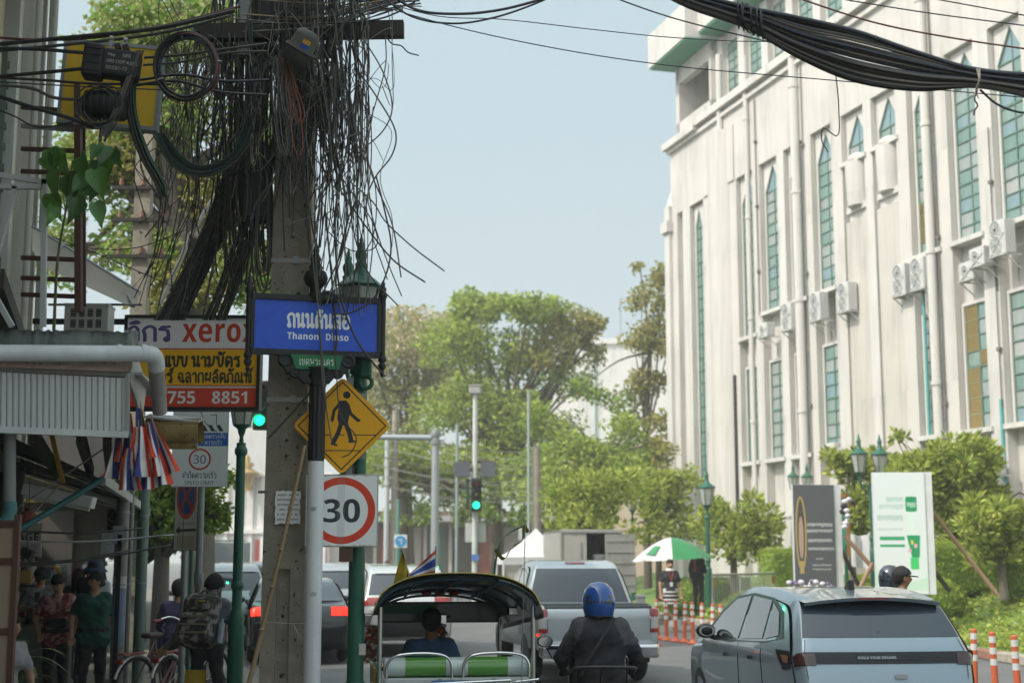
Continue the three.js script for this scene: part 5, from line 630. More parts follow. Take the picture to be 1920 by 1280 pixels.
{ // canopy over the footpath, shops beneath and the near door panel
  const o = thing('footpath_canopy', 'long dark canopy with pale edge strip roofing the footpath shops', 'awning'), E = d => V(-3.55 - .205 * (d - 12.5), 2.52, -d), Wl = d => V(wallX(d) - .3, 3.25, -d);
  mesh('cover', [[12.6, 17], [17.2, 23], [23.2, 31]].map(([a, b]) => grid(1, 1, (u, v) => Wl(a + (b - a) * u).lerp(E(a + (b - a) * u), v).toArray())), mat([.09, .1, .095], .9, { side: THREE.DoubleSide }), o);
  mesh('edge_strip', beam(E(12.6), E(31), .05, .09), mat([.5, .49, .46], .7), o); for (const d of [14, 18.5, 24, 30]) mesh('canopy_arm', bar(Wl(d).setY(3.1), E(d), .018), greySteel, o);
  const dp = thing('door_panel', 'tan folding door panel with brown frame beside the footpath', 'door', at(-8, 1130, 9.2), .1); mesh('leaf', span(-.2, .1, -1.2, .48, -.02, .02), mat([.36, .27, .19], .7, {}, streakT), dp); mesh('stile', [span(.09, .125, -1.22, .55, -.03, .03)], brownPaint, dp); for (const y of [.47, .235, -.2, -.6]) mesh('rail', span(-.2, .092, y, y + .045, -.028, .028), brownPaint, dp);
  const S = (label, px, py, d, w, h, draw, cat = 'sign') => { const t = thing('shop_board', label, cat, at(px, py, d), .15); mesh('plate', rbox(w, h, .04, .015), mat([.45, .44, .41], .6), t); mesh('print', face(w - .02, h - .02, [0, 0, .0215]), printMat(256, Math.round(256 * h / w), draw, .5), t, true); };
  S('white shop board with black capital letters under the canopy', 44, 1012, 17.5, .42, .4, (g, W, H) => { g.fillStyle = '#b9b5a8'; g.fillRect(0, 0, W, H); g.fillStyle = '#2a2a2a'; g.font = 'bold 86px sans-serif'; g.fillText('SAGE', 34, 130, 210); g.fillStyle = '#77736a'; for (let k = 0; k < 4; k++) g.fillRect(40, 160 + k * 16, 190, 5); });
  S('small pale menu board between the shop posts', 202, 1022, 20, .2, .34, (g, W, H) => { g.fillStyle = '#aeb2b0'; g.fillRect(0, 0, W, H); g.fillStyle = '#6d716e'; for (let k = 0; k < 9; k++) g.fillRect(30, 40 + k * 40, 190 * hash2(k, 1, 3), 8); });
  const cols = [[.08, .1, .07], [.16, .12, .08], [.05, .07, .09], [.2, .14, .05], [.1, .05, .04]];
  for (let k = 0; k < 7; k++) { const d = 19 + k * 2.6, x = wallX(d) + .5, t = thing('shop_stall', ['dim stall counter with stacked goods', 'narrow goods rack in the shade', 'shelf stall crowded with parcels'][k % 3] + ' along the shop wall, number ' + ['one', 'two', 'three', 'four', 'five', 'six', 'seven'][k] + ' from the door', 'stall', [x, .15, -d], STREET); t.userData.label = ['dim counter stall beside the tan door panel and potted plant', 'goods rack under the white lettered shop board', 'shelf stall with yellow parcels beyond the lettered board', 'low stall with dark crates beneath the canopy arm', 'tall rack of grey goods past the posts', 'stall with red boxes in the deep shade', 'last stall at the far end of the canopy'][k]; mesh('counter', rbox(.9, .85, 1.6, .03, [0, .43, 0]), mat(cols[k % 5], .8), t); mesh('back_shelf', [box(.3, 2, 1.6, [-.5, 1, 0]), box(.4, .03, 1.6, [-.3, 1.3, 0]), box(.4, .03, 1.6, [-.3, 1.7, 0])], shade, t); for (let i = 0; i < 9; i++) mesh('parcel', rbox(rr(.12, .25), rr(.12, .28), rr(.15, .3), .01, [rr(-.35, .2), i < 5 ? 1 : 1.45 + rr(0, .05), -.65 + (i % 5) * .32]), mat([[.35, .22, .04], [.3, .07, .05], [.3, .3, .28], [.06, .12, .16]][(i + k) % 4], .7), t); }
  for (const [px, d, r, m, lb, top] of [[226, 16.2, .075, 'grey', 'grey steel footpath post with a blue and white sticker band', 3.0], [243, 16.8, .028, 'grey', 'thin grey conduit post next to the stickered post', 2.9], [268, 17.5, .052, 'green', 'pale green pipe post holding the canopy edge', 2.6], [261, 19.5, .045, 'dark', 'dark green pipe post behind the pale one', 2.6]]) {
    const t = thing('canopy_post', lb, 'post', onRoad(px, d, .15)); mesh('shaft', [cyl(r, r, top, 14, [0, top / 2, 0]), cyl(r * 1.6, r * 1.6, .03, 12, [0, .015, 0])], m === 'grey' ? mat([.23, .225, .215], .6, { metalness: .3 }, streakT) : m === 'green' ? mat([.16, .22, .19], .6, {}, streakT) : lampGreen, t); for (const y of [.5, 1.4, 2.2]) mesh('band', cyl(r + .006, r + .006, .02, 14, [0, y, 0]), greySteel, t);
    if (r > .07) { mesh('slot', box(.05, 1.9, .02, [0, 1, r - .002]), black, t); mesh('sticker', xf(new THREE.CylinderGeometry(r + .003, r + .003, .62, 16, 1, true, -1.2, 2.6), [0, 1.05, 0]), mat([.17, .23, .32], .6), t); mesh('white_sticker', xf(new THREE.CylinderGeometry(r + .004, r + .004, .13, 16, 1, true, -1.2, 2.6), [0, 1.43, 0]), mat([.5, .5, .48], .6), t); mesh('paper', face(.15, .2, [0, 1.95, r + .008]), mat([.45, .46, .46], .7), t); }
  }
  for (const [a, b, lb] of [[[30, 1015], [330, 1002], 'grey conduit crossing between the canopy posts'], [[20, 1062], [320, 1022], 'black cable sagging below the conduit'], [[20, 1056], [240, 1032], 'second black cable sagging below the conduit'], [[40, 996], [270, 990], 'black cable above the conduit']]) tag(mesh('strung_cable', tube([at(...a, 14), at((a[0] + b[0]) / 2, (a[1] + b[1]) / 2 + 6, 15), at(...b, 16)], .011, 14, 6), lb.startsWith('grey') ? greySteel : black), lb, 'cable');
  { const t = thing('hanging_lamp', 'small dark square lamp dangling on a wire under the canopy', 'lamp', at(50, 1037, 13)); t.rotation.z = -.5; mesh('shade', rbox(.11, .08, .1, .01), black, t); const c = mesh('wire', bar(V(0, .04, 0), V(-.03, .5, 0), .004), black, t); c.rotation.z = .5; }
  { const t = thing('red_lantern', 'faded orange-red paper lantern hanging by the teal downpipe', 'lantern', at(52, 970, 12)); mesh('paper', ball(.075, [0, 0, 0], [1, .85, 1], 14), mat([.35, .09, .05], .8, { transmission: .2, thickness: 0 }), t); mesh('cap', [cyl(.03, .03, .02, 10, [0, .065, 0]), cyl(.03, .03, .02, 10, [0, -.065, 0]), cyl(.003, .003, .3, 5, [0, .2, 0])], black, t); }
  { const t = thing('potted_plant', 'striped broad-leaved plant in a pot beside the seated person', 'plant', onRoad(45, 14.6, .15)); mesh('pot', lathe([[.0, 0], [.14, 0], [.18, .32], [.16, .32], [.14, .28], [0, .28]], 16), mat([.2, .09, .06], .8), t); mesh('stem', bar(V(0, .28, 0), V(0, .8, 0), .02), barkGrey, t); for (let k = 0; k < 22; k++) { const a = k * 2.4, L = rr(.35, .55), up = rr(.3, .9), y0 = .35 + (k % 8) * .07; const g = grid(8, 2, (u, v) => { const w = Math.sin(Math.min(1, u * 1.02) * 3.1) * .05 * (v - .5) * 2, r = L * u, y = y0 + up * L * u - u * u * L * .75; return [Math.cos(a) * r - Math.sin(a) * w, y, Math.sin(a) * r + Math.cos(a) * w]; }); mesh('leaf', g, mat(k % 3 ? [.12, .22, .05] : [.24, .3, .1], .5, { transmission: .2, thickness: 0, side: THREE.DoubleSide }, leafT), t); } }
  { // pole behind the left trees
    const b = onRoad(243, 24, .15), t = thing('far_utility_pole', 'slim concrete utility pole with wooden arms standing by the street tree', 'utility pole', b); const top = at(243, 262, 24).y; mesh('shaft', beam(V(0, 0, 0), V(0, top, 0), .27, .24), concrete, t); for (const py of [372, 432, 500]) mesh('arm', box(1.0, .06, .07, [0, at(243, py, 24).y, .15]), woodDark, t); for (let k = 0; k < 9; k++) mesh('insulator', cyl(.035, .04, .12, 8, [-.35 + (k % 3) * .35 + (k % 3 ? .02 : 0), at(243, [365, 425, 493][Math.floor(k / 3)], 24).y + .04, .15]), mat([.25, .12, .08], .4), t); for (let k = 0; k < 8; k++) mesh('hole', cyl(.02, .02, .01, 8, [0, top - .4 - k * .35, .125], [1.57, 0, 0]), black, t);  // black discs on the shaft paint the dark of its holes
    const u = mesh('grey_conduit', taper([at(428, 330, 22), at(370, 420, 22), at(300, 570, 22)], [.03, .035, .035], 10, 8), mat([.4, .38, .35], .8)); tag(u, 'pale conduit slanting up in front of the street tree trunk', 'conduit');
    for (const [p, lb] of [[[[60, 440], [150, 463], [250, 465], [350, 430]], 'barbed service wire running past the slim concrete pole'], [[[60, 430], [180, 475], [330, 540]], 'thin service wire dipping behind the red rack']]) tag(cable('service_wire', p, 17, .007, cabM[0]), lb, 'wire');
    const c = thing('wire_coil', 'small tangled coil of thin wire on the service wire', 'wire coil', at(198, 495, 17)); for (let k = 0; k < 7; k++) mesh('loop', xf(new THREE.TorusGeometry(rr(.05, .09), .003, 4, 20), [rr(-.03, .03), rr(-.06, .06), 0], [rr(-.3, .3), rr(-.5, .5), 0]), cabM[1], c);
  }
}
{
  const o = thing('shop_row', 'dim two-storey shop row closing the view along the footpath', 'building', [wallX(27) + 1.4, 0, -27], STREET);
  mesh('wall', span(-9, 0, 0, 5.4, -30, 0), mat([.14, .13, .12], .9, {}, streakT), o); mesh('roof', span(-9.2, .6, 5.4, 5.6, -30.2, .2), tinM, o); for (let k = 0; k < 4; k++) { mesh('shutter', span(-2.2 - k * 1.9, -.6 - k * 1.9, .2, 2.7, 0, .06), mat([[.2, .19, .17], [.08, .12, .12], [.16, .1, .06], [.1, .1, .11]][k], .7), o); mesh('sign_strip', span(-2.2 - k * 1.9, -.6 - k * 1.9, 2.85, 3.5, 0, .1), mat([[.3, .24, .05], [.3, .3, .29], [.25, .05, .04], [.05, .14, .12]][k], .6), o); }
}
placed('street_tree', 'dark leafy street tree closing the footpath behind the canopy posts', 262, 30, [[262, 1180], [260, 1060], [268, 980]], [.2, .16, .12], [[235, 920, 70, 45, 1700], [300, 910, 60, 45, 1500], [250, 980, 80, 40, 1700], [320, 980, 50, 40, 1100], [285, 1030, 60, 30, 900], [210, 1020, 40, 40, 700]], .15, GRN.dark, { spread: .5 });
// ================================================================ beyond the crossing
{
  const farWhite = mat([.82, .82, .8], .8, {}, plasterT), farCream = mat([.62, .52, .38], .85, {}, plasterT), tile = mat([.09, .085, .09], .8, {}, streakT);
  const bx = (name, label, px0, px1, py0, d, dep, m, cat = 'building') => { const a = at(px0, py0, d), b = at(px1, py0, d), o = thing(name, label, cat, [(a.x + b.x) / 2, 0, -d - dep / 2]); mesh('wall', span(-(b.x - a.x) / 2, (b.x - a.x) / 2, 0, a.y, -dep / 2, dep / 2), m, o); return [o, b.x - a.x, a.y, dep]; };
  { const [o, w, h, dp] = bx('white_block', 'plain white building rising behind the slender tree', 1028, 1275, 645, 112, 14, farWhite); mesh('parapet', span(-w / 2 - .2, w / 2 + .2, h, h + .45, -dp / 2 - .2, dp / 2 + .2), farWhite, o); for (const x of [-1.5, 2.2]) mesh('drainpipe', cyl(.07, .07, h, 8, [x, h / 2, dp / 2 + .08]), mat([.25, .4, .4], .6), o); for (let k = 0; k < 6; k++) mesh('window', span(-w / 2 + .8 + k * 1.6, -w / 2 + 1.6 + k * 1.6, h - 9.5, h - 8.2, dp / 2, dp / 2 + .04), mat([.2, .22, .24], .3), o); mesh('antenna', cyl(.04, .05, 5.5, 6, [-.5 + w * .18, h + 3, -4]), greySteel, o); mesh('roof_hut', span(-w * .25, -w * .05, h + .45, h + 2.2, -4, -1), farWhite, o); }
  { const [o, w, h, dp] = bx('cream_house', 'low cream house partly hidden behind the yellow-green trees', 1060, 1270, 838, 92, 10, farCream); mesh('cornice', span(-w / 2 - .3, w / 2 + .3, h, h + .3, -dp / 2 - .3, dp / 2 + .3), farCream, o); for (let k = 0; k < 4; k++) mesh('window', span(-w / 2 + 1 + k * 1.7, -w / 2 + 1.8 + k * 1.7, h - 2.6, h - 1.2, dp / 2, dp / 2 + .05), tile, o); }
  { const [o, w, h, dp] = bx('dark_roof_house', 'small house with a dark pyramid roof among the trees', 1065, 1150, 905, 78, 5, farCream); mesh('roof', xf(new THREE.ConeGeometry(w * .82, 2.2, 4), [0, h + 1.1, 0], [0, Math.PI / 4, 0]), tile, o); }
  { const [o, w, h, dp] = bx('shop_terrace', 'row of dim brown shopfronts beyond the traffic lights', 640, 1060, 958, 90, 6, mat([.2, .11, .08], .8, {}, streakT)); mesh('awning', box(w, .1, 1.6, [0, h - .5, dp / 2 + .7], [.25, 0, 0]), mat([.2, .2, .2], .8), o); for (let k = 0; k < 9; k++) { const x = -w / 2 + .8 + k * w / 9; mesh('shopfront', span(x, x + w / 13, 0, h - 1, dp / 2, dp / 2 + .06), [shade, mat([.3, .07, .04], .7), mat([.4, .37, .32], .7), mat([.08, .14, .12], .7)][k % 4], o); mesh('pillar', span(x - .3, x - .1, 0, h, dp / 2, dp / 2 + .3), mat([.5, .48, .44], .8), o); } }
  { const [o, w, h, dp] = bx('temple_gate', 'bright white temple wall with pilasters seen past the concrete pole', 400, 620, 885, 95, 8, farWhite); mesh('cornice', [span(-w / 2 - .2, w / 2 + .2, h - .3, h, dp / 2, dp / 2 + .3), span(-w / 2, w / 2, h * .46, h * .5, dp / 2, dp / 2 + .3)], farWhite, o); for (let k = 0; k < 10; k++) mesh('pilaster', span(-w / 2 + k * .8, -w / 2 + k * .8 + .28, 0, h - .3, dp / 2, dp / 2 + .18), farWhite, o); for (const x of [-1.0, 1.6]) mesh('red_door', span(x, x + .55, 0, 3, dp / 2 + .02, dp / 2 + .12), mat([.35, .05, .04], .6), o);
    const q = at(461, 890, 94), f = thing('gilded_finial', 'golden tiered finial above the white temple wall', 'finial', q); mesh('tiers', lathe([[0, 1.5], [.08, 1.3], [.3, 1.05], [.2, .9], [.55, .7], [.35, .45], [.7, .2], [.9, 0], [.5, -.1], [.4, -.9], [.5, -1]], 14), mat([.55, .36, .12], .45, { metalness: .4 }), f); }
  bx('hazy_block', 'plain pale far building filling the gap by the signal', 380, 560, 800, 150, 10, mat([.62, .62, .6], .85, {}, plasterT));
  // poles and signals
  const post = (name, label, px, d, topPy, r, m, cat = 'pole') => { const b = onRoad(px, d), o = thing(name, label, cat, b), h = at(px, topPy, d).y; mesh('shaft', cyl(r * .85, r, h, 14, [0, h / 2, 0]), m, o); return [o, h, b]; };
  { const [o, h, b] = post('gantry_pole', 'grey steel gantry pole with a long arm over the crossing', 815, 46, 806, .14, mat([.4, .43, .44], .5, { metalness: .4 })); const a = at(660, 820, 46); mesh('arm', bar(V(0, h - .25, 0), V(a.x - b.x, h - .22, 0), .1, .08, 12), mat([.4, .43, .44], .5, { metalness: .4 }), o); for (const t of [.1, .35]) mesh('collar', cyl(.18, .18, .12, 14, [0, h - t - .05, 0]), greySteel, o); }
  post('steel_post', 'thin grey post between the gantry and the street light', 856, 52, 795, .06, mat([.3, .36, .37], .5));
  { const [o, h] = post('street_light', 'tall white street light pole carrying the green signal', 890, 50, 738, .1, mat([.6, .6, .58], .5)); mesh('lamp_head', [rbox(.42, .3, .42, .06, [0, h + .12, 0]), box(.46, .05, .46, [0, h + .28, 0])], mat([.4, .39, .36], .5), o); mesh('speaker_box', [box(.55, .5, .3, [-.45, at(890, 880, 50).y, 0])], mat([.1, .11, .13], .7), o); mesh('speaker_box', box(.5, .5, .3, [.45, at(890, 880, 50).y, 0]), mat([.1, .11, .13], .7), o); mesh('sign_back', box(.72, .66, .03, [.02, at(890, 998, 50).y, -.12]), mat([.5, .52, .48], .7), o); mesh('blue_tag', box(.26, .22, .03, [.02, at(890, 1045, 50).y, .12]), mat([.1, .2, .5], .6), o); }
  function signal(label, px, py, d, on) { const o = thing('traffic_light', label, 'traffic light', at(px, py, d)), r = .12; mesh('housing', [rbox(.36, 1.15, .22, .03, [0, .36, -.12])], black, o); mesh('backboard', box(.1, 1.0, .3, [-.3, .36, -.14]), black, o); ['green', 'amber', 'red'].forEach((c, k) => { mesh('hood', xf(new THREE.CylinderGeometry(r + .015, r + .015, .16, 16, 1, true, 0, Math.PI * 2), [0, k * .36, .06], [Math.PI / 2, 0, 0]), black, o); const lit = c === on; mesh(c + '_lens', xf(new THREE.SphereGeometry(r, 18, 9, 0, 6.3, 0, 1.5), [0, k * .36, -.02], [Math.PI / 2, 0, 0], [1, 1, 1]), lit ? new THREE.MeshStandardMaterial({ color: 0x10c890, emissive: 0x18f0a0, emissiveIntensity: 1.6 }) : mat(c === 'red' ? [.12, .02, .02] : c === 'amber' ? [.14, .09, .02] : [.02, .1, .07], .3), o); }); const l = new THREE.PointLight(0x20ffb0, 2.5, 0, 2); l.position.set(0, 0, .2); l.castShadow = true; o.add(l); return o; }
  signal('green-lit traffic light on the tall white street light', 893, 947, 49.6, 'green'); signal('green-lit traffic light peeping out beside the concrete pole', 487, 788, 30, 'green').scale.setScalar(.9);
  { const [o, h] = post('far_concrete_pole', 'concrete power pole beside the gantry arm', 738, 60, 770, .16, concrete, 'utility pole'); mesh('crossarm', box(1.6, .1, .1, [0, h - 1, 0]), woodDark, o); mesh('steel_tube', cyl(.11, .11, h - 1, 10, [-.3, (h - 1) / 2, .2]), mat([.5, .52, .53], .5), o); }
  { const [o, h] = post('far_concrete_pole', 'concrete power pole with a wire coil near the canopy tent', 1006, 56, 838, .2, concrete, 'utility pole'); mesh('steel_tube', cyl(.05, .06, h + 2.2, 10, [-.3, (h + 2.2) / 2, .2]), mat([.35, .42, .42], .5), o); mesh('meter_box', box(.4, .5, .3, [-.5, at(1006, 1000, 56).y, .2]), mat([.5, .53, .53], .6), o); }
  for (let k = 0; k < 10; k++) tag(mesh('far_power_line', tube([at(700, 800 + k * 12 + (k % 3) * 5, 60), at(860, 838 + k * 11 + (k % 3) * 4, 58), at(1008, 852 + k * 10, 56)], k % 4 ? .009 : .02, 12, 5), k % 4 ? mat([.3, .29, .27], .7) : cabM[1]), 'thin power line strung between the far concrete poles', 'wire', 'power lines strung between the far concrete poles');
  { const [o, h] = post('round_sign', 'small blue round direction sign on a teal post', 751, 47, 1000, .05, lampGreen, 'traffic sign'); mesh('plate', rbox(.42, .42, .02, .03, [0, h - .25, .06]), white, o); mesh('disc', cyl(.18, .18, .01, 24, [0, h - .25, .075], [1.57, 0, 0]), mat([.03, .3, .6], .5), o); mesh('arrow', [box(.03, .2, .004, [.03, h - .26, .083]), box(.12, .03, .004, [-.02, h - .2, .083])], white, o); }
  { const [o] = post('teal_post', 'teal lamp post stem beside the round blue sign', 745, 55, 935, .07, mat([.12, .3, .26], .5)); }
}
{ // tent, box truck, umbrella, barricade and boards
  const d = 44, b = onRoad(1005, d), o = thing('canopy_tent', 'white peaked canopy tent beside the small box truck', 'tent', b, .1), yE = at(1005, 1044, d).y, yP = at(1008, 990, d).y, r = 1.12, rp = (u, v) => { }, cloth = mat([.75, .75, .76], .8, { transmission: .2, thickness: 0, side: THREE.DoubleSide });
  mesh('roof', (() => { const G = []; for (let k = 0; k < 4; k++) { const c = [[-1, -1], [1, -1], [1, 1], [-1, 1]], a = c[k], e = c[(k + 1) % 4]; G.push(grid(8, 8, (u, v) => { const x = (a[0] + (e[0] - a[0]) * u) * r * (1 - v), z = (a[1] + (e[1] - a[1]) * u) * r * (1 - v); return [x, yE + (yP - yE) * Math.pow(v, 1.5), z]; })); } return G; })(), cloth, o); mesh('valance', [[-r, -r, r, -r], [r, -r, r, r], [r, r, -r, r], [-r, r, -r, -r]].map(q => grid(8, 1, (u, v) => [q[0] + (q[2] - q[0]) * u, yE - v * .22, q[1] + (q[3] - q[1]) * u])), cloth, o);
  for (const [x, z] of [[-r, -r], [r, -r], [r, r], [-r, r]]) mesh('leg', box(.06, yE, .06, [x * .98, yE / 2, z * .98]), white, o);
  const d2 = 40, q = onRoad(1108, d2), t = thing('box_truck', 'small grey box truck with one rear door swung open', 'truck', q, .12), grey = mat([.38, .37, .34], .7, {}, streakT), yT = at(1108, 994, d2).y, W = 1.72;
  mesh('cargo_box', [span(-W / 2, -W / 2 + .05, .85, yT, -3.2, 0), span(W / 2 - .05, W / 2, .85, yT, -3.2, 0), span(-W / 2, W / 2, yT - .06, yT, -3.2, 0), span(-W / 2, W / 2, .85, .92, -3.2, 0), span(-W / 2, W / 2, .92, yT, -3.2, -3.15)], grey, t); mesh('rear_frame', [rbox(W + .04, .1, .06, .02, [0, yT - .03, .02]), rbox(.08, yT - .85, .06, .02, [-W / 2 + .03, (yT + .85) / 2, .02])], grey, t); mesh('closed_door', [span(-W / 2 + .08, -.12, .92, yT - .08, -.03, .02), box(.03, 1.0, .03, [-.3, 1.8, .04])], mat([.46, .44, .39], .7, {}, streakT), t);
  const od = mesh('open_door', [box(.85, yT - 1.0, .04, [.42, (yT + .9) / 2 - .05, 0]), ...[0, 1, 2, 3, 4].map(k => box(.8, .03, .02, [.42, 1.1 + k * .3, .03]))], grey, t); od.position.set(.4, 0, .05); od.rotation.y = .1; mesh('cargo', [rbox(.5, .5, .6, .03, [0, 1.2, -.8]), rbox(.35, .9, .3, .08, [.3, 1.5, -.4])], mat([.5, .5, .52], .8), t); mesh('chassis', [box(1.3, .2, 5, [0, .6, -2.2]), rbox(1.7, 1.2, 1.5, .15, [0, 1.2, -4.2])], greySteel, t); for (const [x, z] of [[-.7, -1], [.7, -1], [-.7, -4.2], [.7, -4.2]]) mesh('wheel', cyl(.36, .36, .22, 18, [x, .36, z], [0, 0, 1.57]), rubber, t);
  const d3 = 37, u0 = onRoad(1267, d3, .16), um = thing('market_umbrella', 'large round market umbrella, half white and half green, by the lawn', 'umbrella', u0), yR = at(1267, 1048, d3).y - .16, yA = at(1266, 1007, d3).y - .16, R = 1.02, wm = mat([.7, .71, .7], .7, { transmission: .25, thickness: 0, side: THREE.DoubleSide }), gm = mat([.03, .3, .1], .6, { transmission: .25, thickness: 0, side: THREE.DoubleSide });
  for (let k = 0; k < 8; k++) { const a0 = k / 8 * 6.283 + .1, a1 = a0 + .785, gr = Math.cos(a0 + .39) > .05; mesh('panel', grid(6, 7, (u, v) => { const a = a0 + (a1 - a0) * u, sag = 1 - .05 * Math.sin(u * 3.14), r = R * v * sag; return [Math.cos(a) * r, yA - (yA - yR) * Math.pow(v, 1.6) - .02 * Math.sin(u * 3.14) * v, Math.sin(a) * r]; }), gr ? gm : wm, um); mesh('rib', bar(V(0, yA - .03, 0), V(Math.cos(a0) * R, yR + .01, Math.sin(a0) * R), .01, .008, 5), greySteel, um); } mesh('pole', cyl(.025, .025, yA, 10, [0, yA / 2, 0]), white, um); mesh('base', cyl(.25, .28, .12, 16, [0, .06, 0]), greySteel, um); mesh('green_mark', grid(3, 3, (u, v) => { const a = 2.2 + u * .35, r = R * (.55 + .3 * v); return [Math.cos(a) * r, yA - (yA - yR) * Math.pow(r / R, 1.6) + .012, Math.sin(a) * r]; }), gm, um); um.rotation.z = .05;
  const a3 = onRoad(1335, 36.5), e3 = onRoad(1452, 40.5), bc = thing('barricade', 'low steel crowd barricade with yellow end stickers on the lawn edge', 'barrier'), st = mat([.42, .43, .42], .5, { metalness: .4 }), yb = .6, yt = 1.42, L = (t, y) => V(a3.x + (e3.x - a3.x) * t, y, a3.z + (e3.z - a3.z) * t); mesh('frame', [bar(L(0, yt), L(1, yt), .03), bar(L(0, yb), L(1, yb), .025), bar(L(0, .3), L(0, yt), .03), bar(L(1, .3), L(1, yt), .03)], st, bc); for (let k = 1; k < 30; k++) mesh('bar', bar(L(k / 30, yb), L(k / 30, yt), .012, .012, 6), st, bc); for (const t of [.03, .97]) mesh('sticker', beam(L(t - .03, 1.25), L(t + .03, 1.25), .03, .2), mat([.5, .3, .05], .6), bc); mesh('panel', beam(L(.42, 1.15), L(.58, 1.15), .02, .35), mat([.5, .5, .5], .6), bc);
  { const q2 = onRoad(1200, 36), w2 = thing('water_barrier', 'upright grey slatted bin beside the market umbrella', 'bin', q2); for (let k = 0; k < 6; k++) mesh('slat', box(.03, .85, .2, [-.1 + k * .04, .5, 0]), st, w2); mesh('rim', box(.26, .05, .24, [0, .92, 0]), st, w2); const c = thing('traffic_cone', 'orange traffic cone beside the pickup truck', 'traffic cone', onRoad(1220, 31)); mesh('cone', cyl(.03, .14, .66, 16, [0, .37, 0]), mat([.6, .12, .05], .6), c); mesh('base', rbox(.36, .05, .36, .02, [0, .03, 0]), mat([.6, .12, .05], .6), c); }
  // memorial board and white poster board
  const board = (name, label, px0, px1, pyT, pyB, d, turn, draw, W, H) => { const A = at(px0, pyT, d), B = at(px1, pyB, d), w = (B.x - A.x) / Math.cos(turn), h = A.y - B.y, o = thing(name, label, 'board', [(A.x + B.x) / 2, B.y, -d], turn); mesh('panel', span(-w / 2, w / 2, 0, h, -.1, .0), mat([.62, .64, .65], .7), o); mesh('print', face(w - .02, h - .02, [0, h / 2, .002]), printMat(W, H, draw, .6), o, true); mesh('side_cloth', span(w / 2, w / 2 + .16, 0, h, -.12, -.02), mat([.75, .76, .77], .7), o); for (const s of [-1, 1]) mesh('leg', box(.06, h + 1, .06, [s * w * .44, h / 2 - .5, -.16]), bamboo, o); return [o, w, h]; };
  board('memorial_board', 'tall dark grey board with an oval gold frame and rows of white print', 1485, 1572, 908, 1108, 33, .12, (g, W, H) => { g.fillStyle = '#55585b'; g.fillRect(0, 0, W, H); g.strokeStyle = '#b59a5e'; g.lineWidth = 16; g.fillStyle = '#4a4748'; g.beginPath(); g.ellipse(W * .17, H * .46, W * .115, H * .34, 0, 0, 7); g.fill(); g.stroke(); g.fillStyle = '#b49a86'; g.beginPath(); g.ellipse(W * .17, H * .5, W * .06, H * .2, 0, 0, 7); g.fill(); g.fillStyle = '#b59a5e'; g.fillRect(W * .12, H * .72, W * .1, H * .12); const row = (y, x0, x1, h2) => { for (let x = x0; x < x1; x += 9) { g.fillStyle = '#cfd0cf'; g.fillRect(W * 0 + x, y + 6 * hash2(x, y, 3), 5, h2 * (.6 + .4 * hash2(x, y, 4))); } }; row(H * .36, W * .32, W * .94, 34); row(H * .42, W * .32, W * .94, 30); row(H * .51, W * .34, W * .92, 30); row(H * .59, W * .34, W * .95, 28); row(H * .69, W * .52, W * .7, 12); row(H * .75, W * .42, W * .88, 14); row(H * .79, W * .42, W * .88, 14); }, 400, 900);
  board('poster_board', 'tall white poster board with green panels leaning beside the trees', 1636, 1742, 885, 1114, 31.5, -.08, (g, W, H) => { g.fillStyle = '#d9dfdf'; g.fillRect(0, 0, W, H); g.fillStyle = '#c2dccb'; g.beginPath(); g.moveTo(0, H * .78); g.lineTo(W * .4, H * .95); g.lineTo(W, H * .86); g.lineTo(W, H * .97); g.lineTo(0, H * .97); g.fill(); const row = (y, x0, x1, h2, c) => { for (let x = x0; x < x1; x += 8) { g.fillStyle = c; g.fillRect(x, y + 5 * hash2(x, y, 3), 4, h2 * (.6 + .4 * hash2(x, y, 4))); } }; row(H * .2, W * .25, W * .58, 44, '#8fb8a6'); row(H * .26, W * .1, W * .58, 44, '#9cc0b0'); row(H * .35, W * .07, W * .55, 52, '#8fae9f'); row(H * .46, W * .07, W * .56, 18, '#a9b6b0'); g.fillStyle = '#2f9a68'; g.fillRect(W * .1, H * .53, W * .48, 28); g.fillRect(W * .1, H * .595, W * .48, 20); g.fillStyle = '#128c58'; g.beginPath(); g.roundRect(W * .62, H * .2, W * .22, H * .125, 16); g.fill(); row(H * .245, W * .65, W * .82, 50, '#d5e6dc'); g.fillRect(W * .66, H * .33, W * .1, H * .19); row(H * .38, W * .68, W * .75, 90, '#cfe4d8'); g.fillStyle = '#17915a'; g.beginPath(); g.moveTo(W * .62, H * .52); g.lineTo(W * .88, H * .52); g.lineTo(W * .86, H * .7); g.lineTo(W * .72, H * .72); g.fill(); g.fillStyle = '#3cc268'; g.beginPath(); g.roundRect(W * .68, H * .7, W * .16, H * .1, 10); g.fill(); g.fillStyle = '#e2a7b4'; g.fillRect(W * .64, H * .63, 26, 26); g.fillRect(W * .76, H * .59, 24, 30); g.fillStyle = '#d6bf4e'; g.fillRect(W * .7, H * .56, 20, 34); }, 420, 920);
  const gb = thing('green_notice_board', 'green notice board with an orange frame behind the memorial board', 'board', at(1545, 985, 38), .2); mesh('panel', box(1.25, 1.45, .06), mat([.07, .32, .22], .6), gb); mesh('frame', [box(1.4, .1, .1, [0, .76, 0], [0, 0, .03]), box(.1, 1.6, .1, [.66, 0, 0]), box(.1, 1.6, .1, [-.66, 0, 0])], mat([.42, .2, .06], .6), gb); mesh('emblem', cyl(.16, .16, .02, 8, [.35, .15, .04], [1.57, 0, 0]), mat([.5, .25, .1], .6), gb); for (const s of [-1, 1]) mesh('leg', box(.08, 1.6, .08, [s * .6, -1.3, 0]), lampGreen, gb);
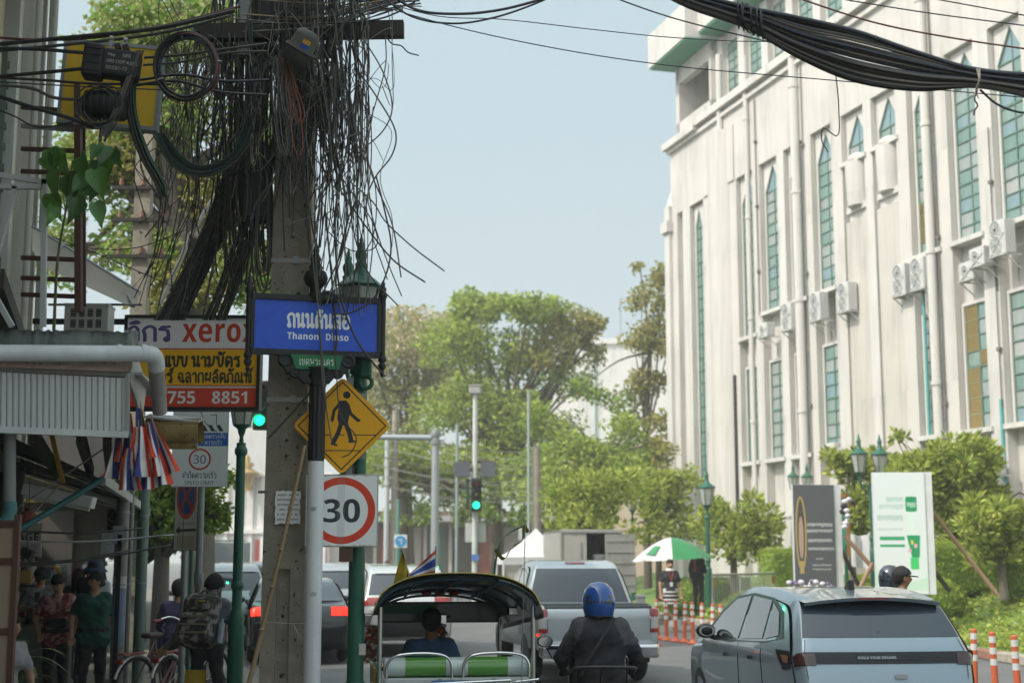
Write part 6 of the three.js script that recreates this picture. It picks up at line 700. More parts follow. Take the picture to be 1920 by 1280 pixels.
  for (const [a, b, d, lb] of [[[1742, 950], [1872, 1116], 32, 'long brown bamboo prop slanting from the poster board to the hedge'], [[1585, 1005], [1640, 1068], 33, 'bamboo prop leaning behind the memorial board'], [[1637, 1055], [1612, 1105], 32.4, 'short pale bamboo prop at the foot of the poster board'], [[1745, 1062], [1782, 1108], 32.5, 'dark short prop behind the poster board'], [[1578, 1030], [1612, 1100], 33.5, 'dark wooden prop under the white flowers']]) tag(mesh('bamboo_prop', taper([at(...a, d), at((a[0] + b[0]) / 2, (a[1] + b[1]) / 2, d), at(...b, d)], [.045, .05, .05], 8, 8), lb.startsWith('dark') ? woodDark : mat([.38, .24, .15], .8, {}, streakT)), lb, 'bamboo pole');
  for (const [px, py, n, lb] of [[1510, 1098, 34, 'row of white and violet flower heads at the foot of the memorial board'], [1590, 960, 12, 'black and white ribbon rosette on the side of the memorial board']]) { const f = thing(n > 20 ? 'flower_bed' : 'ribbon_rosette', lb, n > 20 ? 'flowers' : 'ribbon', at(px, py, 32.6)); for (let k = 0; k < n; k++) mesh('bloom', ball(rr(.05, .085), [n > 20 ? rr(-.45, .65) : rr(-.1, .1), n > 20 ? rr(-.08, .1) : rr(-.35, .3), rr(-.15, .1)], [1, .8, 1], 7), k % 3 ? mat([.65, .62, .66], .8) : mat(n > 20 ? [.2, .16, .26] : [.02, .02, .03], .8), f); }
  { const p = thing('draped_cloth', 'white cloth hung on a prop between the two boards', 'cloth', at(1612, 1000, 34)); mesh('sheet', grid(8, 8, (u, v) => [(u - .5) * .42, -v * .75 - Math.sin(u * 3) * .05, Math.sin(u * 8) * .06]), mat([.7, .7, .72], .85, { side: THREE.DoubleSide }), p); }
  // flexible posts
  const fp = new THREE.Group(); const orM = mat([.62, .13, .05], .55), whM = mat([.72, .72, .7], .5); mesh('post', [cyl(.042, .045, .78, 14, [0, .41, 0]), lathe([[.05, .0], [.13, 0], [.13, .03], [.06, .06], [.045, .1]], 16), ball(.042, [0, .8, 0], [1, .5, 1], 12)], orM, fp); for (const y of [.47, .6, .73]) mesh('reflective_band', cyl(.0445, .0445, .075, 14, [0, y, 0]), whM, fp);
  [[1232, 33.5], [1248, 33], [1265, 32.6], [1281, 32.2], [1297, 31.7], [1315, 31], [1333, 30.4], [1352, 29.8], [1372, 29.2], [1395, 28.4], [1778, 20.6], [1817, 19.8], [1856, 19], [1898, 18.2], [1940, 17.5]].forEach(([px, d], i) => { const c = fp.clone(); c.name = numbered('flexible_post'); scene.add(c); c.position.copy(onRoad(px, d)); c.rotation.z = rr(-.04, .04); c.scale.y = 1.1; tag(c, i < 10 ? 'orange flexible lane post with white bands in the row behind the pickup' : 'orange flexible lane post with white bands in the row past the blue hatchback', 'lane post', i < 10 ? 'lane posts behind the pickup' : 'lane posts past the blue hatchback'); });
}

// ================================================================ vehicles: pillow-extruded side outlines, panels laid on the surface
function carShape({ pts, W, belt, tumble, H, L, r = .1, e0 = .8, plan = .1, flat }) {
  const curve = new THREE.CatmullRomCurve3(pts.map(p => V(p[0], p[1], 0)), false, 'centripetal'), n = pts.length - 1;
  const P = t => curve.getPoint(Math.min(1, Math.max(0, t / n)));
  const Nn = t => { const a = P(t - .04), b = P(t + .04); return V(-(b.y - a.y), b.x - a.x, 0).normalize(); };   // outward for an outline running rear, roof, front
  const hw = (f, y) => { const q = Math.abs(f / L - .5) * 2; let w = W / 2 * (1 - plan * Math.pow(q, 5)); if (y > belt) w -= tumble * (y - belt) / (H - belt); else w -= .04 * Math.pow((belt - y) / belt, 2); return w; };
  const strip = (t, z, off = 0) => { const p = P(t), nn = Nn(t), w = hw(p.x, p.y), e = Math.abs(z), q = e > e0 ? (e - e0) / (1 - e0) : 0, ins = r * (1 - Math.sqrt(Math.max(0, 1 - q * q))), x = e <= e0 ? z / e0 * (w - r) : Math.sign(z) * (w - r + r * q); const bow = .05 * (1 - z * z) * (flat ? 0 : 1); return [x + (q ? Math.sign(z) * off * q : 0), p.y + nn.y * (off * (1 - q * .6) - ins) , -(p.x + nn.x * (off * (1 - q * .6) - ins)) + (nn.x < -.3 ? bow : nn.x > .3 ? -bow : 0)]; };
  const ins = []; for (let i = 0; i <= n * 8; i++) { const t = i / 8, p = P(t), m = Nn(t); ins.push([p.x - m.x * r, p.y - m.y * r]); }
  const yr = f => { let lo = 9, hi = -9; for (let i = 0; i < ins.length; i++) { const a = ins[i], b = ins[(i + 1) % ins.length]; if ((a[0] - f) * (b[0] - f) <= 0 && a[0] !== b[0]) { const y = a[1] + (b[1] - a[1]) * (f - a[0]) / (b[0] - a[0]); lo = Math.min(lo, y); hi = Math.max(hi, y); } } return [lo, hi]; };
  const f0 = Math.min(...ins.map(a => a[0])) + .002, f1 = Math.max(...ins.map(a => a[0])) - .002;
  const body = () => { const G = [grid(28, n * 5, (u, v) => strip(v * n, 1 - u * 2))]; for (const s of [-1, 1]) G.push(grid(60, 14, (u, v) => { const f = f0 + (f1 - f0) * (.5 - .5 * Math.cos(u * Math.PI)), [a, b] = yr(f), y = a + (b - a) * v; return [s * hw(f, y), y, -f]; })); return G; };
  const band = (t0, t1, z0, z1, off = .006, nu = 16, nv = 8) => grid(nu, nv, (u, v) => { const t = t0 + (t1 - t0) * v, a = typeof z0 === 'function' ? z0(v) : z0, b = typeof z1 === 'function' ? z1(v) : z1; return strip(t, b + (a - b) * u, off); });
  const sidePatch = (poly, s, off = .005) => { const dense = []; poly.forEach((p, i) => { const q = poly[(i + 1) % poly.length]; for (let k = 0; k < 5; k++) dense.push(new THREE.Vector2(p[0] + (q[0] - p[0]) * k / 5, p[1] + (q[1] - p[1]) * k / 5)); }); const g = new THREE.ShapeGeometry(new THREE.Shape(dense)), a = g.attributes.position; for (let i = 0; i < a.count; i++) { const f = a.getX(i), y = a.getY(i); a.setXYZ(i, s * (hw(f, y) + off), y, -f); } if (s > 0) { const ix = g.index; for (let i = 0; i < ix.count; i += 3) { const b = ix.getX(i); ix.setX(i, ix.getX(i + 1)); ix.setX(i + 1, b); } } g.computeVertexNormals(); return g; };
  return { P, strip, hw, body, band, sidePatch };
}
const paint = (c, rough = .3, m = .35) => mat(c, rough, { metalness: m, clearcoat: 1, clearcoatRoughness: .04 }, null);
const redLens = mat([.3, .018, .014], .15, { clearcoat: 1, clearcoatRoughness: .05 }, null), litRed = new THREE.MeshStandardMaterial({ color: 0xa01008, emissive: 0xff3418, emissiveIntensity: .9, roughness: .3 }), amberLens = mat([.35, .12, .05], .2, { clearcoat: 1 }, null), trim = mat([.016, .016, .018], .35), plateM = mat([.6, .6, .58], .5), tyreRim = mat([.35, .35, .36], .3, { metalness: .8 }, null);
function wheels(o, list, R, w) { for (const [x, f] of list) { const g = part('wheel', o); g.position.set(x, R, -f); mesh('tyre', xf(new THREE.TorusGeometry(R - w * .42, w * .42, 10, 28), [0, 0, 0], [0, Math.PI / 2, 0], [1.15, 1, 1]), rubber, g); mesh('rim', [cyl(R * .62, R * .62, w * .7, 24, [0, 0, 0], [0, 0, Math.PI / 2]), ...[0, 1, 2, 3, 4].map(k => box(w * .78, R * 1.1, .05, [0, 0, 0], [k * .628, 0, 0]))], tyreRim, g); } }
const arch = (S, o, list, R) => { for (const [s, f] of list) { const p = []; for (let k = 0; k <= 12; k++) { const a = k / 12 * Math.PI; p.push([f + Math.cos(a) * R, .3 + Math.sin(a) * R]); } mesh('wheel_arch', S.sidePatch(p, s, .003), black, o); } };
{ // blue-grey hatchback
  const b = onRoad(1662, 12.9), o = thing('blue_hatchback', 'glossy blue-grey hatchback with a black light bar and roof fin', 'car', b, .115), S = carShape({ pts: [[.3, .2], [.06, .32], [.0, .56], [.05, .8], [.09, .92], [.13, 1.03], [.2, 1.135], [.52, 1.46], [.9, 1.535], [1.6, 1.565], [2.25, 1.53], [2.75, 1.37], [3.2, 1.06], [3.7, .97], [4.0, .84], [4.12, .58], [4.04, .3], [3.8, .2]], W: 1.77, belt: 1.0, tumble: .2, H: 1.57, L: 4.12, r: .09, e0: .86, plan: .09 });
  const blue = paint([.3, .385, .45], .28, .3);
  mesh('body', S.body(), blue, o); mesh('rear_window', S.band(6.05, 7.0, -.9, .9, .005), darkGlass, o);
  mesh('spoiler', [grid(18, 8, (u, v) => { const z = (u - .5) * 2, f = .98 - .62 * v - .06 * (1 - z * z) * v; return [z * .655 * (1 - .02 * v), 1.552 - .045 * v - .05 * z * z - .012 * v * v, -f]; }), grid(18, 4, (u, v) => { const z = (u - .5) * 2, f = .36 - .06 * (1 - z * z); return [-z * .64, 1.495 - .05 * z * z - .03 * v, -f - v * .03]; })], blue, o); mesh('spoiler_underside_shade', grid(18, 4, (u, v) => { const z = (u - .5) * 2, f = .39 - .06 * (1 - z * z) + v * .4; return [-z * .63, 1.465 - .05 * z * z + v * .015, -f]; }), trim, o); mesh('brake_light_strip', box(.3, .012, .02, [-.02, 1.483, -.31]), redLens, o);  // black underside paints in the shaded band below the spoiler
  mesh('light_bar', S.band(4.05, 4.95, v => -.97, v => .97, .007, 30), blackGloss, o); for (const s of [-1, 1]) { mesh('tail_lamp', S.band(3.95, 4.85, s < 0 ? -.99 : .76, s < 0 ? -.76 : .99, .012, 8), mat([.05, .012, .012], .12, { clearcoat: 1 }, null), o); mesh('tail_lamp_side', S.sidePatch([[.16, 1.03], [.55, 1.03], [.36, .86], [.2, .88]], s, .007), blackGloss, o); mesh('indicator', S.sidePatch([[.22, .99], [.4, .99], [.34, .93], [.24, .93]], s, .011), amberLens, o); }
  { const g = S.band(4.32, 4.68, -.33, .36, .013, 20, 3), uv = g.attributes.uv; for (let i = 0; i < uv.count; i++) uv.setX(i, 1 - uv.getX(i)); mesh('badge_lettering', g, printMat(512, 40, (c, W, H) => { c.fillStyle = '#16181b'; c.fillRect(0, 0, W, H); c.fillStyle = '#b4bcc2'; c.font = 'bold 30px sans-serif'; c.fillText('BUILD YOUR DREAMS', 8, 31, W - 16); }, .3), o, true); }
  for (const s of [-.87, .87]) mesh('hatch_seam', S.band(3.0, 5.95, s - .005, s + .005, .004, 1, 20), black, o); mesh('rear_emblem', box(.11, .035, .01, [.1, .82, .015]), chrome, o); mesh('number_plate', box(.44, .14, .01, [0, .6, .055]), plateM, o); mesh('rear_bumper', S.band(.4, 1.6, -.8, .8, .012), trim, o);
  mesh('wiper', [bar(V(-.02, 1.17, -.2), V(.33, 1.4, -.42), .012, .007, 6), cyl(.03, .03, .04, 10, [-.03, 1.165, -.2], [1.2, 0, 0])], black, o); mesh('roof_fin', (() => { const g = plate([[0, 0], [.16, 0], [.05, .085], [.02, .085]], .035, .008); g.rotateY(Math.PI / 2); return xf(g, [0, 1.545, -.9]); })(), trim, o);
  for (const s of [-1, 1]) {
    mesh('window_surround', S.sidePatch([[.44, 1.13], [.64, 1.36], [1.0, 1.475], [1.7, 1.505], [2.25, 1.46], [2.68, 1.3], [3.12, 1.04], [3.05, 1.0], [1.8, 1.03], [.9, 1.07]], s, .004), trim, o);
    for (const [nm, p] of [['quarter_window', [[.58, 1.15], [.74, 1.35], [.98, 1.43], [.94, 1.1]]], ['rear_door_window', [[1.01, 1.1], [1.05, 1.45], [1.68, 1.475], [1.72, 1.06]]], ['front_door_window', [[1.8, 1.06], [1.77, 1.475], [2.24, 1.43], [2.62, 1.28], [2.98, 1.04]]]]) mesh(nm, S.sidePatch(p, s, .008), darkGlass, o);
    for (const [f, y] of [[1.2, .93], [2.1, .9]]) mesh('door_handle', S.sidePatch([[f, y], [f + .2, y - .01], [f + .2, y - .045], [f, y - .035]], s, .012), trim, o); for (const p of [[[1.0, 1.07], [1.01, 1.07], [.93, .5], [.92, .5]], [[1.77, 1.03], [1.78, 1.03], [1.76, .4], [1.75, .4]]]) mesh('door_seam', S.sidePatch(p, s, .004), black, o);
    const m = part('mirror', o); m.position.set(s * (S.hw(2.68, 1.02) + .1), 1.09, -2.66); mesh('housing', [ball(.105, [0, 0, 0], [1, .72, .62], 18), bar(V(-s * .12, -.08, 0), V(0, -.03, 0), .028, .022, 8)], trim, m); mesh('mirror_glass', xf(new THREE.CircleGeometry(.078, 20), [0, 0, .052], [0, 0, 0], [1.1, .72, 1]), chrome, m);
  }
  mesh('windscreen', S.band(10.2, 11.9, -.86, .86, .005), darkGlass, o); arch(S, o, [[-1, .75], [1, .75], [-1, 3.4], [1, 3.4]], .36); wheels(o, [[-.78, .75], [.78, .75], [-.78, 3.4], [.78, 3.4]], .32, .2);
}
{ // silver pickup
  const b = onRoad(1122, 21.2), o = thing('silver_pickup', 'silver-blue double-cab pickup truck with dark rear window', 'pickup truck', b, .14), silver = paint([.45, .49, .52], .3, .4), W = 1.87;
  const A = carShape({ pts: [[.12, .5], [.03, .62], [.0, .85], [.02, 1.1], [.1, 1.15], [1.4, 1.15], [2.6, 1.13], [3.7, 1.1], [4.6, 1.04], [5.1, .9], [5.2, .65], [5.05, .42]], W, belt: 1.1, tumble: .02, H: 1.2, L: 5.2, r: .06, e0: .93, plan: .05 }), C = carShape({ pts: [[1.55, .95], [1.53, 1.1], [1.6, 1.3], [1.78, 1.66], [1.95, 1.77], [2.4, 1.81], [2.9, 1.79], [3.25, 1.68], [3.75, 1.2], [3.8, .95]], W: W - .06, belt: 1.05, tumble: .22, H: 1.81, L: 5.2, r: .1, e0: .84, plan: .02 });
  mesh('body', A.body(), silver, o); mesh('cab', C.body(), silver, o); mesh('rear_window', C.band(1.35, 3.1, -.86, .86, .006), darkGlass, o); mesh('high_brake_light', C.band(3.72, 4.02, -.22, .22, .012, 8, 3), redLens, o); mesh('bed_shade_patch', A.band(4.12, 5.3, -.9, .9, .004), black, o); for (const s of [-.85, .85]) mesh('tailgate_seam', A.band(1.7, 3.6, s - .005, s + .005, .004, 1, 12), black, o); mesh('tailgate_crease', A.band(2.45, 2.6, -.86, .86, .012, 20, 2), silver, o); mesh('tailgate_handle', A.band(2.75, 2.95, -.16, .16, .016, 6, 2), trim, o); mesh('tailgate_lip', A.band(3.3, 3.9, -.9, .9, .014, 20, 4), trim, o);  // black patch on the bed top paints the shade of an open bed
  for (const s of [-1, 1]) { const l = part('tail_lamp', o), z0 = s < 0 ? -.985 : .86, z1 = s < 0 ? -.86 : .985; mesh('red_lens', A.band(2.55, 3.12, z0, z1, .012, 6), redLens, l); mesh('clear_lens', A.band(1.95, 2.54, z0, z1, .011, 6), mat([.5, .48, .48], .2, { clearcoat: 1 }, null), l); mesh('lower_lens', A.band(1.7, 1.94, z0, z1, .011, 6), redLens, l); for (const p of [[[1.72, 1.14], [1.86, 1.58], [2.55, 1.7], [2.58, 1.12]], [[2.66, 1.12], [2.63, 1.7], [2.95, 1.68], [3.2, 1.58], [3.6, 1.14]]]) mesh('side_window', C.sidePatch(p, s, .006), darkGlass, o); const m = part('mirror', o); m.position.set(s * 1.03, 1.22, -3.35); mesh('housing', rbox(.22, .2, .12, .05), trim, m); mesh('mirror_glass', box(.18, .16, .004, [0, 0, .063]), chrome, m); }
  mesh('rear_bumper', [rbox(1.75, .2, .22, .05, [0, .52, .02]), rbox(.5, .12, .2, .03, [0, .6, .07])], chrome, o); mesh('number_plate', box(.36, .13, .01, [0, .64, .18]), plateM, o); arch(A, o, [[-1, 1.1], [1, 1.1], [-1, 4.2], [1, 4.2]], .42); wheels(o, [[-.8, 1.1], [.8, 1.1], [-.8, 4.2], [.8, 4.2]], .38, .25); mesh('reflector', box(.04, .04, .01, [-.9, .75, .012]), litRed, o);  // the small red reflector glows by itself, in the brake-light material
}
function saloon(name, label, cat, px, d, turn, colour, type, lit) {
  const b = onRoad(px, d), o = thing(name, label, cat, b, turn), T = { sedan: { pts: [[.25, .25], [.05, .4], [0, .65], [.06, .9], [.16, 1.02], [.62, 1.06], [1.2, 1.38], [1.75, 1.46], [2.4, 1.45], [3.0, 1.25], [3.4, 1.02], [4.3, .9], [4.8, .72], [4.85, .4], [4.6, .25]], W: 1.86, belt: .96, tumble: .24, H: 1.47, L: 4.85, g: [5.1, 6.0], lamp: [2.75, 3.7], win: [[[.95, 1.06], [1.3, 1.33], [1.78, 1.38], [1.85, 1.02]], [[1.92, 1.02], [1.88, 1.38], [2.4, 1.36], [2.95, 1.15], [3.1, 1.0]]] }, suv: { pts: [[.25, .3], [.05, .45], [0, .75], [.04, .98], [.1, 1.12], [.38, 1.52], [.6, 1.64], [1.2, 1.71], [2.4, 1.7], [2.9, 1.56], [3.5, 1.12], [4.3, 1.0], [4.55, .7], [4.4, .3]], W: 1.82, belt: 1.05, tumble: .2, H: 1.72, L: 4.6, g: [4.1, 5.1], lamp: [2.9, 3.9], win: [[[.45, 1.15], [.62, 1.5], [1.2, 1.58], [1.25, 1.12]], [[1.32, 1.12], [1.28, 1.58], [1.95, 1.6], [2.0, 1.1]], [[2.08, 1.1], [2.04, 1.6], [2.45, 1.57], [3.2, 1.12]]] } }[type];
  const S = carShape({ ...T, r: .09, e0: .85, plan: .08 }), m = paint(colour, .3, .4); mesh('body', S.body(), m, o); mesh('rear_window', S.band(T.g[0], T.g[1], -.86, .86, .006), darkGlass, o); for (const s of [-1, 1]) { mesh('tail_lamp', S.band(...T.lamp, s < 0 ? -.98 : .58, s < 0 ? -.58 : .98, .012, 10), lit ? litRed : redLens, o); T.win.forEach(p => mesh('side_window', S.sidePatch(p, s, .006), darkGlass, o)); const q = part('mirror', o); q.position.set(s * 1.0, 1.05, -T.L * .62); mesh('housing', ball(.1, [0, 0, 0], [1, .7, .6], 12), m, q); }
  mesh('number_plate', box(.4, .13, .01, [0, .78, .06]), plateM, o); mesh('rear_bumper', S.band(.6, 1.7, -.75, .75, .012), trim, o); mesh('boot_seam', S.band(T.lamp[0] - .5, T.lamp[0] - .45, -.8, .8, .005, 16, 1), black, o); arch(S, o, [[-1, .9], [1, .9], [-1, T.L - .85], [1, T.L - .85]], .37); wheels(o, [[-.8, .9], [.8, .9], [-.8, T.L - .85], [.8, T.L - .85]], .33, .22); if (type === 'suv') mesh('roof_spoiler', S.band(T.g[1] - .05, T.g[1] + .5, -.8, .8, .03), m, o); return o;
}
saloon('black_sedan', 'black saloon car with glowing brake lights behind the concrete pole', 'car', 566, 25.5, .2, [.012, .014, .018], 'sedan', true);
saloon('silver_van', 'silver people carrier waiting ahead of the backpacker', 'car', 432, 31, .3, [.34, .37, .39], 'suv'); saloon('white_suv', 'white sport utility car in the lane ahead of the tuk-tuk', 'car', 765, 27.5, .17, [.6, .61, .6], 'suv'); saloon('grey_suv', 'pale grey car whose roof shows beside the speed sign post', 'car', 648, 33, .22, [.42, .45, .47], 'suv'); saloon('dark_car', 'dark car queuing far ahead past the silver people carrier', 'car', 470, 40, .3, [.05, .055, .06], 'suv'); saloon('white_van', 'white car roof far ahead beyond the black saloon', 'car', 515, 47, .3, [.6, .62, .63], 'suv');
{ const b = onRoad(418, 46), o = thing('far_box_truck', 'small grey box truck far along the road near the temple', 'truck', b, .3); mesh('cargo_box', rbox(1.7, 1.6, 3, .06, [0, 1.55, -1.5]), mat([.3, .33, .34], .7), o); mesh('cab', rbox(1.6, 1.5, 1.4, .2, [0, 1.1, -3.8]), mat([.4, .42, .44], .5), o); for (const [x, z] of [[-.7, -.6], [.7, -.6], [-.7, -3.8], [.7, -3.8]]) mesh('wheel', cyl(.35, .35, .2, 16, [x, .35, z], [0, 0, 1.57]), rubber, o); mesh('roof_rack', box(1.5, .05, 2, [0, 2.38, -1.5]), greySteel, o); }
{ // tuk-tuk
  const d = 12, b = onRoad(858, d), o = thing('tuk_tuk', 'three-wheeled tuk-tuk taxi with arched canopy and green and white bolster', 'tuk-tuk', b, .13), Y = py => 1.85 - (py - 1045) / 225, X = px => (px - 858) / 225;
  const roofM = mat([.035, .04, .045], .35, { clearcoat: .5, side: THREE.DoubleSide }, null), blueT = mat([.02, .06, .1], .4), pole = mat([.5, .5, .5], .25, { metalness: .9 }, null), Lr = 2.35, yE = 1.42, yC = 1.72, hw = .69;
  const roof = (u, v, dy = 0) => { const a = (u - .5) * 2, x = a * hw * (1 - .07 * v), y = yE + (yC - yE) * Math.pow(Math.max(0, 1 - Math.pow(Math.abs(a), 2.8)), .56) - .2 * v; return [x, y + dy, .1 - v * Lr - .06 * (1 - a * a) * (1 - v)]; };
  mesh('canopy', [grid(36, 12, (u, v) => roof(u, v)), grid(36, 12, (u, v) => roof(1 - u, v, -.018))], roofM, o); mesh('canopy_piping', tube(Array.from({ length: 25 }, (_, i) => V(...roof(i / 24, 0, .004))), .006, 60, 6), mat([.5, .4, .06], .5), o); for (const s of [0, 1]) mesh('canopy_hem', grid(4, 10, (u, v) => { const p = roof(s, v); return [p[0] + (s - .5) * .02, p[1] - u * .06, p[2]]; }), roofM, o);
  for (const v of [.03, .33, .66, .97]) mesh('roof_hoop', tube(Array.from({ length: 21 }, (_, i) => V(...roof(.02 + i / 20 * .96, v, -.04))), .014, 40, 6), blueT, o); for (const u of [.25, .5, .75]) mesh('roof_rail', tube([V(...roof(u, .02, -.045)), V(...roof(u, .5, -.045)), V(...roof(u, .98, -.045))], .012, 8, 6), blueT, o);
  for (const [u, v, w, h, c] of [[.72, .18, .09, .2, [.4, .22, .04]], [.84, .2, .07, .22, [.3, .1, .04]], [.7, .5, .08, .2, [.32, .1, .07]], [.3, .5, .1, .2, [.04, .16, .07]], [.45, .75, .16, .18, [.3, .05, .04]], [.6, .78, .1, .14, [.1, .12, .2]]]) mesh('ceiling_poster', grid(6, 6, (a, c2) => roof(u + (a - .5) * w, v + (.5 - c2) * h, -.024)), mat(c, .5, { side: THREE.DoubleSide }), o); for (const x of [.38, .47, .57]) mesh('ceiling_lamp', ball(.045, roof(x, .6, -.07), [1, .7, 1], 12), mat([.35, .05, .04], .4), o);
  for (const s of [-1, 1]) { mesh('rear_post', cyl(.02, .02, 1.1, 12, [s * .63, .9, -.02]), pole, o); mesh('front_post', cyl(.018, .018, .86, 12, [s * .6, .84, -2.05]), pole, o); }
  const seat = part('rear_bolster', o), yB = Y(1241); for (const [a, c, m] of [[727, 763, 0], [763, 838, 1], [838, 878, 0], [878, 952, 1], [952, 988, 0]]) mesh(m ? 'green_section' : 'white_section', cyl(.078, .078, (c - a) / 225, 24, [X((a + c) / 2), yB - .012, -.06], [0, 0, Math.PI / 2]), m ? mat([.11, .34, .05], .3, { clearcoat: .8, clearcoatRoughness: .15 }, null) : mat([.55, .66, .65], .3, { clearcoat: .8, clearcoatRoughness: .15 }, null), seat); for (const p of [727, 988]) mesh('end_cap', ball(.078, [X(p), yB - .012, -.06], [.25, 1, 1], 14), mat([.55, .66, .65], .3, { clearcoat: .8, clearcoatRoughness: .15 }, null), seat);
  for (const [a, c] of [[728, 848], [868, 990]]) mesh('chrome_hoop', tube([V(X(a), Y(1262), .05), V(X(a) + .01, Y(1236), .05), V(X(a) + .07, Y(1223), .05), V(X(c) - .07, Y(1222), .05), V(X(c) - .01, Y(1234), .05), V(X(c), Y(1262), .05)], .013, 40, 8), chrome, o);
  mesh('rear_panel', [rbox(1.2, .5, .05, .02, [0, Y(1262) - .25, -.02])], mat([.58, .62, .62], .4, { clearcoat: .4 }), o); for (const x of [-.14, .3]) mesh('panel_strip', box(.03, .48, .02, [x, Y(1262) - .25, .012]), greySteel, o); mesh('rear_rail', [bar(V(X(765), Y(1274), .06), V(X(955), Y(1267), .06), .012), bar(V(X(955), Y(1267), .06), V(X(957), Y(1300), .06), .012), bar(V(X(690), Y(1272), .02), V(X(725), Y(1272), .04), .01), bar(V(X(965), Y(1270), .05), V(X(1008), Y(1266), .05), .01)], chrome, o); mesh('number_plate', [box(.3, .16, .01, [X(845), Y(1285), .02])], printMat(128, 64, (g) => { g.fillStyle = '#2f6fb0'; g.fillRect(0, 0, 128, 64); g.fillStyle = '#b5443c'; g.fillRect(20, 4, 90, 12); g.strokeStyle = '#d8d8d8'; g.lineWidth = 4; for (let k = 0; k < 4; k++) { g.beginPath(); g.arc(34 + k * 20, 34, 12, 0, 7); g.stroke(); } }), o);
  mesh('passenger_seat', [rbox(1.15, .16, .6, .06, [0, .62, -.5]), rbox(1.15, .4, .12, .05, [0, .78, -.14])], mat([.1, .3, .06], .5), o); mesh('tub', [rbox(1.25, .3, 1.3, .06, [0, .4, -.6]), rbox(.5, .5, 1.0, .1, [0, .45, -1.9]), rbox(.06, .5, 1.2, .02, [-.62, .65, -1.1]), rbox(.06, .3, 1.2, .02, [.62, .5, -1.1])], mat([.05, .2, .09], .45), o); mesh('side_flank', box(.02, .25, .5, [-.66, .82, -.5]), mat([.5, .28, .03], .5), o);
  mesh('front_visor', [rbox(1.2, .2, .04, .02, [0, 1.33, -2.12])], roofM, o); mesh('visor_strip', box(.5, .09, .02, [-.25, 1.36, -2.09]), mat([.03, .18, .08], .5), o); mesh('driver_seat', [rbox(.5, .12, .4, .04, [-.05, .75, -1.55]), rbox(.5, .16, .08, .03, [-.05, .74, -1.35])], black, o); mesh('windscreen_frame', [bar(V(-.6, .8, -2.15), V(.6, .8, -2.15), .02)], black, o); mesh('front_cowl', rbox(.9, .5, .3, .1, [0, .6, -2.35]), mat([.05, .2, .09], .4), o); wheels(o, [[-.55, .5], [.55, .5], [0, 2.5]], .24, .14);
  for (const [px, py, w, h, z] of [[733, 1158, .13, .11, -1.9], [857, 1160, .15, .12, -2.0], [984, 1143, .12, .07, -1.1]]) { const m = part('mirror', o), k = (12 - z) / 12; m.position.set(X(px) * k - .0, 1.85 - (py - 1045) / 225 * k, z); mesh('housing', rbox(w * k, h * k, .05, .03), trim, m); mesh('mirror_glass', rbox(w * k * .86, h * k * .8, .01, .01, [.01, 0, .026]), chrome, m); mesh('stalk', bar(V(0, 0, -.02), V(w * .9, .04, -.05), .008), trim, m); }
  for (const [px, y0, y1, z] of [[730, 1172, 1232, -1.5], [862, 1168, 1228, -1.9]]) { const g = part('garland', o), k = (12 - z) / 12; for (let i = 0; i < 90; i++) { const t = rnd(), py = y0 + (y1 - y0) * t, sp = 17 * (.4 + .8 * t); mesh('flower', ball(rr(.012, .026), [X(px + rr(-sp, sp)) * k, 1.85 - (py - 1045) / 225 * k, z + rr(-.06, .06)], [1, .8, 1], 7), [mat([.42, .07, .04], .8), mat([.4, .16, .04], .8), mat([.25, .1, .06], .8), mat([.6, .55, .5], .8)][i % 7 === 0 ? 3 : i % 3], g); } }
  // pennants on the roof
  const P3 = (px, py, dz) => at(px, py, 12 + dz);
  { const f = thing('yellow_pennant', 'yellow pennant flag on a stick on the tuk-tuk canopy', 'flag'); mesh('stick', bar(P3(768, 1095, .9), P3(753, 1030, .9), .004), black, f); mesh('cloth', grid(10, 10, (u, v) => { const a = P3(753 - v * 16, 1034 + v * 60, .9), c = P3(756 + v * 13, 1036 + v * 44, .9); const q = a.lerp(c, u); return [q.x, q.y, q.z + Math.sin(u * 7 + v * 4) * .02]; }), mat([.5, .36, .03], .7, { transmission: .25, thickness: 0, side: THREE.DoubleSide }), f); }
  { const f = thing('national_flag', 'small red, white and blue flag flying on the tuk-tuk canopy', 'flag'); mesh('stick', bar(P3(815, 1080, 1), P3(817, 1024, 1), .004), black, f); const g = grid(14, 12, (u, v) => { const q = P3(816 - u * 50, 1031 + u * 46 + v * (46 - u * 40), 1); return [q.x, q.y, q.z + Math.sin(u * 8 + v * 2) * .02]; }); mesh('cloth', g, printMat(64, 48, (c, W, H) => { for (const [k, a, e] of [['#c2452f', 0, 1], ['#d3d5d6', 1 / 6, 5 / 6], ['#3550a8', 1 / 3, 2 / 3]]) { c.fillStyle = k; c.fillRect(0, a * H, W, (e - a) * H); } }, .7, { side: THREE.DoubleSide }), f, true); }
  const rib = (lb, m, pts, dz) => { const f = mesh('ribbon', (() => { const c = new THREE.CatmullRomCurve3(pts.map(p => P3(p[0], p[1], dz))); return grid(30, 1, (u, v) => { const q = c.getPoint(u); return [q.x + (v - .5) * .022, q.y + (v - .5) * .022, q.z + (v - .5) * .03]; }); })(), m); tag(f, lb, 'ribbon'); };
  rib('long green ribbon streaming from the tuk-tuk aerial', mat([.03, .28, .16], .6, { side: THREE.DoubleSide }), [[926, 1078], [932, 1040], [942, 1010], [960, 996], [984, 985]], .2); rib('crinkled olive ribbon streaming from the tuk-tuk aerial', mat([.3, .27, .03], .6, { side: THREE.DoubleSide }), [[928, 1030], [945, 1048], [960, 1025], [980, 1012], [982, 985], [990, 998]], .15);
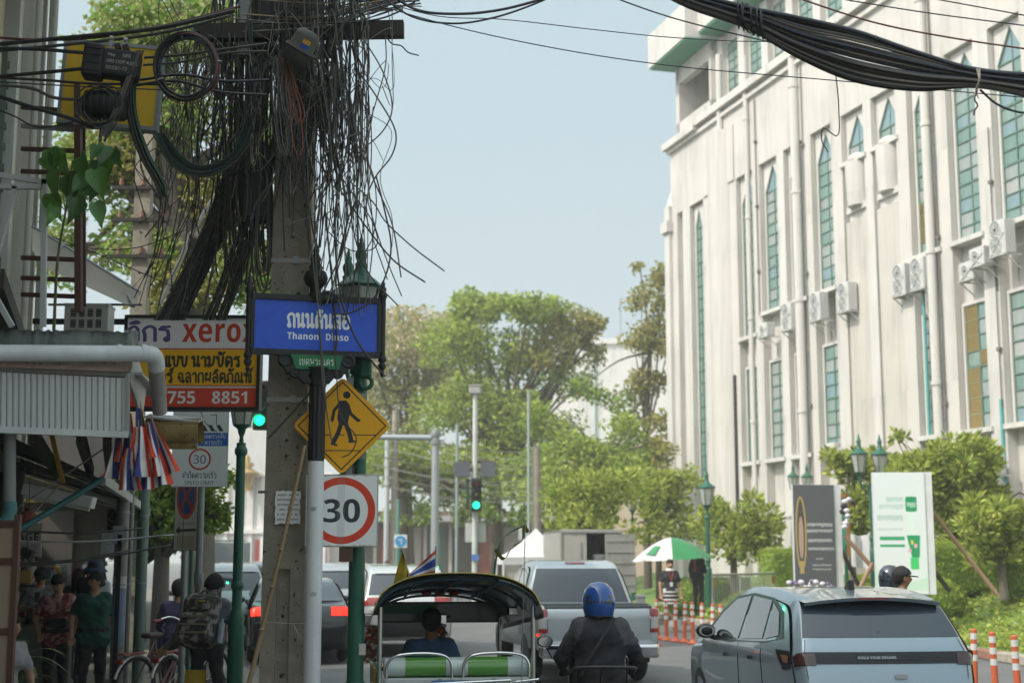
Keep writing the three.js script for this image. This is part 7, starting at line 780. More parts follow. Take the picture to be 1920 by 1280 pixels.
  tag(mesh('aerial', bar(P3(985, 975, .1), P3(978, 1290, .0), .0035, .0035, 5), greySteel), 'thin whip aerial standing at the tuk-tuk corner', 'aerial');
}
{ // motorbike under the blue-helmeted rider
  const b = onRoad(1122, 12.7), o = thing('motorbike', 'dark motorbike with a black luggage rack under the blue-helmeted rider', 'motorcycle', b, .05); mesh('tail_body', [rbox(.3, .22, .9, .09, [0, .68, -.4])], blackGloss, o); mesh('seat', rbox(.3, .1, .75, .05, [0, .83, -.45]), rubber, o); const rk = mat([.03, .028, .025], .4); mesh('luggage_rack', [tube([V(-.28, .88, .1), V(-.2, .93, .28), V(.26, .93, .28), V(.3, .9, .1)], .014, 20, 7), ...[-.18, -.06, .06, .18].map(x => bar(V(x, .92, -.05), V(x, .93, .27), .008)), ...[-.22, 0, .22].map(x => bar(V(x, .78, .1), V(x, .93, .2), .009))], rk, o); mesh('tail_light', rbox(.14, .06, .04, .02, [0, .76, .06]), redLens, o); mesh('number_plate', box(.2, .16, .01, [0, .55, .1]), plateM, o);
  mesh('front_shield', [rbox(.34, .5, .2, .08, [0, .75, -1.15]), bar(V(-.36, 1.02, -1.0), V(.36, 1.02, -1.0), .016)], blackGloss, o); for (const s of [-1, 1]) { const m = part('mirror', o); m.position.set(s * .4, 1.08, -.95); mesh('housing', ball(.075, [0, 0, 0], [1, .75, .4], 16), trim, m); mesh('mirror_glass', xf(new THREE.CircleGeometry(.062, 18), [0, 0, .031], [0, 0, 0], [1, .72, 1]), chrome, m); mesh('stalk', bar(V(0, -.03, 0), V(-s * .07, -.16, -.05), .007), black, m); mesh('grip', cyl(.018, .018, .12, 10, [s * .31, 1.02, -1.0], [0, 0, 1.57]), rubber, o); }
  wheels(o, [[0, .25], [0, 1.45]], .28, .1);
}
function bicycle(label, px, d, turn, c) { const o = thing('bicycle', label, 'bicycle', onRoad(px, d, .15), turn), m = mat(c, .4, { clearcoat: .6 }, null), R = .3, A = V(0, R, .0), B = V(0, R, -1.0), C = V(0, .3, -.42), D = V(0, .78, -.28), E = V(0, .8, -.82); for (const q of [A, B]) { const w = part('wheel', o); w.position.copy(q); mesh('tyre', xf(new THREE.TorusGeometry(R, .018, 8, 30), [0, 0, 0], [0, 1.57, 0]), rubber, w); mesh('spokes', Array.from({ length: 12 }, (_, k) => bar(V(0, 0, 0), V(0, Math.cos(k * .524) * R, Math.sin(k * .524) * R), .002, .002, 4)), chrome, w); mesh('mudguard', xf(new THREE.TorusGeometry(R + .035, .02, 5, 20, 2.6), [0, 0, 0], [0, -1.57, .3]), mat([.5, .5, .5], .3, { metalness: .5 }, null), w); } mesh('frame', [bar(A, C, .014), bar(C, D, .016), bar(D, A, .011), bar(C, E, .016), bar(D.clone().setY(.6), E.clone().setY(.68), .015), bar(E, B, .014)], m, o); mesh('saddle', rbox(.15, .06, .24, .03, [0, .84, -.24]), mat([.06, .04, .04], .6), o); mesh('handlebar', tube([V(-.27, .98, -.6), V(-.2, 1.02, -.76), V(0, .94, -.84), V(.2, 1.02, -.76), V(.27, .98, -.6)], .012, 20, 7), chrome, o); for (const s of [-1, 1]) mesh('grip', bar(V(s * .25, .99, -.66), V(s * .275, .975, -.56), .018), mat([.3, .09, .08], .6), o); mesh('basket', [box(.3, .01, .22, [0, .72, -1.08]), ...[-.15, .15].map(x => box(.008, .2, .22, [x, .82, -1.08])), ...[-.97, -1.19].map(z => box(.3, .2, .008, [0, .82, z]))], mat([.28, .2, .19], .7), o); mesh('rear_rack', [box(.12, .015, .36, [0, .66, .08]), rbox(.1, .05, .04, .01, [0, .58, .26])], mat([.3, .05, .04], .5), o); return o; }
bicycle('pink-framed bicycle with a basket leaning by the pale green post', 262, 16.2, -.5, [.16, .08, .08]); bicycle('red bicycle with white mudguards beside the backpacker', 322, 16.4, -.35, [.2, .04, .04]);
{ const o = thing('parked_motorbike', 'parked scooter with a round mirror and white helmet behind the signposts', 'motorcycle', onRoad(318, 18.5, .15), -.2); mesh('body', [rbox(.34, .4, 1.1, .12, [0, .55, -.5]), rbox(.3, .1, .7, .05, [0, .82, -.3])], mat([.03, .05, .14], .35, { clearcoat: .7 }, null), o); mesh('handlebar', bar(V(-.33, 1.05, -1.0), V(.33, 1.05, -1.0), .015), black, o); mesh('mirror', [ball(.06, [-.32, 1.25, -.95], [1, .8, .3], 12), bar(V(-.28, 1.05, -1), V(-.32, 1.22, -.95), .006)], chrome, o); mesh('helmet', ball(.13, [-.02, 1.02, -.35], [1, .9, 1.1], 16), white, o); wheels(o, [[0, .15], [0, 1.25]], .27, .09); }

// ================================================================ people
function surfaceNets(prims, h, k, pad = .03) {   // smooth union of tapered capsules {a, b, ra, rb, c}; vertex colour from the nearest one
  const lo = V(9, 9, 9), hi = V(-9, -9, -9); for (const p of prims) { const r = Math.max(p.ra, p.rb) + pad; for (const q of [p.a, p.b]) { lo.min(V(q.x - r, q.y - r, q.z - r)); hi.max(V(q.x + r, q.y + r, q.z + r)); } p.d = V().copy(p.b).sub(p.a); p.l = Math.max(1e-9, p.d.lengthSq()); }
  const nx = Math.ceil((hi.x - lo.x) / h) + 1, ny = Math.ceil((hi.y - lo.y) / h) + 1, nz = Math.ceil((hi.z - lo.z) / h) + 1, F = new Float32Array(nx * ny * nz).fill(9), sl = nx * ny;
  for (const p of prims) { const R = Math.max(p.ra, p.rb) + k * 2.2 + h * 2, i0 = Math.max(0, Math.floor((Math.min(p.a.x, p.b.x) - R - lo.x) / h)), i1 = Math.min(nx - 1, Math.ceil((Math.max(p.a.x, p.b.x) + R - lo.x) / h)), j0 = Math.max(0, Math.floor((Math.min(p.a.y, p.b.y) - R - lo.y) / h)), j1 = Math.min(ny - 1, Math.ceil((Math.max(p.a.y, p.b.y) + R - lo.y) / h)), k0 = Math.max(0, Math.floor((Math.min(p.a.z, p.b.z) - R - lo.z) / h)), k1 = Math.min(nz - 1, Math.ceil((Math.max(p.a.z, p.b.z) + R - lo.z) / h)), kk = p.k ?? k;
    for (let z = k0; z <= k1; z++) for (let y = j0; y <= j1; y++) for (let x = i0; x <= i1; x++) { const X = lo.x + x * h - p.a.x, Y = lo.y + y * h - p.a.y, Z = lo.z + z * h - p.a.z, t = Math.min(1, Math.max(0, (X * p.d.x + Y * p.d.y + Z * p.d.z) / p.l)), ex = X - p.d.x * t, ey = Y - p.d.y * t, ez = Z - p.d.z * t, d = Math.sqrt(ex * ex + ey * ey + ez * ez) - (p.ra + (p.rb - p.ra) * t), o = z * sl + y * nx + x, f = F[o]; if (d > f + kk) continue; const q = Math.max(kk - Math.abs(f - d), 0) / kk; F[o] = Math.min(f, d) - q * q * kk * .25; } }
  const id = new Int32Array(nx * ny * nz).fill(-1), pos = [], idx = [], E = [[0, 1], [0, 2], [0, 4], [1, 3], [1, 5], [2, 3], [2, 6], [3, 7], [4, 5], [4, 6], [5, 7], [6, 7]], c8 = new Float32Array(8);
  for (let z = 0; z < nz - 1; z++) for (let y = 0; y < ny - 1; y++) for (let x = 0; x < nx - 1; x++) { const o = z * sl + y * nx + x; let m = 0; for (let i = 0; i < 8; i++) { const v = c8[i] = F[o + (i & 1) + ((i >> 1) & 1) * nx + ((i >> 2) & 1) * sl]; if (v < 0) m |= 1 << i; } if (m === 0 || m === 255) continue; let sx = 0, sy = 0, sz = 0, n = 0; for (const [a, b] of E) { if ((c8[a] < 0) === (c8[b] < 0)) continue; const t = c8[a] / (c8[a] - c8[b]); sx += (a & 1) + ((b & 1) - (a & 1)) * t; sy += ((a >> 1) & 1) + (((b >> 1) & 1) - ((a >> 1) & 1)) * t; sz += ((a >> 2) & 1) + (((b >> 2) & 1) - ((a >> 2) & 1)) * t; n++; } id[o] = pos.length / 3; pos.push(lo.x + (x + sx / n) * h, lo.y + (y + sy / n) * h, lo.z + (z + sz / n) * h); }
  const quad = (a, b, c, d, s) => { if (a < 0 || b < 0 || c < 0 || d < 0) return; s ? idx.push(a, b, c, a, c, d) : idx.push(a, c, b, a, d, c); };
  for (let z = 1; z < nz - 1; z++) for (let y = 1; y < ny - 1; y++) for (let x = 1; x < nx - 1; x++) { const o = z * sl + y * nx + x, s = F[o] < 0; if (s !== (F[o + 1] < 0)) quad(id[o - nx - sl], id[o - sl], id[o], id[o - nx], s); if (s !== (F[o + nx] < 0)) quad(id[o - 1 - sl], id[o - 1], id[o], id[o - sl], s); if (s !== (F[o + sl] < 0)) quad(id[o - 1 - nx], id[o - nx], id[o], id[o - 1], s); }
  const col = new Float32Array(pos.length); for (let i = 0; i < pos.length; i += 3) { let best = 9, bc = [.5, .5, .5], bp; for (const p of prims) { const X = pos[i] - p.a.x, Y = pos[i + 1] - p.a.y, Z = pos[i + 2] - p.a.z, t = Math.min(1, Math.max(0, (X * p.d.x + Y * p.d.y + Z * p.d.z) / p.l)), d = Math.hypot(X - p.d.x * t, Y - p.d.y * t, Z - p.d.z * t) - (p.ra + (p.rb - p.ra) * t); if (d < best) { best = d; bc = p.c; } } const c = typeof bc === 'function' ? bc(pos[i], pos[i + 1], pos[i + 2]) : bc; col[i] = c[0]; col[i + 1] = c[1]; col[i + 2] = c[2]; }
  const g = new THREE.BufferGeometry(); g.setAttribute('position', new THREE.Float32BufferAttribute(pos, 3)); g.setAttribute('color', new THREE.BufferAttribute(col, 3)); g.setIndex(idx); g.computeVertexNormals(); return g;
}
const bodyMat = new THREE.MeshStandardMaterial({ vertexColors: true, roughness: .85 });
const SK = [.42, .235, .15], SKD = [.3, .16, .1];
function person(label, pos, turn, o = {}) {   // local: facing +z, feet at y = 0; k scales a 1.7 m figure
  const t = thing('person', label, 'person', pos, turn), k = (o.h ?? 1.7) / 1.7, P = [], sk = o.skin ?? SK, top = o.top ?? [.3, .3, .3], sleeve = o.sleeve ?? top, legC = o.legs ?? [.02, .02, .025], shin = o.shin ?? legC, shoe = o.shoe ?? [.03, .03, .03];
  const cap = (a, b, ra, rb, c, kk) => P.push({ a: V(...a).multiplyScalar(k), b: V(...b).multiplyScalar(k), ra: ra * k, rb: rb * k, c, k: kk });
  const ln = o.lean ?? 0, up = (x, y, z) => { const dy = y - .95; return [x + (o.sway ?? 0) * dy, .95 + (o.drop ?? 0) + dy * Math.cos(ln), z + (o.back ?? 0) + dy * Math.sin(ln)]; };
  const g = o.girth ?? 1;
  cap(up(-.07, .95, 0), up(.07, .95, 0), .115 * g, .115 * g, o.hipC ?? legC, .07); cap(up(-.06, 1.08, .005), up(.06, 1.08, .005), .11 * g, .11 * g, top, .08); cap(up(-.085, 1.28, .01), up(.085, 1.28, .01), .115 * g, .115 * g, top, .09); cap(up(-.15, 1.395, -.01), up(.15, 1.395, -.01), .062, .062, top, .07); if (o.long) cap(up(-.075, .9, 0), up(.075, .9, 0), .128 * g, .128 * g, top, .06);
  cap(up(0, 1.42, -.005), up(0, 1.52, .01), .055, .05, sk, .03);
  const hy = o.headYaw ?? 0, hn = o.nod ?? 0, hb = V(...up(0, 1.53, .012)), hd = (x, y, z) => { const e = V(x, y, z).applyEuler(new THREE.Euler(hn, hy, 0, 'YXZ')); return [hb.x + e.x, hb.y + e.y, hb.z + e.z]; };
  cap(hd(0, .1, -.012), hd(0, .055, .0), .086, .075, sk, .03); cap(hd(0, .02, .03), hd(0, .05, .045), .045, .052, sk, .03); cap(hd(0, .07, .09), hd(0, .045, .1), .008, .014, sk, .012); for (const s of [-1, 1]) cap(hd(s * .08, .075, -.005), hd(s * .083, .045, -.005), .016, .012, sk, .012); for (const s of [-1, 1]) cap(hd(s * .031, .077, .079), hd(s * .033, .077, .079), .01, .01, [.05, .04, .035], .004); cap(hd(-.02, .005, .083), hd(.02, .005, .083), .007, .007, [.25, .1, .08], .005);
  const S = o.seat, sx = o.stance ?? .09; [-1, 1].forEach((s, i) => { const L = o.leg?.[i] ?? [[s * (sx + .01), .5, .02], [s * (sx + .01), .09, -.02]], hp = up(s * .085, .93, 0), kn = L[0], an = L[1], dz = L[2] ?? .17; cap(hp, kn, .09 * g, .062, legC, .05); cap(kn, an, .058, .042, shin, .03); cap([an[0], an[1] - .02, an[2] - .03], [an[0] + s * .02, an[1] - .045, an[2] + dz - .04], .042, .036, shoe, .02); });
  const hands = []; [-1, 1].forEach((s, i) => { const A = o.arm?.[i] ?? [[s * .24, 1.14, -.02], [s * .245, .9, .06]], sh = up(s * .175, 1.385, -.01), el = o.armAbs ? A[0] : up(...A[0]), wr = o.armAbs ? A[1] : up(...A[1]), mid = V(...sh).lerp(V(...el), o.short ? .62 : 1).toArray(); cap(sh, mid, .056 * (o.armR ?? 1), (o.short ? .058 : .046) * (o.armR ?? 1), sleeve, .035); if (o.short) cap(mid, el, .04, .038, sk, .02); cap(el, wr, .039 * (o.armR ?? 1), .026 * (o.armR ?? 1), o.short ? sk : sleeve, .025); hands.push([el, wr, s]); });
  const geos = [surfaceNets(P, .0145, .03)];
  for (const [el, wr, s] of hands) { const w = V(...wr).multiplyScalar(k), d = w.clone().sub(V(...el).multiplyScalar(k)).normalize(), side = V(0, 0, 1).cross(d).normalize(); if (side.lengthSq() < .1) side.set(1, 0, 0); const nor = d.clone().cross(side).normalize(), H = [], q = (a, b, c) => w.clone().addScaledVector(d, a * k).addScaledVector(side, b * k).addScaledVector(nor, c * k), hc = o.glove ?? sk, c2 = (a, b, r0, r1) => H.push({ a, b, ra: r0 * k, rb: r1 * k, c: hc });
    c2(q(-.03, 0, 0), q(.02, 0, 0), .026, .026); for (let f = 0; f < 4; f++) { const y = (f - 1.5) * .019, L = [.062, .075, .07, .055][f]; c2(q(.01, y * .7, 0), q(.075, y, 0), .014, .0115); c2(q(.075, y, 0), q(.075 + L * .5, y * 1.02, .012), .0095, .009); c2(q(.075 + L * .5, y * 1.02, .012), q(.075 + L * .85, y, .034), .009, .0075); } c2(q(.015, -s * .02, .005), q(.045, -s * .047, .018), .013, .011); c2(q(.045, -s * .047, .018), q(.08, -s * .05, .03), .0105, .0085); geos.push(surfaceNets(H, .0052, .006, .02)); }
  const m = mesh('body', mergeGeometries(geos.map(prep)), bodyMat, t, true);
  { // creases in the cloth
    const c = m.geometry.attributes.color, p = m.geometry.attributes.position, n = m.geometry.attributes.normal, isSkin = i => Math.abs(c.getX(i) - sk[0]) + Math.abs(c.getY(i) - sk[1]) < .01;
    for (let i = 0; i < p.count; i++) { if (isSkin(i) || p.getY(i) > 1.46 * k) continue; const x = p.getX(i) * 9 + 40, y = p.getY(i) * 15 + p.getX(i) * 6 + 40, z = p.getZ(i) * 9 + 40, w = (fbm(x + z, y, 999, 7, 3) - .5) * .034 + (fbm(x - z + 31, y * .5 + 9, 999, 19, 2) - .5) * .02; p.setXYZ(i, p.getX(i) + n.getX(i) * w, p.getY(i) + n.getY(i) * w, p.getZ(i) + n.getZ(i) * w); }
    m.geometry = mergeVertices(m.geometry, 1e-5); m.geometry.computeVertexNormals(); m.geometry = m.geometry.toNonIndexed();
  }
  if (o.pattern) { const c = m.geometry.attributes.color, p = m.geometry.attributes.position; for (let i = 0; i < c.count; i++) { const b = [c.getX(i), c.getY(i), c.getZ(i)]; const r = o.pattern(p.getX(i), p.getY(i), p.getZ(i), b); if (r) c.setXYZ(i, ...r); } }
  const Q = (a, b, ra, rb, c, kk) => ({ a: V(...a).multiplyScalar(k), b: V(...b).multiplyScalar(k), ra: ra * k, rb: rb * k, c, k: kk }), hairC = o.hair ?? [.018, .014, .012];
  if (o.hairStyle !== 'none') { const H = [Q(hd(0, .112, -.022), hd(0, .085, -.032), .093, .09, hairC), Q(hd(0, .15, .0), hd(0, .128, .042), .055, .046, hairC), Q(hd(0, .05, -.045), hd(0, .09, -.04), .065, .08, hairC)]; if (o.hairStyle === 'long') H.push(Q(hd(0, .05, -.05), hd(0, -.16, -.07), .08, .075, hairC), Q(hd(-.06, .06, -.02), hd(-.06, -.1, -.03), .035, .04, hairC), Q(hd(.06, .06, -.02), hd(.06, -.1, -.03), .035, .04, hairC)); if (o.hairStyle === 'bun') H.push(Q(hd(0, .05, -.11), hd(0, .04, -.12), .04, .035, hairC), Q(hd(-.05, .1, .0), hd(-.06, .05, -.02), .03, .025, hairC), Q(hd(.05, .1, .0), hd(.06, .05, -.02), .03, .025, hairC)); mesh('hair', surfaceNets(H, .011, .02), bodyMat, t, true); }
  const at3 = (n, geo, mm) => { const e = mesh(n, geo, mm, t); return e; };
  const headGroup = (n, list) => { const gq = part(n, t); gq.position.set(hb.x * k, hb.y * k, hb.z * k); gq.rotation.set(hn, hy, 0, 'YXZ'); gq.scale.setScalar(k); list.forEach(([nn, ge, mm]) => mesh(nn, ge, mm, gq)); };
  if (o.cap) headGroup('cap', [['crown', xf(new THREE.SphereGeometry(.106, 20, 10, 0, 6.3, 0, 1.55), [0, .095, -.012], [-.1, 0, 0], [1, 1, 1.08]), mat(o.cap, .8)], ['brim', xf(new THREE.CylinderGeometry(.1, .1, .012, 20, 1, false, -1.2, 2.4), [0, .095, .045], [.12, 0, 0], [.95, 1, 1.35]), mat(o.cap, .8)]]);
  if (o.beanie) headGroup('beanie', [['knit', xf(new THREE.SphereGeometry(.112, 20, 12, 0, 6.3, 0, 1.75), [0, .075, -.015], [-.2, 0, 0], [1, 1.05, 1.06]), mat(o.beanie, .95, { bumpMap: bumpT, bumpScale: .006 })]]);
  if (o.hat) headGroup('bucket_hat', [['crown', lathe([[0, .2], [.07, .195], [.1, .17], [.115, .1]], 20), mat(o.hat, .9)], ['brim', lathe([[.112, .1], [.16, .06], [.175, .035], [.17, .032], [.11, .09]], 22), mat(o.hat, .9)]]);
  if (o.helmet) headGroup('helmet', [['shell', lathe([[0, .235], [.07, .222], [.12, .17], [.142, .09], [.14, .02], [.125, -.05], [.11, -.06]], 28, [0, 0, -.01]), mat(o.helmet, .15, { clearcoat: 1, clearcoatRoughness: .04 }, null)], ['edge_trim', xf(new THREE.TorusGeometry(.118, .01, 6, 28), [0, -.055, -.01], [Math.PI / 2, 0, 0]), black], ['visor', xf(new THREE.SphereGeometry(.146, 20, 8, -.9 + Math.PI / 2, 1.8, 1.1, .7), [0, .07, -.005], [0, Math.PI, 0]), darkGlass]]);
  t.userData.k = k; return [t, k, up, at3];
}
const pave = (px, d) => onRoad(px, d, .15);
const walk = (s, f = .22) => [[[-.1, .5, s * f * .5 + .03], [-.1, .09, s * f]], [[.1, .5, -s * f * .35 + .05], [.1, .1, -s * f]]];
{ // footpath
  const [a] = person('walking person in a dark green T-shirt and black trousers looking aside', pave(180, 16.6), .25, { h: 1.52, top: [.012, .07, .05], legs: [.012, .012, .014], short: true, girth: 1.12, long: true, headYaw: -.9, hairStyle: 'bun', leg: walk(1), arm: [[[-.27, 1.13, .03], [-.26, .92, .12]], [[.28, 1.12, -.02], [.27, .87, .05]]] });
  person('person in a red patterned shirt with a black waist bag looking down', pave(112, 16.9), .2, { h: 1.49, top: [.26, .05, .05], legs: [.012, .012, .016], short: true, nod: .45, headYaw: -.35, long: true, girth: 1.02, leg: walk(-1, .18), arm: [[[-.27, 1.13, .02], [-.2, .95, .16]], [[.27, 1.13, .02], [.22, .93, .12]]], pattern: (x, y, z, b) => b[0] > .2 && b[1] < .08 && y < 1.45 ? (fbm(x * 30 + 9, y * 30 + z * 20 + 9, 99, 5) > .54 ? [.42, .24, .22] : [.24, .035, .04]) : null })[3]('waist_bag', [rbox(.24, .12, .1, .04, [.02, .96, .15]), box(.36, .03, .02, [0, .99, .12])], black);
  person('person in a dark cap and grey shirt holding a phone', pave(78, 19), .3, { h: 1.55, top: [.2, .2, .21], legs: [.1, .1, .11], short: true, cap: [.03, .03, .035], nod: .3, arm: [[[-.26, 1.14, .06], [-.06, 1.16, .26]], [[.27, 1.13, .0], [.25, .88, .08]]] })[3]('phone', rbox(.07, .14, .012, .008, [-.03, 1.2, .33], [-.5, 0, 0]), black);
  person('person in a pale shirt partly hidden behind the phone user', pave(58, 21), 2.9, { h: 1.58, top: [.5, .5, .5], short: true, hair: [.4, .4, .4], legs: [.2, .2, .2] });
  { const [t] = person('person in a blue bucket hat and white T-shirt wearing a dark backpack', pave(178, 19.6), Math.PI - .1, { h: 1.64, top: [.5, .5, .52], legs: [.12, .12, .13], short: true, hat: [.05, .09, .15], leg: walk(1, .2) }); const b = part('backpack', t); mesh('bag', rbox(.3, .42, .16, .06, [0, 1.24, -.2]), black, b); for (const s of [-1, 1]) mesh('strap', tube([V(s * .1, 1.46, -.12), V(s * .12, 1.52, 0), V(s * .12, 1.35, .12)], .02, 10, 6), black, b); }
  person('person with long dark hair walking away beside the hat wearer', pave(147, 20.5), Math.PI, { h: 1.52, top: [.03, .03, .035], hairStyle: 'long', hair: [.025, .016, .012], legs: [.03, .03, .04], leg: walk(-1) });
  person('person with short dark hair far along the shaded footpath', pave(166, 24), Math.PI, { h: 1.6, top: [.25, .2, .15], cap: [.1, .12, .16] });
  { const [t] = person('seated person in dark shorts resting beside the tan door panel', pave(20, 13.6), 1.0, { h: 1.68, top: [.35, .35, .36], legs: [.02, .028, .03], shin: SK, short: true, drop: -.5, back: -.1, lean: .25, leg: [[[-.12, .47, .38], [-.12, .09, .36]], [[.14, .47, .36], [.16, .09, .42]]], arm: [[[-.24, 1.12, .1], [-.1, .98, .32]], [[.25, 1.12, .1], [.12, 1.0, .34]]] }); mesh('stool', [cyl(.16, .16, .04, 16, [0, .33, -.1]), ...[-1, 1].flatMap(a => [-1, 1].map(b => bar(V(a * .12, 0, -.1 + b * .12), V(a * .1, .32, -.1 + b * .1), .015)))], mat([.3, .06, .05], .6), t); t.children[t.children.length - 1].name = 'stool'; }
  { // the backpacker
    const [t, k] = person('person in a black beanie carrying a camouflage backpack with a yellow cloth', pave(392, 14.7), Math.PI - .15, { h: 1.6, drop: -.07, top: [.13, .15, .175], sleeve: [.11, .125, .145], legs: [.03, .03, .035], beanie: [.012, .012, .014], lean: .3, nod: .2, leg: walk(1, .2), arm: [[[-.24, 1.16, .06], [-.25, .98, .22]], [[.34, 1.12, .06], [.52, .92, .16]]] });
    const camo = tex(128, .4, (u, v, i, j) => { const q = 5, a = fbm(Math.floor(u * 40) / 40 * 9, Math.floor(v * 40) / 40 * 9, 9, 301, 3), b = hash2(Math.floor(u * 56), Math.floor(v * 56), 7); return a > .58 ? [.62, .6, .6] : a > .5 ? (b > .5 ? [.5, .46, .42] : [.35, .31, .28]) : a > .42 ? [.36, .32, .26] : [.22, .2, .2]; });
    const cm = mat([.62, .6, .6], .9, {}, camo), b = part('backpack', t); b.position.set(0, 1.08, -.13); b.rotation.x = .3;
    mesh('main_bag', rbox(.37, .54, .22, .09, [0, -.02, -.06], [0, 0, 0], 4), cm, b); mesh('front_pocket', rbox(.31, .3, .1, .045, [0, -.12, -.19], [0, 0, 0], 4), cm, b); mesh('top_pocket', rbox(.27, .14, .08, .035, [0, .12, -.17], [0, 0, 0], 4), cm, b); for (const y of [-.02, -.1, -.18]) mesh('webbing', box(.26, .022, .012, [0, y, -.245]), mat([.16, .14, .09], .9), b); mesh('patch', box(.1, .04, .008, [-.05, .14, -.214]), mat([.03, .025, .02], .8), b); mesh('patch_print', box(.07, .02, .004, [-.05, .14, -.219]), mat([.4, .25, .05], .8), b); mesh('side_bottle', [cyl(.035, .035, .2, 12, [-.22, -.14, -.05]), cyl(.018, .018, .05, 10, [-.22, -.02, -.05])], mat([.25, .3, .34], .25), b); mesh('side_pouch', rbox(.07, .2, .12, .03, [.2, -.16, -.05]), mat([.13, .09, .05], .9), b); mesh('grab_handle', xf(new THREE.TorusGeometry(.04, .01, 6, 14, 3.14), [0, .25, -.05]), black, b);
    mesh('neck_gaiter', lathe([[.085, -.05], [.078, .0], [.082, .05], [.07, .06]], 18, [0, 1.345, .155], [.3, 0, 0]), cm, t); mesh('yellow_cloth', grid(8, 8, (u, v) => [(.5 - u) * .22 + .06,   .6 - v * .4, -.12 - Math.sin(u * 6) * .015 - .03 * v]), mat([.55, .36, .02], .8, { side: THREE.DoubleSide }), t);
  }
  person('person in a purple shirt sitting on a scooter behind the signposts', onRoad(338, 18, .16), Math.PI - .2, { h: 1.7, top: [.09, .07, .16], hair: [.03, .02, .02], drop: -.3, leg: [[[-.2, .5, .3], [-.22, .1, .3]], [[.2, .5, .3], [.22, .1, .3]]], arm: [[[-.3, 1.15, .1], [-.3, 1.0, .34]], [[.3, 1.15, .1], [.3, 1.0, .34]]] });
}
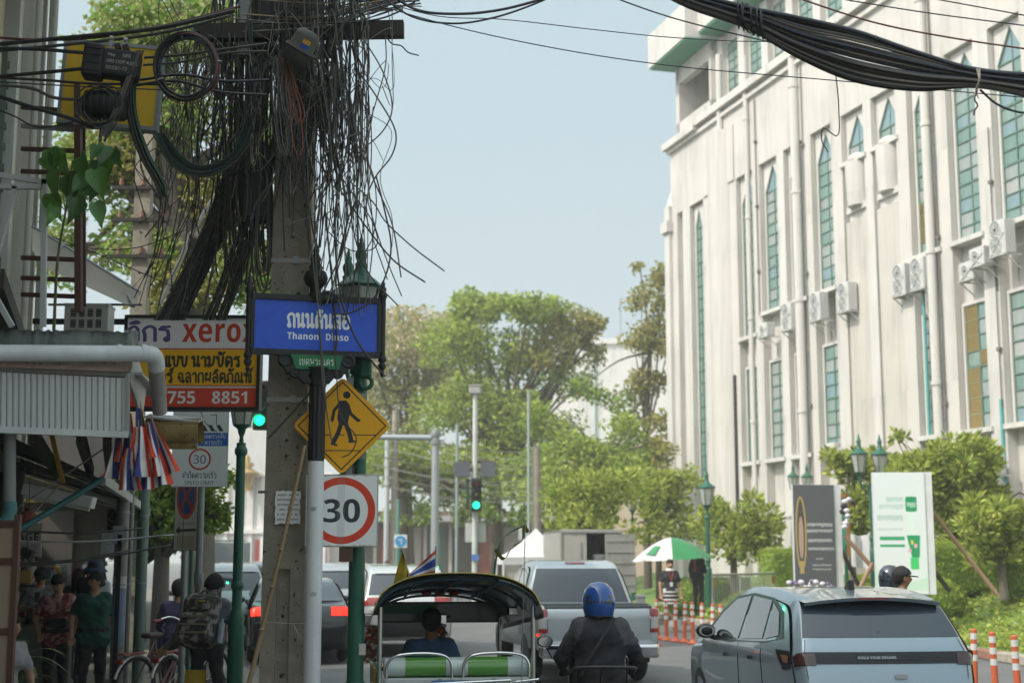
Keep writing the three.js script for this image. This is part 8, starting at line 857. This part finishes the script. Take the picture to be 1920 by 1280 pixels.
{ // on the road
  const tk = onRoad(858, 12), drv = V(-.1, .08, -1.5).applyAxisAngle(V(0, 1, 0), .13).add(tk);
  person('tuk-tuk driver in a blue shirt seen from behind', drv, Math.PI + .1, { h: 1.7, top: [.06, .13, .25], skin: SKD, drop: -.42, leg: [[[-.16, .48, .38], [-.16, .12, .4]], [[.16, .48, .38], [.16, .12, .4]]], arm: [[[-.29, 1.16, .12], [-.25, 1.05, .4]], [[.29, 1.16, .12], [.25, 1.05, .4]]], legs: [.03, .03, .04], girth: 1.08 });
  { const b = onRoad(1121, 13), [t, k, up] = person('motorcyclist in a blue helmet and black jacket with grey shoulders', V(b.x, -.06, b.z + .05), Math.PI, { h: 1.74, top: [.016, .017, .02], helmet: [.008, .07, .32], hairStyle: 'none', drop: -.1, back: -.12, lean: .14, girth: 1.38, armR: 1.4, legs: [.015, .015, .017], leg: [[[-.2, .55, .34], [-.2, .14, .2]], [[.2, .55, .34], [.2, .14, .2]]], arm: [[[-.325, 1.12, .08], [-.3, .99, .36]], [[.325, 1.12, .08], [.3, .99, .36]]], glove: [.02, .02, .02], pattern: (x, y, z, c) => c[0] < .02 && y > 1.16 && Math.abs(x) > .1 + (1.42 - y) * .42 && y < 1.45 ? [.06, .058, .065] : null }); mesh('sling_strap', tube([up(-.12, 1.46, -.08), up(-.02, 1.3, -.16), up(.1, 1.12, -.17), up(.17, .98, -.15)].map(p => V(...p).multiplyScalar(k)), .018, 16, 6), mat([.03, .03, .032], .8), t); }
  person('rider in a round dark helmet beyond the blue hatchback', onRoad(1668, 17.6, .1), Math.PI + .2, { h: 1.66, top: [.03, .03, .035], helmet: [.02, .025, .035], hairStyle: 'none', drop: -.06, leg: [[[-.2, .55, .3], [-.2, .15, .2]], [[.2, .55, .3], [.2, .15, .2]]] });
  person('man in a black peaked cap turning his head beyond the blue hatchback', onRoad(1690, 16.9, .08), 1.5, { h: 1.7, top: [.015, .015, .018], skin: SKD, cap: [.012, .012, .014], headYaw: .1, drop: -.06, leg: [[[-.2, .55, .3], [-.2, .15, .2]], [[.2, .55, .3], [.2, .15, .2]]] });
  const b2 = thing('dark_scooter', 'dark scooter under the helmeted rider beyond the blue hatchback', 'motorcycle', onRoad(1678, 17.3), .2); mesh('body', [rbox(.32, .4, 1.2, .12, [0, .6, -.3]), rbox(.3, .1, .8, .05, [0, .84, -.1])], blackGloss, b2); mesh('handlebar', bar(V(-.33, 1.05, -.9), V(.33, 1.05, -.9), .015), black, b2); wheels(b2, [[0, -.2], [0, 1.05]], .27, .09);
  { const [t, k] = person('woman in a black top and black and white striped skirt with a red lanyard', onRoad(1256, 35, .12), .1, { h: 1.66, top: [.02, .02, .025], legs: SK, hipC: [.5, .5, .48], short: true, hairStyle: 'bun', shoe: [.02, .02, .02], arm: [[[-.25, 1.13, 0], [-.25, .9, .05]], [[.25, 1.13, 0], [.25, .9, .05]]] }); mesh('skirt', lathe([[.13, 1.02], [.16, .95], [.19, .8], [.215, .62], [.2, .62], [.12, .98]], 24), mat([.02, .02, .024], .9), t); for (const y of [.92, .83, .74, .66]) mesh('skirt_stripe', lathe([[.166 + (.92 - y) * .17, y + .018], [.172 + (.92 - y) * .17, y - .018]], 24), mat([.6, .58, .54], .9), t); mesh('lanyard', [tube([V(-.07, 1.43, .08), V(-.02, 1.25, .13), V(0, 1.16, .135)], .007, 8, 5), tube([V(.07, 1.43, .08), V(.02, 1.25, .13), V(0, 1.16, .135)], .007, 8, 5)], mat([.5, .1, .06], .7), t); mesh('pass_card', box(.07, .1, .006, [0, 1.1, .14]), white, t); mesh('collar', lathe([[.1, 1.42], [.09, 1.46], [.07, 1.47]], 18), white, t); }
  person('person in a black vest with red trim standing under the umbrella', onRoad(1308, 37.5, .45), 2.4, { h: 1.62, top: [.025, .025, .03], skin: SKD, legs: [.03, .03, .035], arm: [[[-.25, 1.13, 0], [-.1, 1.05, .2]], [[.25, 1.13, 0], [.25, .9, .05]]], pattern: (x, y, z, c) => c[0] < .03 && Math.abs(x - .02) < .03 && y > 1.05 && y < 1.4 ? [.35, .05, .04] : null });
  person('person in a yellow shirt bending near the white canopy tent', onRoad(975, 42, .0), .6, { h: 1.66, top: [.5, .33, .06], lean: .35, short: true, legs: [.1, .08, .06] });
  person('person in a white top walking far beyond the crossing', onRoad(725, 58, .0), .3, { h: 1.7, top: [.6, .6, .6], legs: [.05, .06, .1], leg: walk(1) });
}

renderer.render(scene, camera);
